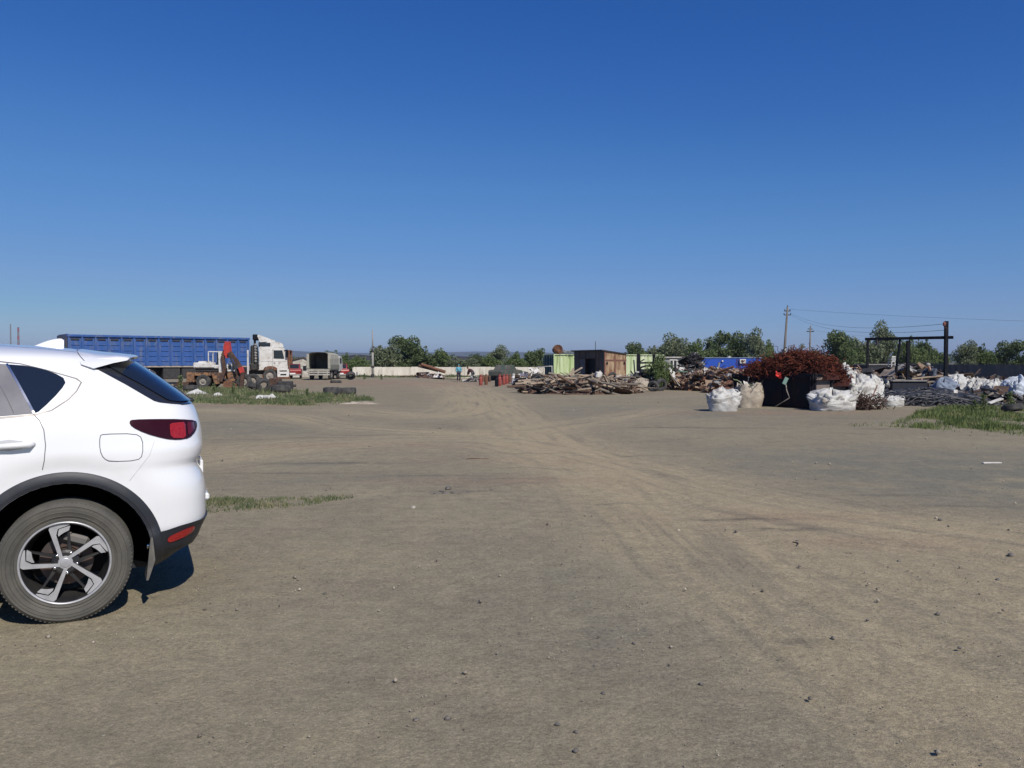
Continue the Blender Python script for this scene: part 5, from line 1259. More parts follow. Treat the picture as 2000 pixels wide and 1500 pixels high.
def piece(kind, name, label, cat, loc, size, m, rot=(0, 0, 0), group=None, seed=0):
    q = MB(); s_ = size
    if kind == 'pipe': q.lathe([(s_ * .10, -s_), (s_ * .125, -s_), (s_ * .125, s_), (s_ * .10, s_)], 18, 'x', closed=True)
    elif kind == 'drum':
        q.lathe([(0, 0), (.28, 0), (.29, .02), (.28, .04), (.28, .28), (.292, .30), (.28, .32), (.28, .56), (.292, .58), (.28, .60), (.28, .84), (.29, .86), (.28, .88), (.26, .87), (0, .86)], 22, 'z')
    elif kind == 'cylinder':
        q.lathe([(0, .04), (.09, .04), (.125, .08), (.13, .12), (.13, .48), (.12, .55), (.08, .60), (.035, .62), (.035, .66), (0, .66)], 16, 'z'); q.lathe([(.10, 0), (.11, 0), (.11, .07), (.10, .07)], 16, 'z', closed=True); q.lathe([(.075, .62), (.085, .62), (.085, .74), (.075, .74)], 12, 'z', closed=True)
    elif kind == 'plank': q.box((0, 0, 0), (s_, .13, .035), None, .006)
    elif kind == 'beam': q.box((0, 0, 0), (s_, .10, .09), None, .01)
    elif kind == 'log':
        q.tube([(-s_ / 2, 0, 0), (-s_ * .2, .04, .02), (s_ * .2, -.03, .0), (s_ / 2, .02, .01)], [.07, .066, .06, .055], 10)
    elif kind == 'root':
        q.tube([(-s_ / 2, 0, -.05), (-s_ * .25, .14, .08), (0, .02, .16), (s_ * .25, -.14, .08), (s_ / 2, -.26, -.06)], [.06, .055, .05, .045, .03], 8); q.tube([(0, .02, .16), (s_ * .12, .2, .26), (s_ * .2, .36, .34)], [.045, .03, .02], 7)
    elif kind == 'sheet':
        N = 9; vs = []
        for i in range(N):
            for j in range(N): u, v = j / (N - 1) - .5, i / (N - 1) - .5; vs.append((u * s_, v * s_ * .7, .16 * s_ * noise.fractal(Vector((u * 2.5 + seed, v * 2.5, seed * 3)), 1, 2, 2)))
        vs2 = [(x, y, z - .012) for x, y, z in vs]; fs = []
        for i in range(N - 1):
            for j in range(N - 1): a = (i * N + j, i * N + j + 1, (i + 1) * N + j + 1, (i + 1) * N + j); fs.append(a); fs.append(tuple(x + N * N for x in a)[::-1])
        for i in range(N - 1):
            for (a, b) in ((i, i + 1), ((N - 1) * N + i, (N - 1) * N + i + 1), (i * N, (i + 1) * N), (i * N + N - 1, (i + 1) * N + N - 1)): fs.append((a, b, b + N * N, a + N * N))
        q.add(vs + vs2, fs)
    elif kind == 'box': q.box((0, 0, s_ * .35), (s_, s_ * .7, s_ * .7), None, .03); q.bx(-s_ * .4, s_ * .4, -s_ * .36, -s_ * .345, s_ * .1, s_ * .6)
    o = q.build(name, m, None, ang=40 if kind in ('pipe', 'drum', 'cylinder', 'log', 'root') else None)
    o.location = loc; o.rotation_euler = rot; return tag(o, label, cat, group)
# pipes by the white wall
kx = 86 / 1600.0
piece('pipe', "steel_pipe", "thick rusty pipe lying slanted on top of the pile by the white wall", "pipe", Vector((XP(846, 86), 86, .95)), 1.35, mrust, (0, R(17), R(-12)))
bpy.data.objects[-1] if False else None
piece('pipe', "steel_pipe", "second rusty pipe just behind the slanted thick one", "pipe", Vector((XP(838, 86.6), 86.6, .92)), 1.2, mrustd, (0, R(14), R(20)))
piece('pipe', "steel_pipe", "dark pipe seen end-on under the slanted pipes", "pipe", Vector((XP(826, 86), 86, .35)), 1.5, mrustd, (0, 0, R(75)))
piece('pipe', "steel_pipe", "short pipe on the ground at the right foot of the pipe pile", "pipe", Vector((XP(862, 85), 85, .2)), 1.0, mrustd, (0, R(5), R(85)))
piece('log', "log", "long brown log on the ground left of the pipe pile", "log", Vector((XP(797, 85.5), 85.5, .12)), 1.7, mwood[1], (0, 0, R(4)))
heap("scrap_heap", "low tangle of rusty scrap under the slanted pipes", "scrap", XP(838, 85), 85.2, 1.6, .8, .5, 70, [mrustd, mrust, mgalv, mscrapw], ['bar', 'pipe', 'block', 'ring'], .6, 21)
sheet_obj("white_tub", 855, 737, 1.0, .7, .55, mscrapw, "white lumpy sack at the foot of the pipe pile", "sack", 12, D=84.5)
# gas cylinders and drums
cyl0 = None
for px, py, m, lab, sc in [(939, 753, mred, "dull red gas cylinder, leftmost of the row", 1.0), (949.5, 752, mrust, "brown gas cylinder beside the leftmost red one", 1.0), (970, 755, mblk, "black gas cylinder standing just left of the red group", .95), (976, 754, mred, "red gas cylinder at the left of the red group", 1.05),
                           (984, 752, mred, "second red gas cylinder of the group", 1.0), (990, 750, mred, "third red gas cylinder of the group", .95), (996, 749, mrust, "brownish gas cylinder right of the red group", .95), (1003, 754, mwhite, "white gas cylinder left of its twin by the tub", 1.1), (1014, 752, mwhite, "white gas cylinder right of its twin, above the tub", 1.05),
                           (944, 744, mrust, "small rusty gas cylinder behind the leftmost red one", .8), (956, 745, mrustd, "dark rusty gas cylinder behind the gap in the row", .8)]:
    D = DG(py); o = piece('cylinder', "gas_cylinder", lab, "gas cylinder", P(px, D), 1, mat("cyl_red", (.30, .055, .04), (.24, .05, .038), scale=6, rough=.6, c3=(.14, .06, .045), s3=9) if m is mred else m, group="gas cylinders standing in a row"); o.scale = (sc * .95, sc * .95, sc)
q = MB(); q.lathe([(0, .02), (.22, .02), (.30, .06), (.34, .36), (.37, .38), (.33, .38), (.28, .10), (0, .06)], 24, 'z'); o = q.build("tub", mat("dark_grey_tub", (.05, .053, .06)), None, ang=40); o.location = P(1015, DG(760)); tag(o, "dark grey round tub in front of the white gas cylinders", "tub")
old_car("wrecked_car", "stripped dark green car wreck in front of the white wall", P(988, 80, -.1), R(60), mat("wreck_green", (.05, .075, .06), (.12, .10, .085), scale=3), wreck=True)
# left junk heap, wood pile
heap("junk_heap", "mixed pile of light and dark junk left of the timber pile", "junk", XP(1038, 53), 53, 1.25, 1.3, .95, 190, [mscrapw, mgalv, mrustd, mdark, mscrapb, mat("lilac_scrap", (.25, .24, .32))], ['plate', 'bar', 'block', 'rod', 'lump'], .75, 31)
loose_tyre(1050, 760, .46, .26, R(12), R(-35), "upright tyre leaning between junk heap and timber pile")
loose_tyre(1034, 762, .40, .24, R(78), R(10), "tyre lying at the foot of the junk heap")
piece('sheet', "metal_sheet", "torn pale sheet on top of the left junk heap", "sheet", Vector((XP(1046, 54), 54, 1.0)), .9, mscrapw, (.4, .2, .5), seed=2)
q = MB(); kx = 55 / 1600.
q.tube([(-.5, 0, 0), (-.5, 0, 1.25), (.4, 0, 1.3), (.42, 0, 0)], .06, 8); o = q.build("goal_shaped_pipe", mgalv, None, smooth=True); o.location = P(1066, 55, 0); tag(o, "upright grey pipe frame behind the junk heap", "pipe")
Dw = 41.5; wx = XP(1132, Dw)
def wood_h(u, v): 
    r2 = u * u + v * v
    return max(0, 1 - r2) ** .6 * (.75 + .25 * noise.noise(Vector((u * 2, v * 2, 7)))) if r2 < 1 else 0
heap("wood_debris", "bark and splinter debris, coloured dark as gap shade between the stacked timbers", "debris", wx, Dw, 3.0, 2.1, .78, 330, [mrustd, mwood[1], mdark, mwood[0]], ['bar', 'bar', 'rod', 'bar', 'plate'], .9, 41, hf=wood_h)  # dark materials and mound paint shade into the gaps between timbers
random.seed(99); TB = {}
kinds = ['plank', 'beam', 'log', 'root']
TLAB = {'plank': "weathered plank in the tangled timber pile", 'beam': "squared beam in the tangled timber pile", 'log': "rough log in the tangled timber pile", 'root': "bent forked branch in the tangled timber pile"}
for k in range(112):
    while True:
        u, v = random.uniform(-1, 1), random.uniform(-1, .8)
        if u * u + v * v < 1: break
    kd = random.choice(kinds); L = random.choice([1.3, 1.9, 2.6]); mi = random.choice([0, 0, 1, 2, 2]); key = (kd, L, mi)
    loc = Vector((wx + u * 2.9, Dw + v * 2.0, .06 + wood_h(u, v) * .80 * random.uniform(.8, 1.12) + .04)); rot = (random.gauss(0, .2), random.gauss(0, .22), random.choice([random.gauss(0, .5), random.gauss(math.pi / 2, .7), random.gauss(-.5, .4)]))
    if key in TB: o = TB[key].copy(); COL.objects.link(o); o.location = loc; o.rotation_euler = rot
    else:
        o = piece(kd, {'plank': 'plank', 'beam': 'timber_beam', 'log': 'log', 'root': 'branch'}[kd], TLAB[kd], {'plank': 'plank', 'beam': 'beam', 'log': 'log', 'root': 'branch'}[kd], loc, L, mwood[mi], rot, "timbers of the tangled wood pile"); TB[key] = o
for (x0p, y0p, x1p, y1p, D, lab) in [(1179, 733, 1198, 770, 40.5, "pale board leaning steeply at the right of the timber pile"), (1108, 735, 1138, 718, 43.5, "long pole sticking up out of the timber pile toward the shed door"), (1020, 765, 1043, 766, 40.3, "pale thick plank lying at the left tip of the timber pile"), (1090, 747, 1112, 775, 39.7, "pale plank slanting down the front of the timber pile"), (1098, 735, 1150, 733, 42.5, "level pinkish board across the top of the timber pile"), (1128, 748, 1150, 763, 40.2, "pinkish board slanting in the middle of the timber pile"), (1095, 748, 1128, 736, 41.0, "greenish pole rising to the right in the timber pile"), (1060, 745, 1100, 742, 41.8, "level beam at the left top of the timber pile"), (1150, 770, 1190, 756, 39.9, "curved pale board at the front right of the timber pile")]:
    a = Vector((XP(x0p, D), D, max(.05, ZP(y0p, D)))); b = Vector((XP(x1p, D), D + .4, max(.05, ZP(y1p, D)))); q = MB(); c = (a + b) / 2; q.beam(a - c, b - c, .13, .07, .01); o = q.build("board", mat("pinkish_board", (.42, .29, .22), (.34, .24, .18), scale=6) if 'pink' in lab else (mat("greenish_board", (.30, .34, .26)) if 'green' in lab else mwood[2]), None); o.location = c; tag(o, lab, "board")
for px, py, z, lab in [(1207, 742, .55, "white dented canister at the right end of the timber pile"), (1168, 737, .75, "white plastic canister on the timber pile before the shed")]:
    q = MB(); q.box((0, 0, .16), (.34, .24, .32), None, .05); q.box((.05, 0, .35), (.12, .06, .06), None, .02); o = q.build("canister", mscrapw, None); D = 42; o.location = Vector((XP(px, D), D, z)); o.rotation_euler = (.1, .15, .4); tag(o, lab, "canister")
loose_tyre(1196, 752, .30, .2, R(30), R(20), "small pale tyre on the right slope of the timber pile", z=.6)
# central scrap heap
heap("scrap_heap", "black and brown scrap heap below the black frame, engines and rims", "scrap", XP(1262, 46.5), 46.5, 1.45, 1.3, 1.10, 260, [mdark, mdark, mrustd, mblk, mgalv], ['block', 'lump', 'pipe', 'ring', 'bar'], .8, 51)
loose_tyre(1291, 764, .35, .24, R(15), R(25), "upright black tyre below the green bush")
loose_tyre(1276, 765, .30, .22, R(20), R(-25), "upright black tyre left of the one below the green bush")
loose_tyre(1262, 752, .42, .26, R(80), 0, "tyre lying on the dark scrap under the frame", z=.55)
heap("scrap_heap", "dark tall stack of twisted scrap left of the blue cabin", "scrap", XP(1352, 48.5), 48.5, .75, .9, 1.95, 230, [mdark, mdark, mrustd, mdark, mgalv], ['bar', 'pipe', 'block', 'plate', 'curl', 'rod'], .75, 52, hf=lambda u, v: max(0, 1 - (u * u + v * v)) ** .45)
heap("scrap_heap", "pale and rusty scrap heap below the grey cabin's window", "scrap", XP(1320, 47), 47.0, 1.25, 1.2, 1.25, 240, [mscrapb, mgalv, mrustd, mscrapw, mdark], ['plate', 'pipe', 'bar', 'lump', 'rod'], .75, 53)
heap("scrap_heap", "big brown scrap heap in front of the blue cabin", "scrap", XP(1408, 46), 46.0, 2.6, 2.2, 1.32, 700, [mrust, mrustd, mscrapb, mrustd, mgalv, mscrapb], ['plate', 'pipe', 'bar', 'lump', 'rod', 'ring', 'block'], .6, 54, hf=lambda u, v: max(0, 1 - (u * u + v * v)) ** .5 * (.85 + .15 * noise.noise(Vector((u * 3, v * 3, 1)))))
heap("scrap_heap", "brown scrap heap right behind the black skip", "scrap", XP(1480, 40), 42.0, 2.2, 1.8, 1.15, 260, [mrust, mrustd, mscrapb, mrustd, mgalv], ['plate', 'pipe', 'bar', 'lump', 'rod'], .6, 55)
for i, (px, py, D, kd, s_, m, lab, rot) in enumerate([(1313, 729, 46, 'sheet', .9, mscrapw, "pale folded sheets spilling below the cabin window", (.5, .9, .2)), (1319, 742, 45.2, 'plank', 1.0, mscrapw, "pale slanting board under the grey cabin", (.2, .9, .1)), (1311, 735, 45.4, 'plank', 1.0, mscrapb, "tan slanting board under the grey cabin", (.2, 1.0, .3)),
    (1392, 753, 43.8, 'pipe', .5, mscrapb, "tan pipe lying level at the front of the brown heap", (0, 0, 0)), (1405, 752, 43.7, 'box', .35, mscrapb, "tan box at the front of the brown heap", (0, .2, .4)), (1385, 729, 45.5, 'sheet', .7, mscrapw, "white bent bracket on top of the brown heap", (1.0, .4, .3)), (1411, 727, 46, 'sheet', .6, mscrapw, "small white scrap sheet before the blue cabin", (.2, .2, .9)),
    (1333, 726, 45.5, 'pipe', .3, mat("green_pipe", (.07, .14, .10)), "greenish pipe end beside the dark tall stack", (0, .1, .2)), (1250, 738, 46.5, 'box', .5, mscrapw, "white box leaning on the black frame's left post", (.2, 0, .3)), (1240, 730, 47.5, 'plank', 1.6, mdark, "dark plank standing left of the black frame", (0, R(85), .2))]):
    piece(kd, {'pipe': 'pipe', 'sheet': 'metal_sheet', 'plank': 'board', 'box': 'scrap_box'}[kd], lab, {'pipe': 'pipe', 'sheet': 'sheet', 'plank': 'board', 'box': 'box'}[kd], Vector((XP(px, D), D, max(.1, ZP(py, D)))), s_, m, rot, seed=i)
for i, (px, py, kd, lab) in enumerate([(1420, 722, 'pipe', "rusty pipe on the crest of the brown heap"), (1442, 735, 'pipe', "rusty pipe near the skip end of the brown heap"), (1380, 742, 'pipe', "rusty pipe low on the left of the brown heap"), (1366, 735, 'sheet', "rusty sheet next to the dark tall stack"), (1400, 735, 'sheet', "rusty sheet in the middle of the brown heap"), (1430, 750, 'sheet', "rusty sheet behind the front white bulk bag")]):
    D = 44.2; piece(kd, 'pipe' if kd == 'pipe' else 'metal_sheet', lab, kd, Vector((XP(px, D), D + .4, max(.15, ZP(py, D)))), .5 if kd == 'pipe' else .8, mrust if kd == 'pipe' else mrustd, (random.gauss(0, .4), random.gauss(0, .3), random.uniform(0, 3)), "rusty %ss on the brown heap" % kd, seed=i + 20)
put_tree(1288, 700, 40, 45.5, 'bush', 1, "bright green bush growing out of the scrap right of the frame")
put_tree(1266, 722, 26, 46.2, 'bush', 2, "small green shrub growing below the arched bar of the frame")
# ------------------------------------------------------------------ skip with rusty wire
t = thing("skip", "black steel skip heaped with rusty wire shavings", "skip", P(1590, 27, 0), 0)
u1 = Vector((-math.sin(A27), math.cos(A27), 0)); u2 = Vector((math.cos(A27), math.sin(A27), 0))   # along the long dark side, along the short lit side
LS, WS, HS = 3.87, 1.6, 1.08
def quadbox(q, a, b, c, d, th=.05):
    a, b, c, d = map(Vector, (a, b, c, d)); n_ = (b - a).cross(d - a).normalized() * th; q.add([a, b, c, d, a + n_, b + n_, c + n_, d + n_], [(0, 1, 2, 3), (4, 5, 6, 7), (0, 1, 5, 4), (1, 2, 6, 5), (2, 3, 7, 6), (3, 0, 4, 7)])
up = Vector((0, 0, HS)); o0 = Vector((0, 0, .06)); e0 = u1 * LS; sl = u1 * .35
q = MB(); quadbox(q, o0 + sl * .2, o0 + up, e0 + up, e0 - sl + o0); q.build("side_panel", mat("shaded_skip_steel", (.010, .010, .015), (.020, .014, .014), scale=2, rough=.7, spec=.15, c3=(.05, .02, .014), s3=4, m3=(.60, .76)), t)  # near-black colour paints the long side's shade; red-brown patches are rust
q = MB(); quadbox(q, o0 + sl * .2, o0 + up, up + u2 * WS, u2 * WS + o0 + sl * .2); q.build("end_panel", mat("lit_brown_steel", (.20, .16, .14), (.15, .12, .11), scale=3, c3=(.1, .07, .06), s3=6, stretch=(1, 1, .3)), t)  # lighter brown paints this end as the sunlit side
q = MB(); quadbox(q, u2 * WS + o0, u2 * WS + up, u2 * WS + e0 + up, u2 * WS + e0 - sl + o0); quadbox(q, e0 - sl + o0, e0 + up, e0 + up + u2 * WS, e0 - sl + u2 * WS + o0); quadbox(q, o0, e0 - sl + o0, e0 - sl + u2 * WS + o0, u2 * WS + o0, .04); q.build("back_panel", mblk, t)
q = MB()
for a, b in ((o0 + up, e0 + up), (o0 + up, up + u2 * WS), (u2 * WS + up, e0 + u2 * WS + up), (e0 + up, e0 + up + u2 * WS)): q.beam(a, b, .09, .08, .01)
for f_ in (.03, .36, .68, .97): q.beam(u1 * LS * f_ * .97 + Vector((-.03, -.03, .08)), u1 * LS * f_ + up + Vector((-.03, -.03, 0)), .07, .07, .01)
for f_ in (.03, .5, .97): q.beam(u2 * WS * f_ + Vector((.0, -.03, .08)), u2 * WS * f_ + up + Vector((.0, -.03, 0)), .06, .06, .01)
q.build("rim_and_ribs", mblk, t)
q = MB(); q.tube([u1 * LS * .30 + Vector((-.1, -.1, .95)), u1 * LS * .28 + Vector((-.12, -.1, .6)), u1 * LS * .25 + Vector((-.1, -.1, .35)), u1 * LS * .40 + Vector((-.2, -.2, .02))], .018, 6); o = q.build("rope", mat("pale_rope", (.30, .26, .22)), None, smooth=True); o.location = t.location; tag(o, "pale rope hanging down the skip's black side", "rope")
sk = t
ctr = Vector(t.location) + u1 * LS * .47 + u2 * WS * .5
def wire_heap(label, name, cx, cy, z0, rx, ry, h, rz, n, mats, seed, r=.011, L=1.0, hf=None):
    random.seed(seed); q = MB(); ca, sa = math.cos(rz), math.sin(rz); hf = hf or (lambda u, v: max(0, 1 - u * u - v * v) ** .5)
    N = 26; vs = []; fs = []; q.mi = 1
    for i in range(N):
        for j in range(N):
            u, v = -1 + 2 * j / (N - 1), -1 + 2 * i / (N - 1); x, y = u * rx, v * ry; z = hf(u * 1.02, v * 1.02) * h * .86 + .06 * noise.noise(Vector((u * 6, v * 6, seed))); vs.append((x * ca - y * sa, x * sa + y * ca, z if u * u + v * v < .98 else -.05))
    for i in range(N - 1):
        for j in range(N - 1): fs.append((i * N + j, i * N + j + 1, (i + 1) * N + j + 1, (i + 1) * N + j))
    q.add(vs, fs)
    for k in range(n):
        while True:
            u, v = random.uniform(-1, 1), random.uniform(-1, 1)
            if u * u + v * v < 1: break
        x, y = u * rx, v * ry; q.mi = random.choice([0, 0, 1, 1, 2]); c = Vector((x * ca - y * sa, x * sa + y * ca, hf(u, v) * h * random.uniform(.86, 1.0))); q.tube(curl(c, L * random.uniform(.4, 1.0), 9, 1.5), r * random.uniform(.7, 1.3), 3, False)
    q.mi = 0; o = q.build(name, None, None, mats=mats); o.location = (cx, cy, z0); tag(o, label, "wire", None, 'stuff'); return o
mw = [mat("rust_wire_red", (.105, .027, .016), (.14, .036, .020), scale=8, rough=.9, spec=.2), mat("rust_wire_dark", (.040, .013, .011), (.055, .018, .013), scale=6, rough=.9, spec=.2), mat("rust_wire_orange", (.19, .062, .030), (.15, .046, .025), scale=9, rough=.9, spec=.2)]
wire_heap("springy heap of dark red rusty wire filling the black skip", "wire_heap", ctr.x - .05, ctr.y, 1.02, 2.0, .86, .84, math.pi / 2 + A27, 2600, mw, 61, hf=lambda u, v: max(0, 1 - u * u * .85 - v * v) ** .55 * (.60 + .40 * float(sst(.55, -.35, u)) + .12 * noise.noise(Vector((u * 3, v * 2, 3)))))
wire_heap("rusty wire hanging over the right rim of the skip", "wire_heap", XP(1633, 27.8), 27.8, .80, .42, .45, .50, 0, 320, mw, 62, L=.6)
piece('sheet', "red_rag", "bright red rag hanging from the wire over the skip's dark side", "rag", Vector((XP(1516, 28.4), 28.1, ZP(732, 28.1))), .30, mat("bright_red_cloth", (.60, .03, .02), (.5, .04, .03), scale=8), (1.2, .3, .4), seed=3)
piece('plank', "green_strip", "short pale green strip hanging on the skip's dark side", "strip", Vector((XP(1534, 27.7), 27.7, ZP(744, 27.7))), .25, mat("pale_green", (.16, .26, .22)), (R(90), R(-65), 0))
# ------------------------------------------------------------------ big bags
def bag(px, D, w_, h_, m, label, seed, open_=False, flat=.75, rz=0, z=0, dpt=None, wr=.10):
    t = thing("big_bag", label, "bag", Vector((XP(px, D), D, z)), R(rz), "bulk bags around the skip and cable heap")
    nu, nv = 56, 36; vs = []; fs = []; dpt = dpt or w_ * .85
    for i in range(nv + 1):
        t_ = i / nv; zz = h_ * (1 - (1 - t_) ** 1.0)
        prof = (.92 + .13 * math.sin(min(1, t_ * 1.5) * math.pi * .70)) if t_ < .68 else None
        base = .92 + .13 * math.sin(min(1, .68 * 1.5) * math.pi * .70)
        k = prof if prof else base * (math.cos((t_ - .68) / .32 * math.pi / 2) ** flat * (1 if not open_ else 1) if not open_ else (1 - .12 * (t_ - .68) / .32))
        for j in range(nu):
            a = 2 * math.pi * j / nu; ca, sa = math.cos(a), math.sin(a); sq = (abs(ca) ** 3.2 + abs(sa) ** 3.2) ** (-1 / 3.2)
            p = Vector((ca * 1.2 + seed * 5.1, sa * 1.2, t_ * 1.6)); n1 = noise.fractal(p, 1, 2, 3); n2_ = noise.fractal(p * 1.7 + Vector((3, 9, 1)), 1, 2, 2)
            rd = noise.fractal(Vector((ca * 1.9 + .9 * n1, sa * 1.9 + .9 * n2_, t_ * 2.2 + 1.1 * n1 + ca * .8)) + Vector((seed, 0, 0)), 1.0, 2.0, 3); rid = max(-.5, 1 - abs(rd) * 4.6)
            lowk = .12 + .88 * float(sst(.22, .72, t_))
            rr = k * sq * .95 * (1 + .12 * n1 + wr * .85 * rid * lowk); zo = zz * (1 + .22 * n2_ * t_) + wr * .8 * rid * t_ * h_
            if t_ > .98 and not open_: rr *= .05
            vs.append((rr * ca * w_ / 2, rr * sa * dpt / 2, max(0, zo - (.0 if t_ else .02))))
    for i in range(nv):
        for j in range(nu): j2 = (j + 1) % nu; fs.append((i * nu + j, i * nu + j2, (i + 1) * nu + j2, (i + 1) * nu + j))
    q = MB(); q.add(vs, fs)
    if open_:
        rim = nv * nu; b = len(q.v); inner = []
        for zf, s_ in ((1.0, .93), (.8, .86), (.72, .3)):
            for j in range(nu): x, y, z_ = vs[rim + j]; inner.append((x * s_, y * s_, z_ * zf))
        q.add(inner, [(i * nu + j, i * nu + (j + 1) % nu, (i + 1) * nu + (j + 1) % nu, (i + 1) * nu + j) for i in range(2) for j in range(nu)] + [tuple(2 * nu + j for j in range(nu))])
        q.add([vs[rim + j] for j in range(nu)] + inner[:nu], [(j, (j + 1) % nu, nu + (j + 1) % nu, nu + j) for j in range(nu)])
    q.build("sack", m, t, smooth=True)
    for sx, sy in ((-.6, -.55), (.6, -.5), (.55, .6)):
        q = MB(); c = Vector((sx * w_ * .55, sy * dpt * .5, h_ * .95)); q.tube([c + Vector((-.12, 0, -.1)), c + Vector((-.04, -.03, .06)), c + Vector((.06, -.03, .05)), c + Vector((.13, 0, -.12))], .014, 5)
        q.build("lifting_strap", m, t, smooth=True)
    return t
bag(1413, 26.2, 1.0, .66, msack, "white bulk bag nearest the open yard, crumpled top, dark left side", 1, wr=.19)
bag(1463, 28.2, .92, .76, msackd, "dirty beige bulk bag with open top beside the black skip", 2, open_=True, wr=.05)
heap("bag_contents", "tangled light scrap showing in the dirty open bag", "scrap", XP(1463, 28.2), 28.2, .38, .32, .22, 60, [mscrapw, mdark, mgalv, mat("moss_green", (.2, .24, .12))], ['plate', 'curl', 'lump'], .3, 71).location.z = .60
bag(1626, 26.4, 1.35, .60, msack, "wide white bulk bag slumped at the right foot of the skip", 3, wr=.20, flat=.55)
bag(1672, 28.8, 1.35, .98, msack, "white bulk bag stacked behind the slumped one, right of the skip", 4, wr=.20, flat=.6)
bag(1652, 30.2, .9, 1.28, msack, "white bag standing highest, under the wire heap's right tail", 5, wr=.16)
bag(1700, 29.6, .8, .95, msack, "white bag leaning toward the cable heap", 6, wr=.2)
bag(1745, 28.6, .70, .34, msack, "small white bag lying at the foot of the cable heap", 7, wr=.14, flat=.6)
bag(1869, 33.5, 1.05, .98, msack, "white domed bag right of the crouching person", 8, wr=.06)
bag(1845, 33.0, 1.0, .86, mat("shaded_blue_grey_sack", (.20, .24, .31), (.16, .19, .25), scale=4), "bag coloured blue-grey as if in shade, in front of the crouching person", 9, wr=.08)  # shade put into the sack colour, a blue-grey version of white
bag(1908, 33.2, 1.0, .84, msack, "white bag second in the right row, striped by folds", 10, wr=.20)
bag(1946, 32.6, 1.0, .82, msack, "white bag third in the right row before the grey fence", 11, wr=.14)
bag(1990, 32.0, 1.1, .84, mat("pale_blue_sack", (.48, .53, .60), (.40, .44, .50), scale=4), "pale bluish bag at the right edge of the picture", 12, wr=.18)
bag(1252, 45.0, .85, .62, msackd, "grubby white sack at the left foot of the dark scrap", 13, wr=.12)
# rusty coil and cable heap
t = thing("wire_coil", "rusty wire coil with rods lying right of the slumped white bag", "wire", P(1690, DG(800), 0), 0)
q = MB(); random.seed(5)
for k in range(150): q.tube(curl(Vector((random.gauss(0, .28), random.gauss(0, .18), random.uniform(.03, .32))), .6, 7, .7), .013, 4, False)
q.build("coil", mrustd, t)
q = MB(); q.tube([(-.1, 0, .1), (.35, .2, .45), (.62, .5, .78)], .02, 6); q.tube([(-.5, 0, .15), (.5, .1, .3)], .02, 6); q.build("rod", mrust, t)
heap("cable_heap", "wide low heap of tangled black hoses and cables", "cables", XP(1808, 30.5), 30.6, 2.35, 2.0, .62, 0, [mhose], [], 1, 81, hf=lambda u, v: max(0, 1 - (u * u + v * v)) ** .6 * (.8 + .3 * noise.noise(Vector((u * 2.5, v * 2, 2)))))
random.seed(8); q = MB(); cxx, cyy = XP(1808, 30.5), 30.6
for k in range(420):
    u, v = random.uniform(-1, 1), random.uniform(-1, 1)
    if u * u + v * v > 1: continue
    a = random.gauss(-.15, .45); L = random.uniform(.7, 1.9); pts = []
    c0 = random.gauss(0, .5); rr_ = random.choice([.016, .022, .03])
    for s_ in np.linspace(-.5, .5, 9):
        x = u * 2.3 + math.cos(a + c0 * s_) * L * s_; y = v * 1.95 + math.sin(a + c0 * s_) * L * s_; r2 = (x / 2.4) ** 2 + (y / 2.05) ** 2; z = .62 * max(0, 1 - r2) ** .6 * (.8 + .3 * noise.noise(Vector((x / 2.3 * 2.5, y / 1.95 * 2, 2)))) + .03 + .05 * abs(noise.noise(Vector((k, s_ * 3, 0)))); pts.append((x, y, max(z, rr_)))
    q.tube(pts, rr_, 5)
o = q.build("hoses", mhose, None, smooth=True); o.location = (cxx, cyy, 0); tag(o, "black hoses strewn over the cable heap", "hoses", None, 'stuff')
heap("junk_heap", "junk strewn between the cable heap and the right-hand bags", "junk", XP(1905, 31), 31.0, 2.3, 1.2, .42, 230, [mrustd, mdark, mwood[0], mdark, mgalv, mwood[1]], ['bar', 'rod', 'pipe', 'lump', 'plate'], .75, 82)
heap("junk_heap", "dark junk and timbers behind the cable heap below the gantry", "junk", XP(1770, 37), 37.5, 3.6, 2.0, 1.45, 560, [mdark, mblk, mdark, mrustd, mwood[0], mscrapb, mgalv, mwood[1]], ['bar', 'plate', 'pipe', 'lump', 'block', 'rod'], .8, 83)
heap("brushwood_heap", "tan brushwood heap between the rusty wire and the gantry's left post", "brushwood", XP(1665, 36), 36.0, 1.6, 1.2, 1.38, 360, [mat("straw_tan", (.42, .29, .15), (.34, .22, .11), scale=5), mwood[0], mat("straw_pink", (.36, .22, .16))], ['rod', 'bar', 'rod'], .6, 84)
heap("junk_heap", "dark bagged rubbish between the white bags and the dark bin", "junk", XP(1700, 33), 33.5, 1.3, .9, 1.22, 90, [mdark, mblk, mat("navy_plastic", (.02, .03, .06)), mdark, mgalv], ['lump', 'lump', 'bar', 'block'], .9, 85)
heap("junk_heap", "timber and rag scraps on the far right before the fence", "junk", XP(1890, 38), 38.0, 3.2, 1.3, .98, 240, [mwood[0], mwood[1], mscrapb, mdark, mrustd], ['bar', 'bar', 'plate', 'lump'], .9, 86)
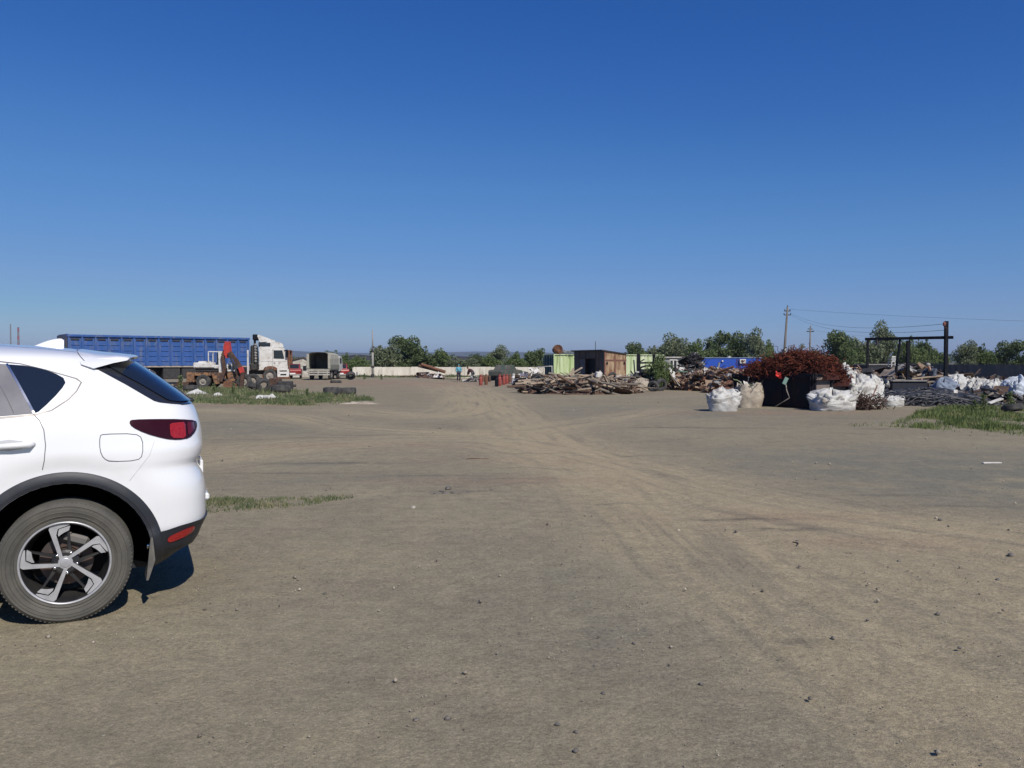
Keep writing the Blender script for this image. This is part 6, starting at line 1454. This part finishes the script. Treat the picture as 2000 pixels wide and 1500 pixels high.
# bins
def bin_(px, D, w_, d_, h_, rz, label, m=None):
    t = thing("steel_bin", label, "bin", P(px, D, 0), R(rz)); q = MB()
    quadbox(q, (-w_ / 2, 0, .05), (-w_ / 2, 0, h_), (w_ / 2, 0, h_), (w_ / 2, 0, .05), .04); quadbox(q, (-w_ / 2, d_, .05), (-w_ / 2, d_, h_), (w_ / 2, d_, h_), (w_ / 2, d_, .05), .04)
    quadbox(q, (-w_ / 2, 0, .05), (-w_ / 2, d_, .05), (-w_ / 2, d_, h_), (-w_ / 2, 0, h_), .04); quadbox(q, (w_ / 2, 0, .05), (w_ / 2, d_, .05), (w_ / 2, d_, h_), (w_ / 2, 0, h_), .04); q.box((0, d_ / 2, .3), (w_, d_, .05)); q.build("bin_body", m or mat("navy_black_steel", (.012, .014, .024)), t)
    q = MB(); q.beam((-w_ / 2, -.02, h_), (w_ / 2, -.02, h_), .08, .07, .01); q.beam((-w_ / 2, d_, h_), (w_ / 2, d_, h_), .08, .07, .01)
    for s_ in (-1, 1): q.beam((s_ * w_ / 2, 0, h_ + .002), (s_ * w_ / 2, d_, h_ + .002), .08, .07, .01)
    q.build("rim", mat("worn_rim", (.24, .22, .20), (.16, .15, .14), scale=5), t); return t
bin_(1776, 33.4, 1.35, 1.2, .80, -6, "low dark bin with worn pale rim behind the cable heap")
bin_(1735, 48, 2.5, 1.8, 1.42, 3, "large black bin behind the junk left of the grey fence")
for px, py, D, L, rz, lab, m in [(1810, 737, 34.6, 1.5, 5, "pale board lying across the dark bin's rim", mwood[2]), (1866, 733, 36, .7, 4, "short white board on the far right scraps", mscrapw), (1878, 737, 36, 1.3, -6, "long grey board on the far right scraps", mwood[0]), (1830, 744, 33.5, 1.0, 8, "board propped behind the blue-grey bag", mwood[0]), (1800, 731, 36, .9, 12, "tan slat left of the crouching person", mwood[2]), (1867, 767, 29.8, .22, 70, "short pale stick standing in the cable heap", mscrapw), (1945, 783, 28.8, .6, 15, "white splinter board on the ground below the right bags", mscrapw)]:
    q = MB(); q.box((0, 0, 0), (L, .14, .05), None, .008); o = q.build("board", m, None); o.location = Vector((XP(px, D), D, max(.06, ZP(py, D)))); o.rotation_euler = (.15, -R(rz), R(rz)); tag(o, lab, "board")
# tan tarpaulin tent, plastic chair
q = MB(); vs = []; fs = []; N = 13
for i in range(N):
    for j in range(N): u, v = -1 + 2 * j / (N - 1), -1 + 2 * i / (N - 1); vs.append((u * .62 * (1 + .1 * v), v * .55, .34 * (1 - abs(u) ** 1.3) + .05 * noise.noise(Vector((u * 3, v * 3, 1))) + .05 * math.sin(9 * u)))
for i in range(N - 1):
    for j in range(N - 1): fs.append((i * N + j, i * N + j + 1, (i + 1) * N + j + 1, (i + 1) * N + j))
q.add(vs, fs); q.add([(x, y, z - .02) for x, y, z in vs], [f[::-1] for f in fs]); o = q.build("tarpaulin", mat("tan_tarpaulin", (.36, .29, .21), (.28, .22, .16), scale=5), None, smooth=True); o.location = Vector((XP(1748, 35.5), 35.2, ZP(734, 35.2))); tag(o, "tan tarpaulin peaked like a small tent on the junk", "tarpaulin")
t = thing("plastic_chair", "white plastic chair perched on the junk under the gantry", "chair", Vector((XP(1741, 36.5), 36.5, ZP(716, 36.5))), R(200)); k = .52
q = MB(); q.box((0, 0, .42 * k), (.42 * k, .42 * k, .04), None, .01); q.build("seat", mwhite, t)
q = MB()
for i in range(4): q.box(((-.16 + .107 * i) * k, .22 * k, .66 * k), (.05 * k, .025, .40 * k))
q.box((0, .22 * k, .86 * k), (.44 * k, .035, .07 * k)); q.build("backrest", mwhite, t)
for sx in (-1, 1):
    for sy in (-1, 1): q = MB(); q.beam((sx * .19 * k, sy * .19 * k, 0), (sx * .17 * k, sy * .17 * k, .42 * k), .035, .035); q.build("leg", mwhite, t)
    q = MB(); q.box((sx * .22 * k, 0, .64 * k), (.04, .42 * k, .03)); q.build("armrest", mwhite, t)
# ------------------------------------------------------------------ people
def skin_mesh(name, V, E_, Rr, m, parent, sub=1):
    me = bpy.data.meshes.new(name); me.from_pydata([tuple(v) for v in V], E_, []); o = bpy.data.objects.new(name, me); COL.objects.link(o)
    bm = bmesh.new(); bm.from_mesh(me); ly = bm.verts.layers.skin.verify()
    bm.verts.ensure_lookup_table()
    for i, v in enumerate(bm.verts): v[ly].radius = (Rr[i], Rr[i]); v[ly].use_root = (i == 0)
    bm.to_mesh(me); bm.free()
    a = o.modifiers.new("skin", 'SKIN'); a.use_smooth_shade = True; b = o.modifiers.new("sub", 'SUBSURF'); b.levels = sub; b.render_levels = sub
    bpy.context.view_layer.update(); dg = bpy.context.evaluated_depsgraph_get(); me2 = bpy.data.meshes.new_from_object(o.evaluated_get(dg)); o.modifiers.clear(); o.data = me2
    me2.materials.clear(); me2.materials.append(m); o.parent = parent; return o
def person(label, loc, rz, J, top, bottom, hair, skinm, sleeves=True, group=None):
    t = thing("person", label, "person", loc, rz, group); V3 = Vector
    names = ['pelvis', 'spine', 'chest', 'neck', 'head', 'crown', 'shL', 'elL', 'wrL', 'shR', 'elR', 'wrR', 'hipL', 'knL', 'anL', 'toL', 'hipR', 'knR', 'anR', 'toR']
    rad = dict(pelvis=.13, spine=.12, chest=.135, neck=.055, head=.088, crown=.06, shL=.06, elL=.042, wrL=.028, shR=.06, elR=.042, wrR=.028, hipL=.09, knL=.06, anL=.042, toL=.035, hipR=.09, knR=.06, anR=.042, toR=.035)
    ed = [('pelvis', 'spine'), ('spine', 'chest'), ('chest', 'neck'), ('neck', 'head'), ('head', 'crown'), ('chest', 'shL'), ('shL', 'elL'), ('elL', 'wrL'), ('chest', 'shR'), ('shR', 'elR'), ('elR', 'wrR'), ('pelvis', 'hipL'), ('hipL', 'knL'), ('knL', 'anL'), ('anL', 'toL'), ('pelvis', 'hipR'), ('hipR', 'knR'), ('knR', 'anR'), ('anR', 'toR')]
    V = [V3(J[n_]) for n_ in names]; Rr = [rad[n_] * (.72 if n_ in ('pelvis', 'spine', 'chest', 'hipL', 'hipR', 'shL', 'shR', 'knL', 'knR', 'elL', 'elR') else 1) for n_ in names]; E_ = [(names.index(a), names.index(b)) for a, b in ed]
    for sd in 'LR':         # palm, thumb and four fingers
        wi = names.index('wr' + sd); wv = V[wi]; d = (wv - V3(J['el' + sd])).normalized(); sidev = V3((1, 0, 0)) if abs(d.x) < .8 else V3((0, 1, 0)); sidev = d.cross(sidev).normalized()
        V.append(wv + d * .07); Rr.append(.030); pi_ = len(V) - 1; E_.append((wi, pi_))
        for f_ in range(4): V.append(wv + d * (.15 + .012 * (f_ in (1, 2))) + sidev * (.026 * (f_ - 1.5))); Rr.append(.009); E_.append((pi_, len(V) - 1))
        V.append(wv + d * .07 + sidev * -.06); Rr.append(.010); E_.append((wi, len(V) - 1))
    b = skin_mesh("body", V, E_, Rr, skinm, t)
    tn = ['pelvis', 'spine', 'chest', 'shL', 'elL', 'shR', 'elR'] + (['wrL', 'wrR'] if sleeves else []); te = [e for e in ed if e[0] in tn and e[1] in tn]
    skin_mesh("jacket", [V3(J[n_]) for n_ in tn], [(tn.index(a), tn.index(b_)) for a, b_ in te], [rad[n_] * 1.15 + .03 for n_ in tn], top, t)
    bn = ['pelvis', 'hipL', 'knL', 'anL', 'hipR', 'knR', 'anR']; be = [e for e in ed if e[0] in bn and e[1] in bn]
    skin_mesh("trousers", [V3(J[n_]) for n_ in bn], [(bn.index(a), bn.index(b_)) for a, b_ in be], [rad[n_] * 1.12 + .022 for n_ in bn], bottom, t)
    for sd in 'LR':
        a, c_ = V3(J['an' + sd]), V3(J['to' + sd]); skin_mesh("shoe", [a + V3((0, 0, -.02)), c_], [(0, 1)], [.052, .045], mblk, t)
    hd, cr = V3(J['head']), V3(J['crown']); ax_ = (cr - hd).normalized(); fw_ = V3(J.get('face', (0, 1, 0))).normalized(); q = MB()
    q.blob(hd + ax_ * .055 - fw_ * .022, (.093, .10, .088), .05, 3, 14, 10); q.build("hair", hair, t, smooth=True)
    q = MB(); s3 = fw_.cross(ax_).normalized()
    q.blob(hd + fw_ * .088 + ax_ * -.005, (.014, .016, .022), 0, 1, 8, 6); q.build("nose", skinm, t, smooth=True)
    q = MB()
    for s_ in (-1, 1): q.blob(hd + fw_ * .078 + ax_ * .025 + s3 * s_ * .032, (.010, .008, .007), 0, 1, 8, 6)
    q.build("eyes", mblk, t)
    q = MB(); q.blob(hd + fw_ * .080 - ax_ * .045, (.022, .008, .006), 0, 1, 8, 6); q.build("mouth", mat("lips", (.35, .12, .10)), t)
    return t
mskin = mat("skin", (.48, .28, .20)); 
st = dict(pelvis=(0, 0, .95), spine=(0, .01, 1.12), chest=(0, 0, 1.32), neck=(0, .01, 1.47), head=(0, .02, 1.58), crown=(0, .01, 1.67), shL=(-.19, 0, 1.38), elL=(-.25, -.02, 1.12), wrL=(-.20, .12, .93), shR=(.19, 0, 1.38), elR=(.26, -.02, 1.12), wrR=(.24, .10, .90), hipL=(-.09, 0, .90), knL=(-.11, .03, .50), anL=(-.11, 0, .09), toL=(-.12, .15, .045), hipR=(.09, 0, .90), knR=(.12, .04, .50), anR=(.13, 0, .09), toR=(.15, .15, .045))
pl = P(896, 80.5); person("person in turquoise jacket and dark trousers standing by the white wall", pl, R(200), st, mat("turquoise_jacket", (.10, .34, .42), (.07, .26, .36), scale=8), mat("dark_trousers", (.02, .02, .035)), mat("cap_teal", (.06, .20, .24)), mskin)
bd = dict(pelvis=(0, -.12, .92), spine=(0, .04, 1.05), chest=(0, .22, 1.18), neck=(0, .33, 1.27), head=(0, .42, 1.33), crown=(0, .50, 1.38), face=(0, .5, -.6), shL=(-.19, .24, 1.20), elL=(-.22, .34, .95), wrL=(-.14, .42, .72), shR=(.19, .24, 1.20), elR=(.22, .34, .95), wrR=(.14, .42, .72), hipL=(-.09, -.11, .88), knL=(-.12, .05, .49), anL=(-.12, -.05, .09), toL=(-.13, .10, .045), hipR=(.09, -.11, .88), knR=(.13, .05, .49), anR=(.13, -.05, .09), toR=(.15, .10, .045))
person("person bending down in dark red jacket and light trousers, right of the standing one", P(922, 79), R(75), bd, mat("dark_red_jacket", (.05, .012, .018)), mat("light_dark_trousers", (.45, .45, .46), (.05, .05, .06), scale=2.5, mix=(.48, .52)), mat("red_hair_cover", (.12, .04, .03)), mskin)
heap("junk_heap", "small dark pile on the ground at the bending person's feet", "junk", XP(917, 76), 76.0, .75, .5, .35, 40, [mdark, mscrapw, mgalv, mrustd], ['lump', 'block', 'plate'], .35, 91)
heap("junk_heap", "low rusty scrap row along the white wall left of the wreck", "junk", XP(958, 80), 80.0, 2.4, .8, .45, 90, [mrustd, mrust, mgalv, mdark], ['bar', 'plate', 'lump', 'ring'], .6, 92)
cr_ = dict(pelvis=(0, -.20, .62), spine=(0, -.05, .80), chest=(0, .12, .98), neck=(0, .22, 1.10), head=(0, .30, 1.19), crown=(0, .34, 1.27), face=(0, .8, -.4), shL=(-.20, .12, 1.02), elL=(-.26, .26, .78), wrL=(-.16, .44, .66), shR=(.20, .12, 1.02), elR=(.27, .24, .80), wrR=(.18, .44, .64), hipL=(-.10, -.18, .58), knL=(-.18, .18, .50), anL=(-.14, -.08, .09), toL=(-.15, .08, .045), hipR=(.10, -.18, .58), knR=(.18, .18, .50), anR=(.14, -.08, .09), toR=(.15, .08, .045))
person("crouching person in dark vest and grey sleeves working on the junk by the fence", Vector((XP(1821, 35.0), 35.0, .20)), R(120), cr_, mat("dark_vest_grey", (.035, .045, .07), (.16, .18, .20), scale=4, mix=(.55, .6)), mat("brown_trousers", (.07, .05, .045)), mat("grey_cap", (.28, .27, .24)), mskin)
# ------------------------------------------------------------------ grass and weeds
mgrass = mat("grass_blades", (.11, .145, .065), (.17, .205, .09), scale=1.1, rough=.8, spec=.2, c3=(.30, .27, .16), s3=2.2, m3=(.50, .68), trans=.3)
def grass(name, label, fn, box, n, hlo, hhi, wd, seed):
    g_ = np.random.default_rng(seed); x = g_.uniform(box[0], box[1], n * 3); y = g_.uniform(box[2], box[3], n * 3); d = fn(x, y); k = g_.random(n * 3) < d; x, y, d = x[k][:n], y[k][:n], d[k][:n]; m = len(x)
    h = g_.uniform(hlo, hhi, m) * (.45 + .75 * d) * (1 + .5 * vnoise(x, y, .7, seed, 2)); a = g_.uniform(0, 6.28, m); ln = g_.uniform(.05, .55, m) * h; b = g_.uniform(0, 6.28, m); w_ = wd * g_.uniform(.6, 1.4, m)
    dx, dy = np.cos(a) * w_ / 2, np.sin(a) * w_ / 2; lx, ly = np.cos(b) * ln, np.sin(b) * ln; z0 = np.full(m, -.01)
    V = np.stack([np.stack([x - dx, y - dy, z0], 1), np.stack([x + dx, y + dy, z0], 1), np.stack([x + dx * .7 + lx * .4, y + dy * .7 + ly * .4, h * .6], 1), np.stack([x + lx, y + ly, h], 1)], 1).reshape(-1, 3)
    o = npmesh(name, V, np.arange(m * 4).reshape(-1, 4), mgrass); tag(o, label, "grass", None, 'stuff'); return o
def island(x, y):
    cx, cy = XP(540, 36), 37.5
    base = np.zeros(x.shape)
    px = x / y * F + 1000; py = HOR + CAMH * F / y
    lo = np.interp(px, [300, 420, 560, 690, 735], [786, 789, 792, 788, 783]); hi = np.interp(px, [300, 480, 560, 600, 690, 735], [757, 757, 765, 768, 776, 782])
    nz_ = vnoise(x, y, 1.6, 5, 4); inside = sst(hi - 3, hi + 2, py + nz_ * 4) * (1 - sst(lo - 3, lo + 2, py + nz_ * 4)) * (1 - sst(715, 738, px))
    return np.clip(inside * (.38 + 1.5 * vnoise(x, y, .9, 6, 3) + .8 * nz_), 0, 1)
grass("grass", "weedy grass island in front of the excavator and truck", island, (-22, -4.5, 28, 52), 15000, .05, .20, .05, 3)
grass("grass", "dark low weeds along the front of the grass island", lambda x, y: island(x, y) * (y < 35), (-17, -4.8, 28.5, 35), 15000, .05, .17, .06, 4)
def rightg(x, y):
    px = x / y * F + 1000; py = HOR + CAMH * F / y; nz_ = vnoise(x, y, 1.2, 8, 4)
    hi = np.interp(px, [1740, 1800, 1880, 2000, 2300], [833, 806, 793, 789, 785]); lo = np.interp(px, [1740, 1800, 1900, 2000, 2300], [835, 838, 845, 850, 860])
    return np.clip(sst(hi - 5, hi + 6, py + nz_ * 7) * (1 - sst(lo - 9, lo + 4, py + nz_ * 9)) * (.40 + 1.3 * vnoise(x, y, .8, 14, 3) + .7 * nz_), 0, 1)
keep_ = mgrass; mgrass = mat("fresh_grass", (.12, .165, .055), (.19, .23, .085), scale=1.1, rough=.8, spec=.2, c3=(.28, .27, .13), s3=2.2, m3=(.54, .72), trans=.3)
grass("grass", "green grass verge at the right edge below the bags", rightg, (8, 22, 16, 33), 75000, .03, .15, .018, 5)
mgrass = keep_
def neargrass(x, y):
    px = x / y * F + 1000; py = HOR + CAMH * F / y; nz_ = vnoise(x, y, .35, 9, 4); mid = np.interp(px, [380, 500, 600, 670], [989, 986, 980, 972]); hw = np.interp(px, [380, 480, 600, 670, 700], [15, 13, 9, 5, 0])
    return np.clip((1 - sst(.5, 1.15, np.abs(py - mid + nz_ * 7) / np.maximum(hw, .01))) * (.5 + nz_ * .9 + .2) * (px < 690), 0, 1)
grass("grass", "small strip of short grass just behind the SUV", neargrass, (-4.6, -1.6, 8.0, 10.5), 9500, .02, .065, .010, 6)
grass("grass", "thin grass along the foot of the white wall", lambda x, y: np.clip(.4 + vnoise(x, y, 2, 3, 3), 0, 1) * (1 - sst(.2, 1.0, np.abs(y - 86.5) / 2.0)), (-16.5, 3, 84, 89.5), 7000, .10, .35, .10, 7)
for px, D, hh, lab in [(352, 45, .9, "tall weed at the left of the excavator"), (430, 46, .6, "weed clump in front of the excavator's wheel"), (610, 71.0, .5, "weeds under the canvas truck")]:
    pass
def weed(px, py, h, label, n=140):
    D = DG(py); g_ = np.random.default_rng(int(px)); m = n; a = g_.uniform(0, 6.28, m); r = g_.uniform(0, .22, m) * h * 1.2; z = g_.uniform(.05, 1, m) * h; cx = np.cos(a) * r * (1.1 - z / h * .5); cy = np.sin(a) * r * (1.1 - z / h * .5)
    u = g_.normal(size=(m, 3)); u /= np.linalg.norm(u, axis=1)[:, None]; v = np.cross(u, g_.normal(size=(m, 3))); v /= np.linalg.norm(v, axis=1)[:, None]; c = np.stack([cx, cy, z], 1); s_ = .05 * h + .02
    V = np.stack([c - u * s_, c - v * s_ * .5, c + u * s_, c + v * s_ * .5], 1).reshape(-1, 3); t = thing("weed", label, "weed", P(px, D, 0), 0, "weeds on the yard's edges"); npmesh("leaves", V, np.arange(m * 4).reshape(-1, 4), mleaf[1], t)
    q = MB()
    for k in range(5): b = random.uniform(0, 6.28); q.tube([(0, 0, -.02), (math.cos(b) * .05 * h, math.sin(b) * .05 * h, h * .5), (math.cos(b) * .12 * h, math.sin(b) * .12 * h, h * .95)], .008, 4)
    q.build("stems", mbark, t)
for a in [(352, 764, .85, "tall weed at the left end of the excavator"), (418, 768, .5, "weed clump in front of the excavator's rear wheel"), (455, 771, .55, "weed clump below the rusty bucket"), (600, 776, .4, "low weed clump right of the black tyres"), (1922, 805, .55, "weed clump at the top edge of the right grass"), (1975, 800, .6, "weed at the far right above the grass"), (1905, 808, .4, "low weed left of the tallest one in the right grass"), (712, 741, .55, "weed at the foot of the concrete pole, on its left"), (745, 742, .5, "weed at the foot of the concrete pole, on its right")]: weed(*a)
loose_tyre(1978, 806, .30, .2, R(75), R(20), "dark tyre half hidden in the right-hand grass")
# ------------------------------------------------------------------ gravel and single stones
def gravel():
    g_ = np.random.default_rng(77); n = 9000; D = 1.9 * np.exp(g_.uniform(0, 1, n) ** .8 * math.log(22)); px = g_.uniform(-60, 2060, n); x = (px - 1000) / F * D; y = D
    clus = np.clip(.35 + 1.3 * vnoise(x, y, 1.3, 12, 3), .03, 1); k = g_.random(n) < clus; x, y, D = x[k], y[k], D[k]; m = len(x); s_ = g_.uniform(.0022, .0055, m) * (1 + (g_.random(m) < .04) * 1.6) * (1 + D * .05)
    base = np.array([(1, 0, 0), (0, 1, 0), (-1, 0, 0), (0, -1, 0), (0, 0, .8), (0, 0, -.6)]); F8 = np.array([(0, 1, 4), (1, 2, 4), (2, 3, 4), (3, 0, 4), (1, 0, 5), (2, 1, 5), (3, 2, 5), (0, 3, 5)])
    V = base[None] * s_[:, None, None] * g_.uniform(.6, 1.4, (m, 6, 1)); a = g_.uniform(0, 6.28, m); c_, s2 = np.cos(a)[:, None], np.sin(a)[:, None]; X_ = V[..., 0] * c_ - V[..., 1] * s2; Y_ = V[..., 0] * s2 + V[..., 1] * c_
    V = np.stack([X_ + x[:, None], Y_ + y[:, None], V[..., 2] + s_[:, None] * .3 + .004], 2).reshape(-1, 3); Fq = (F8[None] + np.arange(m)[:, None, None] * 6).reshape(-1, 3)
    o = npmesh("gravel", V, Fq, mat("gravel", (.12, .10, .08), (.42, .37, .29), scale=3.2, mix=(.42, .60), rough=.9)); tag(o, "loose fine gravel scattered on the packed dirt", "gravel", None, 'stuff')
gravel()
def stone(px, py, s_, label, m=None, flat=.6, group=None):
    D = DG(py); q = MB(); q.blob((0, 0, s_ * .25), (s_, s_ * .75, s_ * flat), .35, 1.6, 12, 8, int(px), -.01); o = q.build("stone", m or mat("pale_stone", (.38, .35, .29), (.27, .25, .21), scale=20), None, ang=35); o.location = P(px, D, 0); o.rotation_euler = (0, 0, px); tag(o, label, "stone", group)
mst = mat("dark_stone", (.11, .10, .088), (.17, .15, .13), scale=20)
stone(806, 994, .035, "pale round pebble alone right of the grass strip")
stone(875, 957, .05, "dark stone at the left of the cracked ridge", mst); stone(862, 961, .035, "dark flat chip at the cracked ridge", mst, .3); stone(1024, 951, .04, "dark stone right of the cracked ridge", mst)
stone(632, 1163, .012, "small dark pebble in the left foreground", mst)
for px, py, s_ in [(873, 1413, .016), (811, 1415, .014), (1126, 1477, .014), (1090, 1424, .013), (1127, 1439, .012), (1440, 1040, .018), (1560, 1060, .018), (1565, 1109, .014), (1840, 1018, .022), (1980, 1088, .03), (1838, 1204, .016), (1882, 1271, .012), (1373, 1343, .012), (1588, 1372, .013), (1180, 1362, .013), (1240, 1262, .012), (1700, 1215, .012), (1632, 1252, .014), (1955, 1137, .02), (1760, 1100, .02)]:
    stone(px, py, s_, "small dark stone lying loose in the open yard", mst, .6, "small dark stones in the open yard")
for px, py, s_ in [(842, 966, .03), (852, 967, .04), (868, 966, .045), (884, 964, .04), (898, 966, .03), (915, 964, .035), (935, 962, .03), (960, 959, .03), (1045, 953, .02), (905, 896, .025), (1005, 900, .02)]:
    stone(px, py, s_, "small flat dark clod along the cracked ridge", mst, .35, "clods along the cracked ridge")
q = MB(); q.box((0, 0, .012), (.29, .05, .02), Matrix.Rotation(R(3), 3, 'Z'), .004); o = q.build("stick", mscrapw, None); o.location = P(1940, DG(906), 0); tag(o, "thin white stick lying alone at the right in the dirt", "stick")
q = MB(); q.tube([(-.16, 0, .012), (-.05, .01, .02), (.08, 0, .012), (.2, .015, .012)], .007, 5); o = q.build("twig", mwood[1], None); o.location = P(930, DG(898), 0); tag(o, "short dark twig on the dirt in the middle distance", "twig")
q = MB(); q.tube([(0, .06, .01), (.03, .03, .012), (.02, -.02, .012), (-.01, -.07, .01)], .005, 5); o = q.build("wire_scrap", mdark, None); o.location = P(1556, DG(1066), 0); tag(o, "small hooked scrap of wire in the right foreground", "wire")
# ------------------------------------------------------------------ haze
hz = MB(); hz.bx(-7500, 7500, -120, 7800, -3.5, 96); ho = hz.build("haze", None, None); ho.data.materials.clear()
hm = bpy.data.materials.new("haze"); hm.use_nodes = True; hn = hm.node_tree.nodes; hn.remove(hn["Principled BSDF"]); pv = hn.new("ShaderNodeVolumePrincipled")
pv.inputs['Color'].default_value = (.55, .72, 1.0, 1); pv.inputs['Density'].default_value = .00016; pv.inputs['Anisotropy'].default_value = 0.2
hm.node_tree.links.new(pv.outputs[0], hn["Material Output"].inputs['Volume']); ho.data.materials.append(hm); tag(ho, "thin blue summer haze over the plain", "haze", None, 'stuff')

for o in [o for o in bpy.data.objects if o.name.startswith('cutter')]: bpy.data.objects.remove(o)
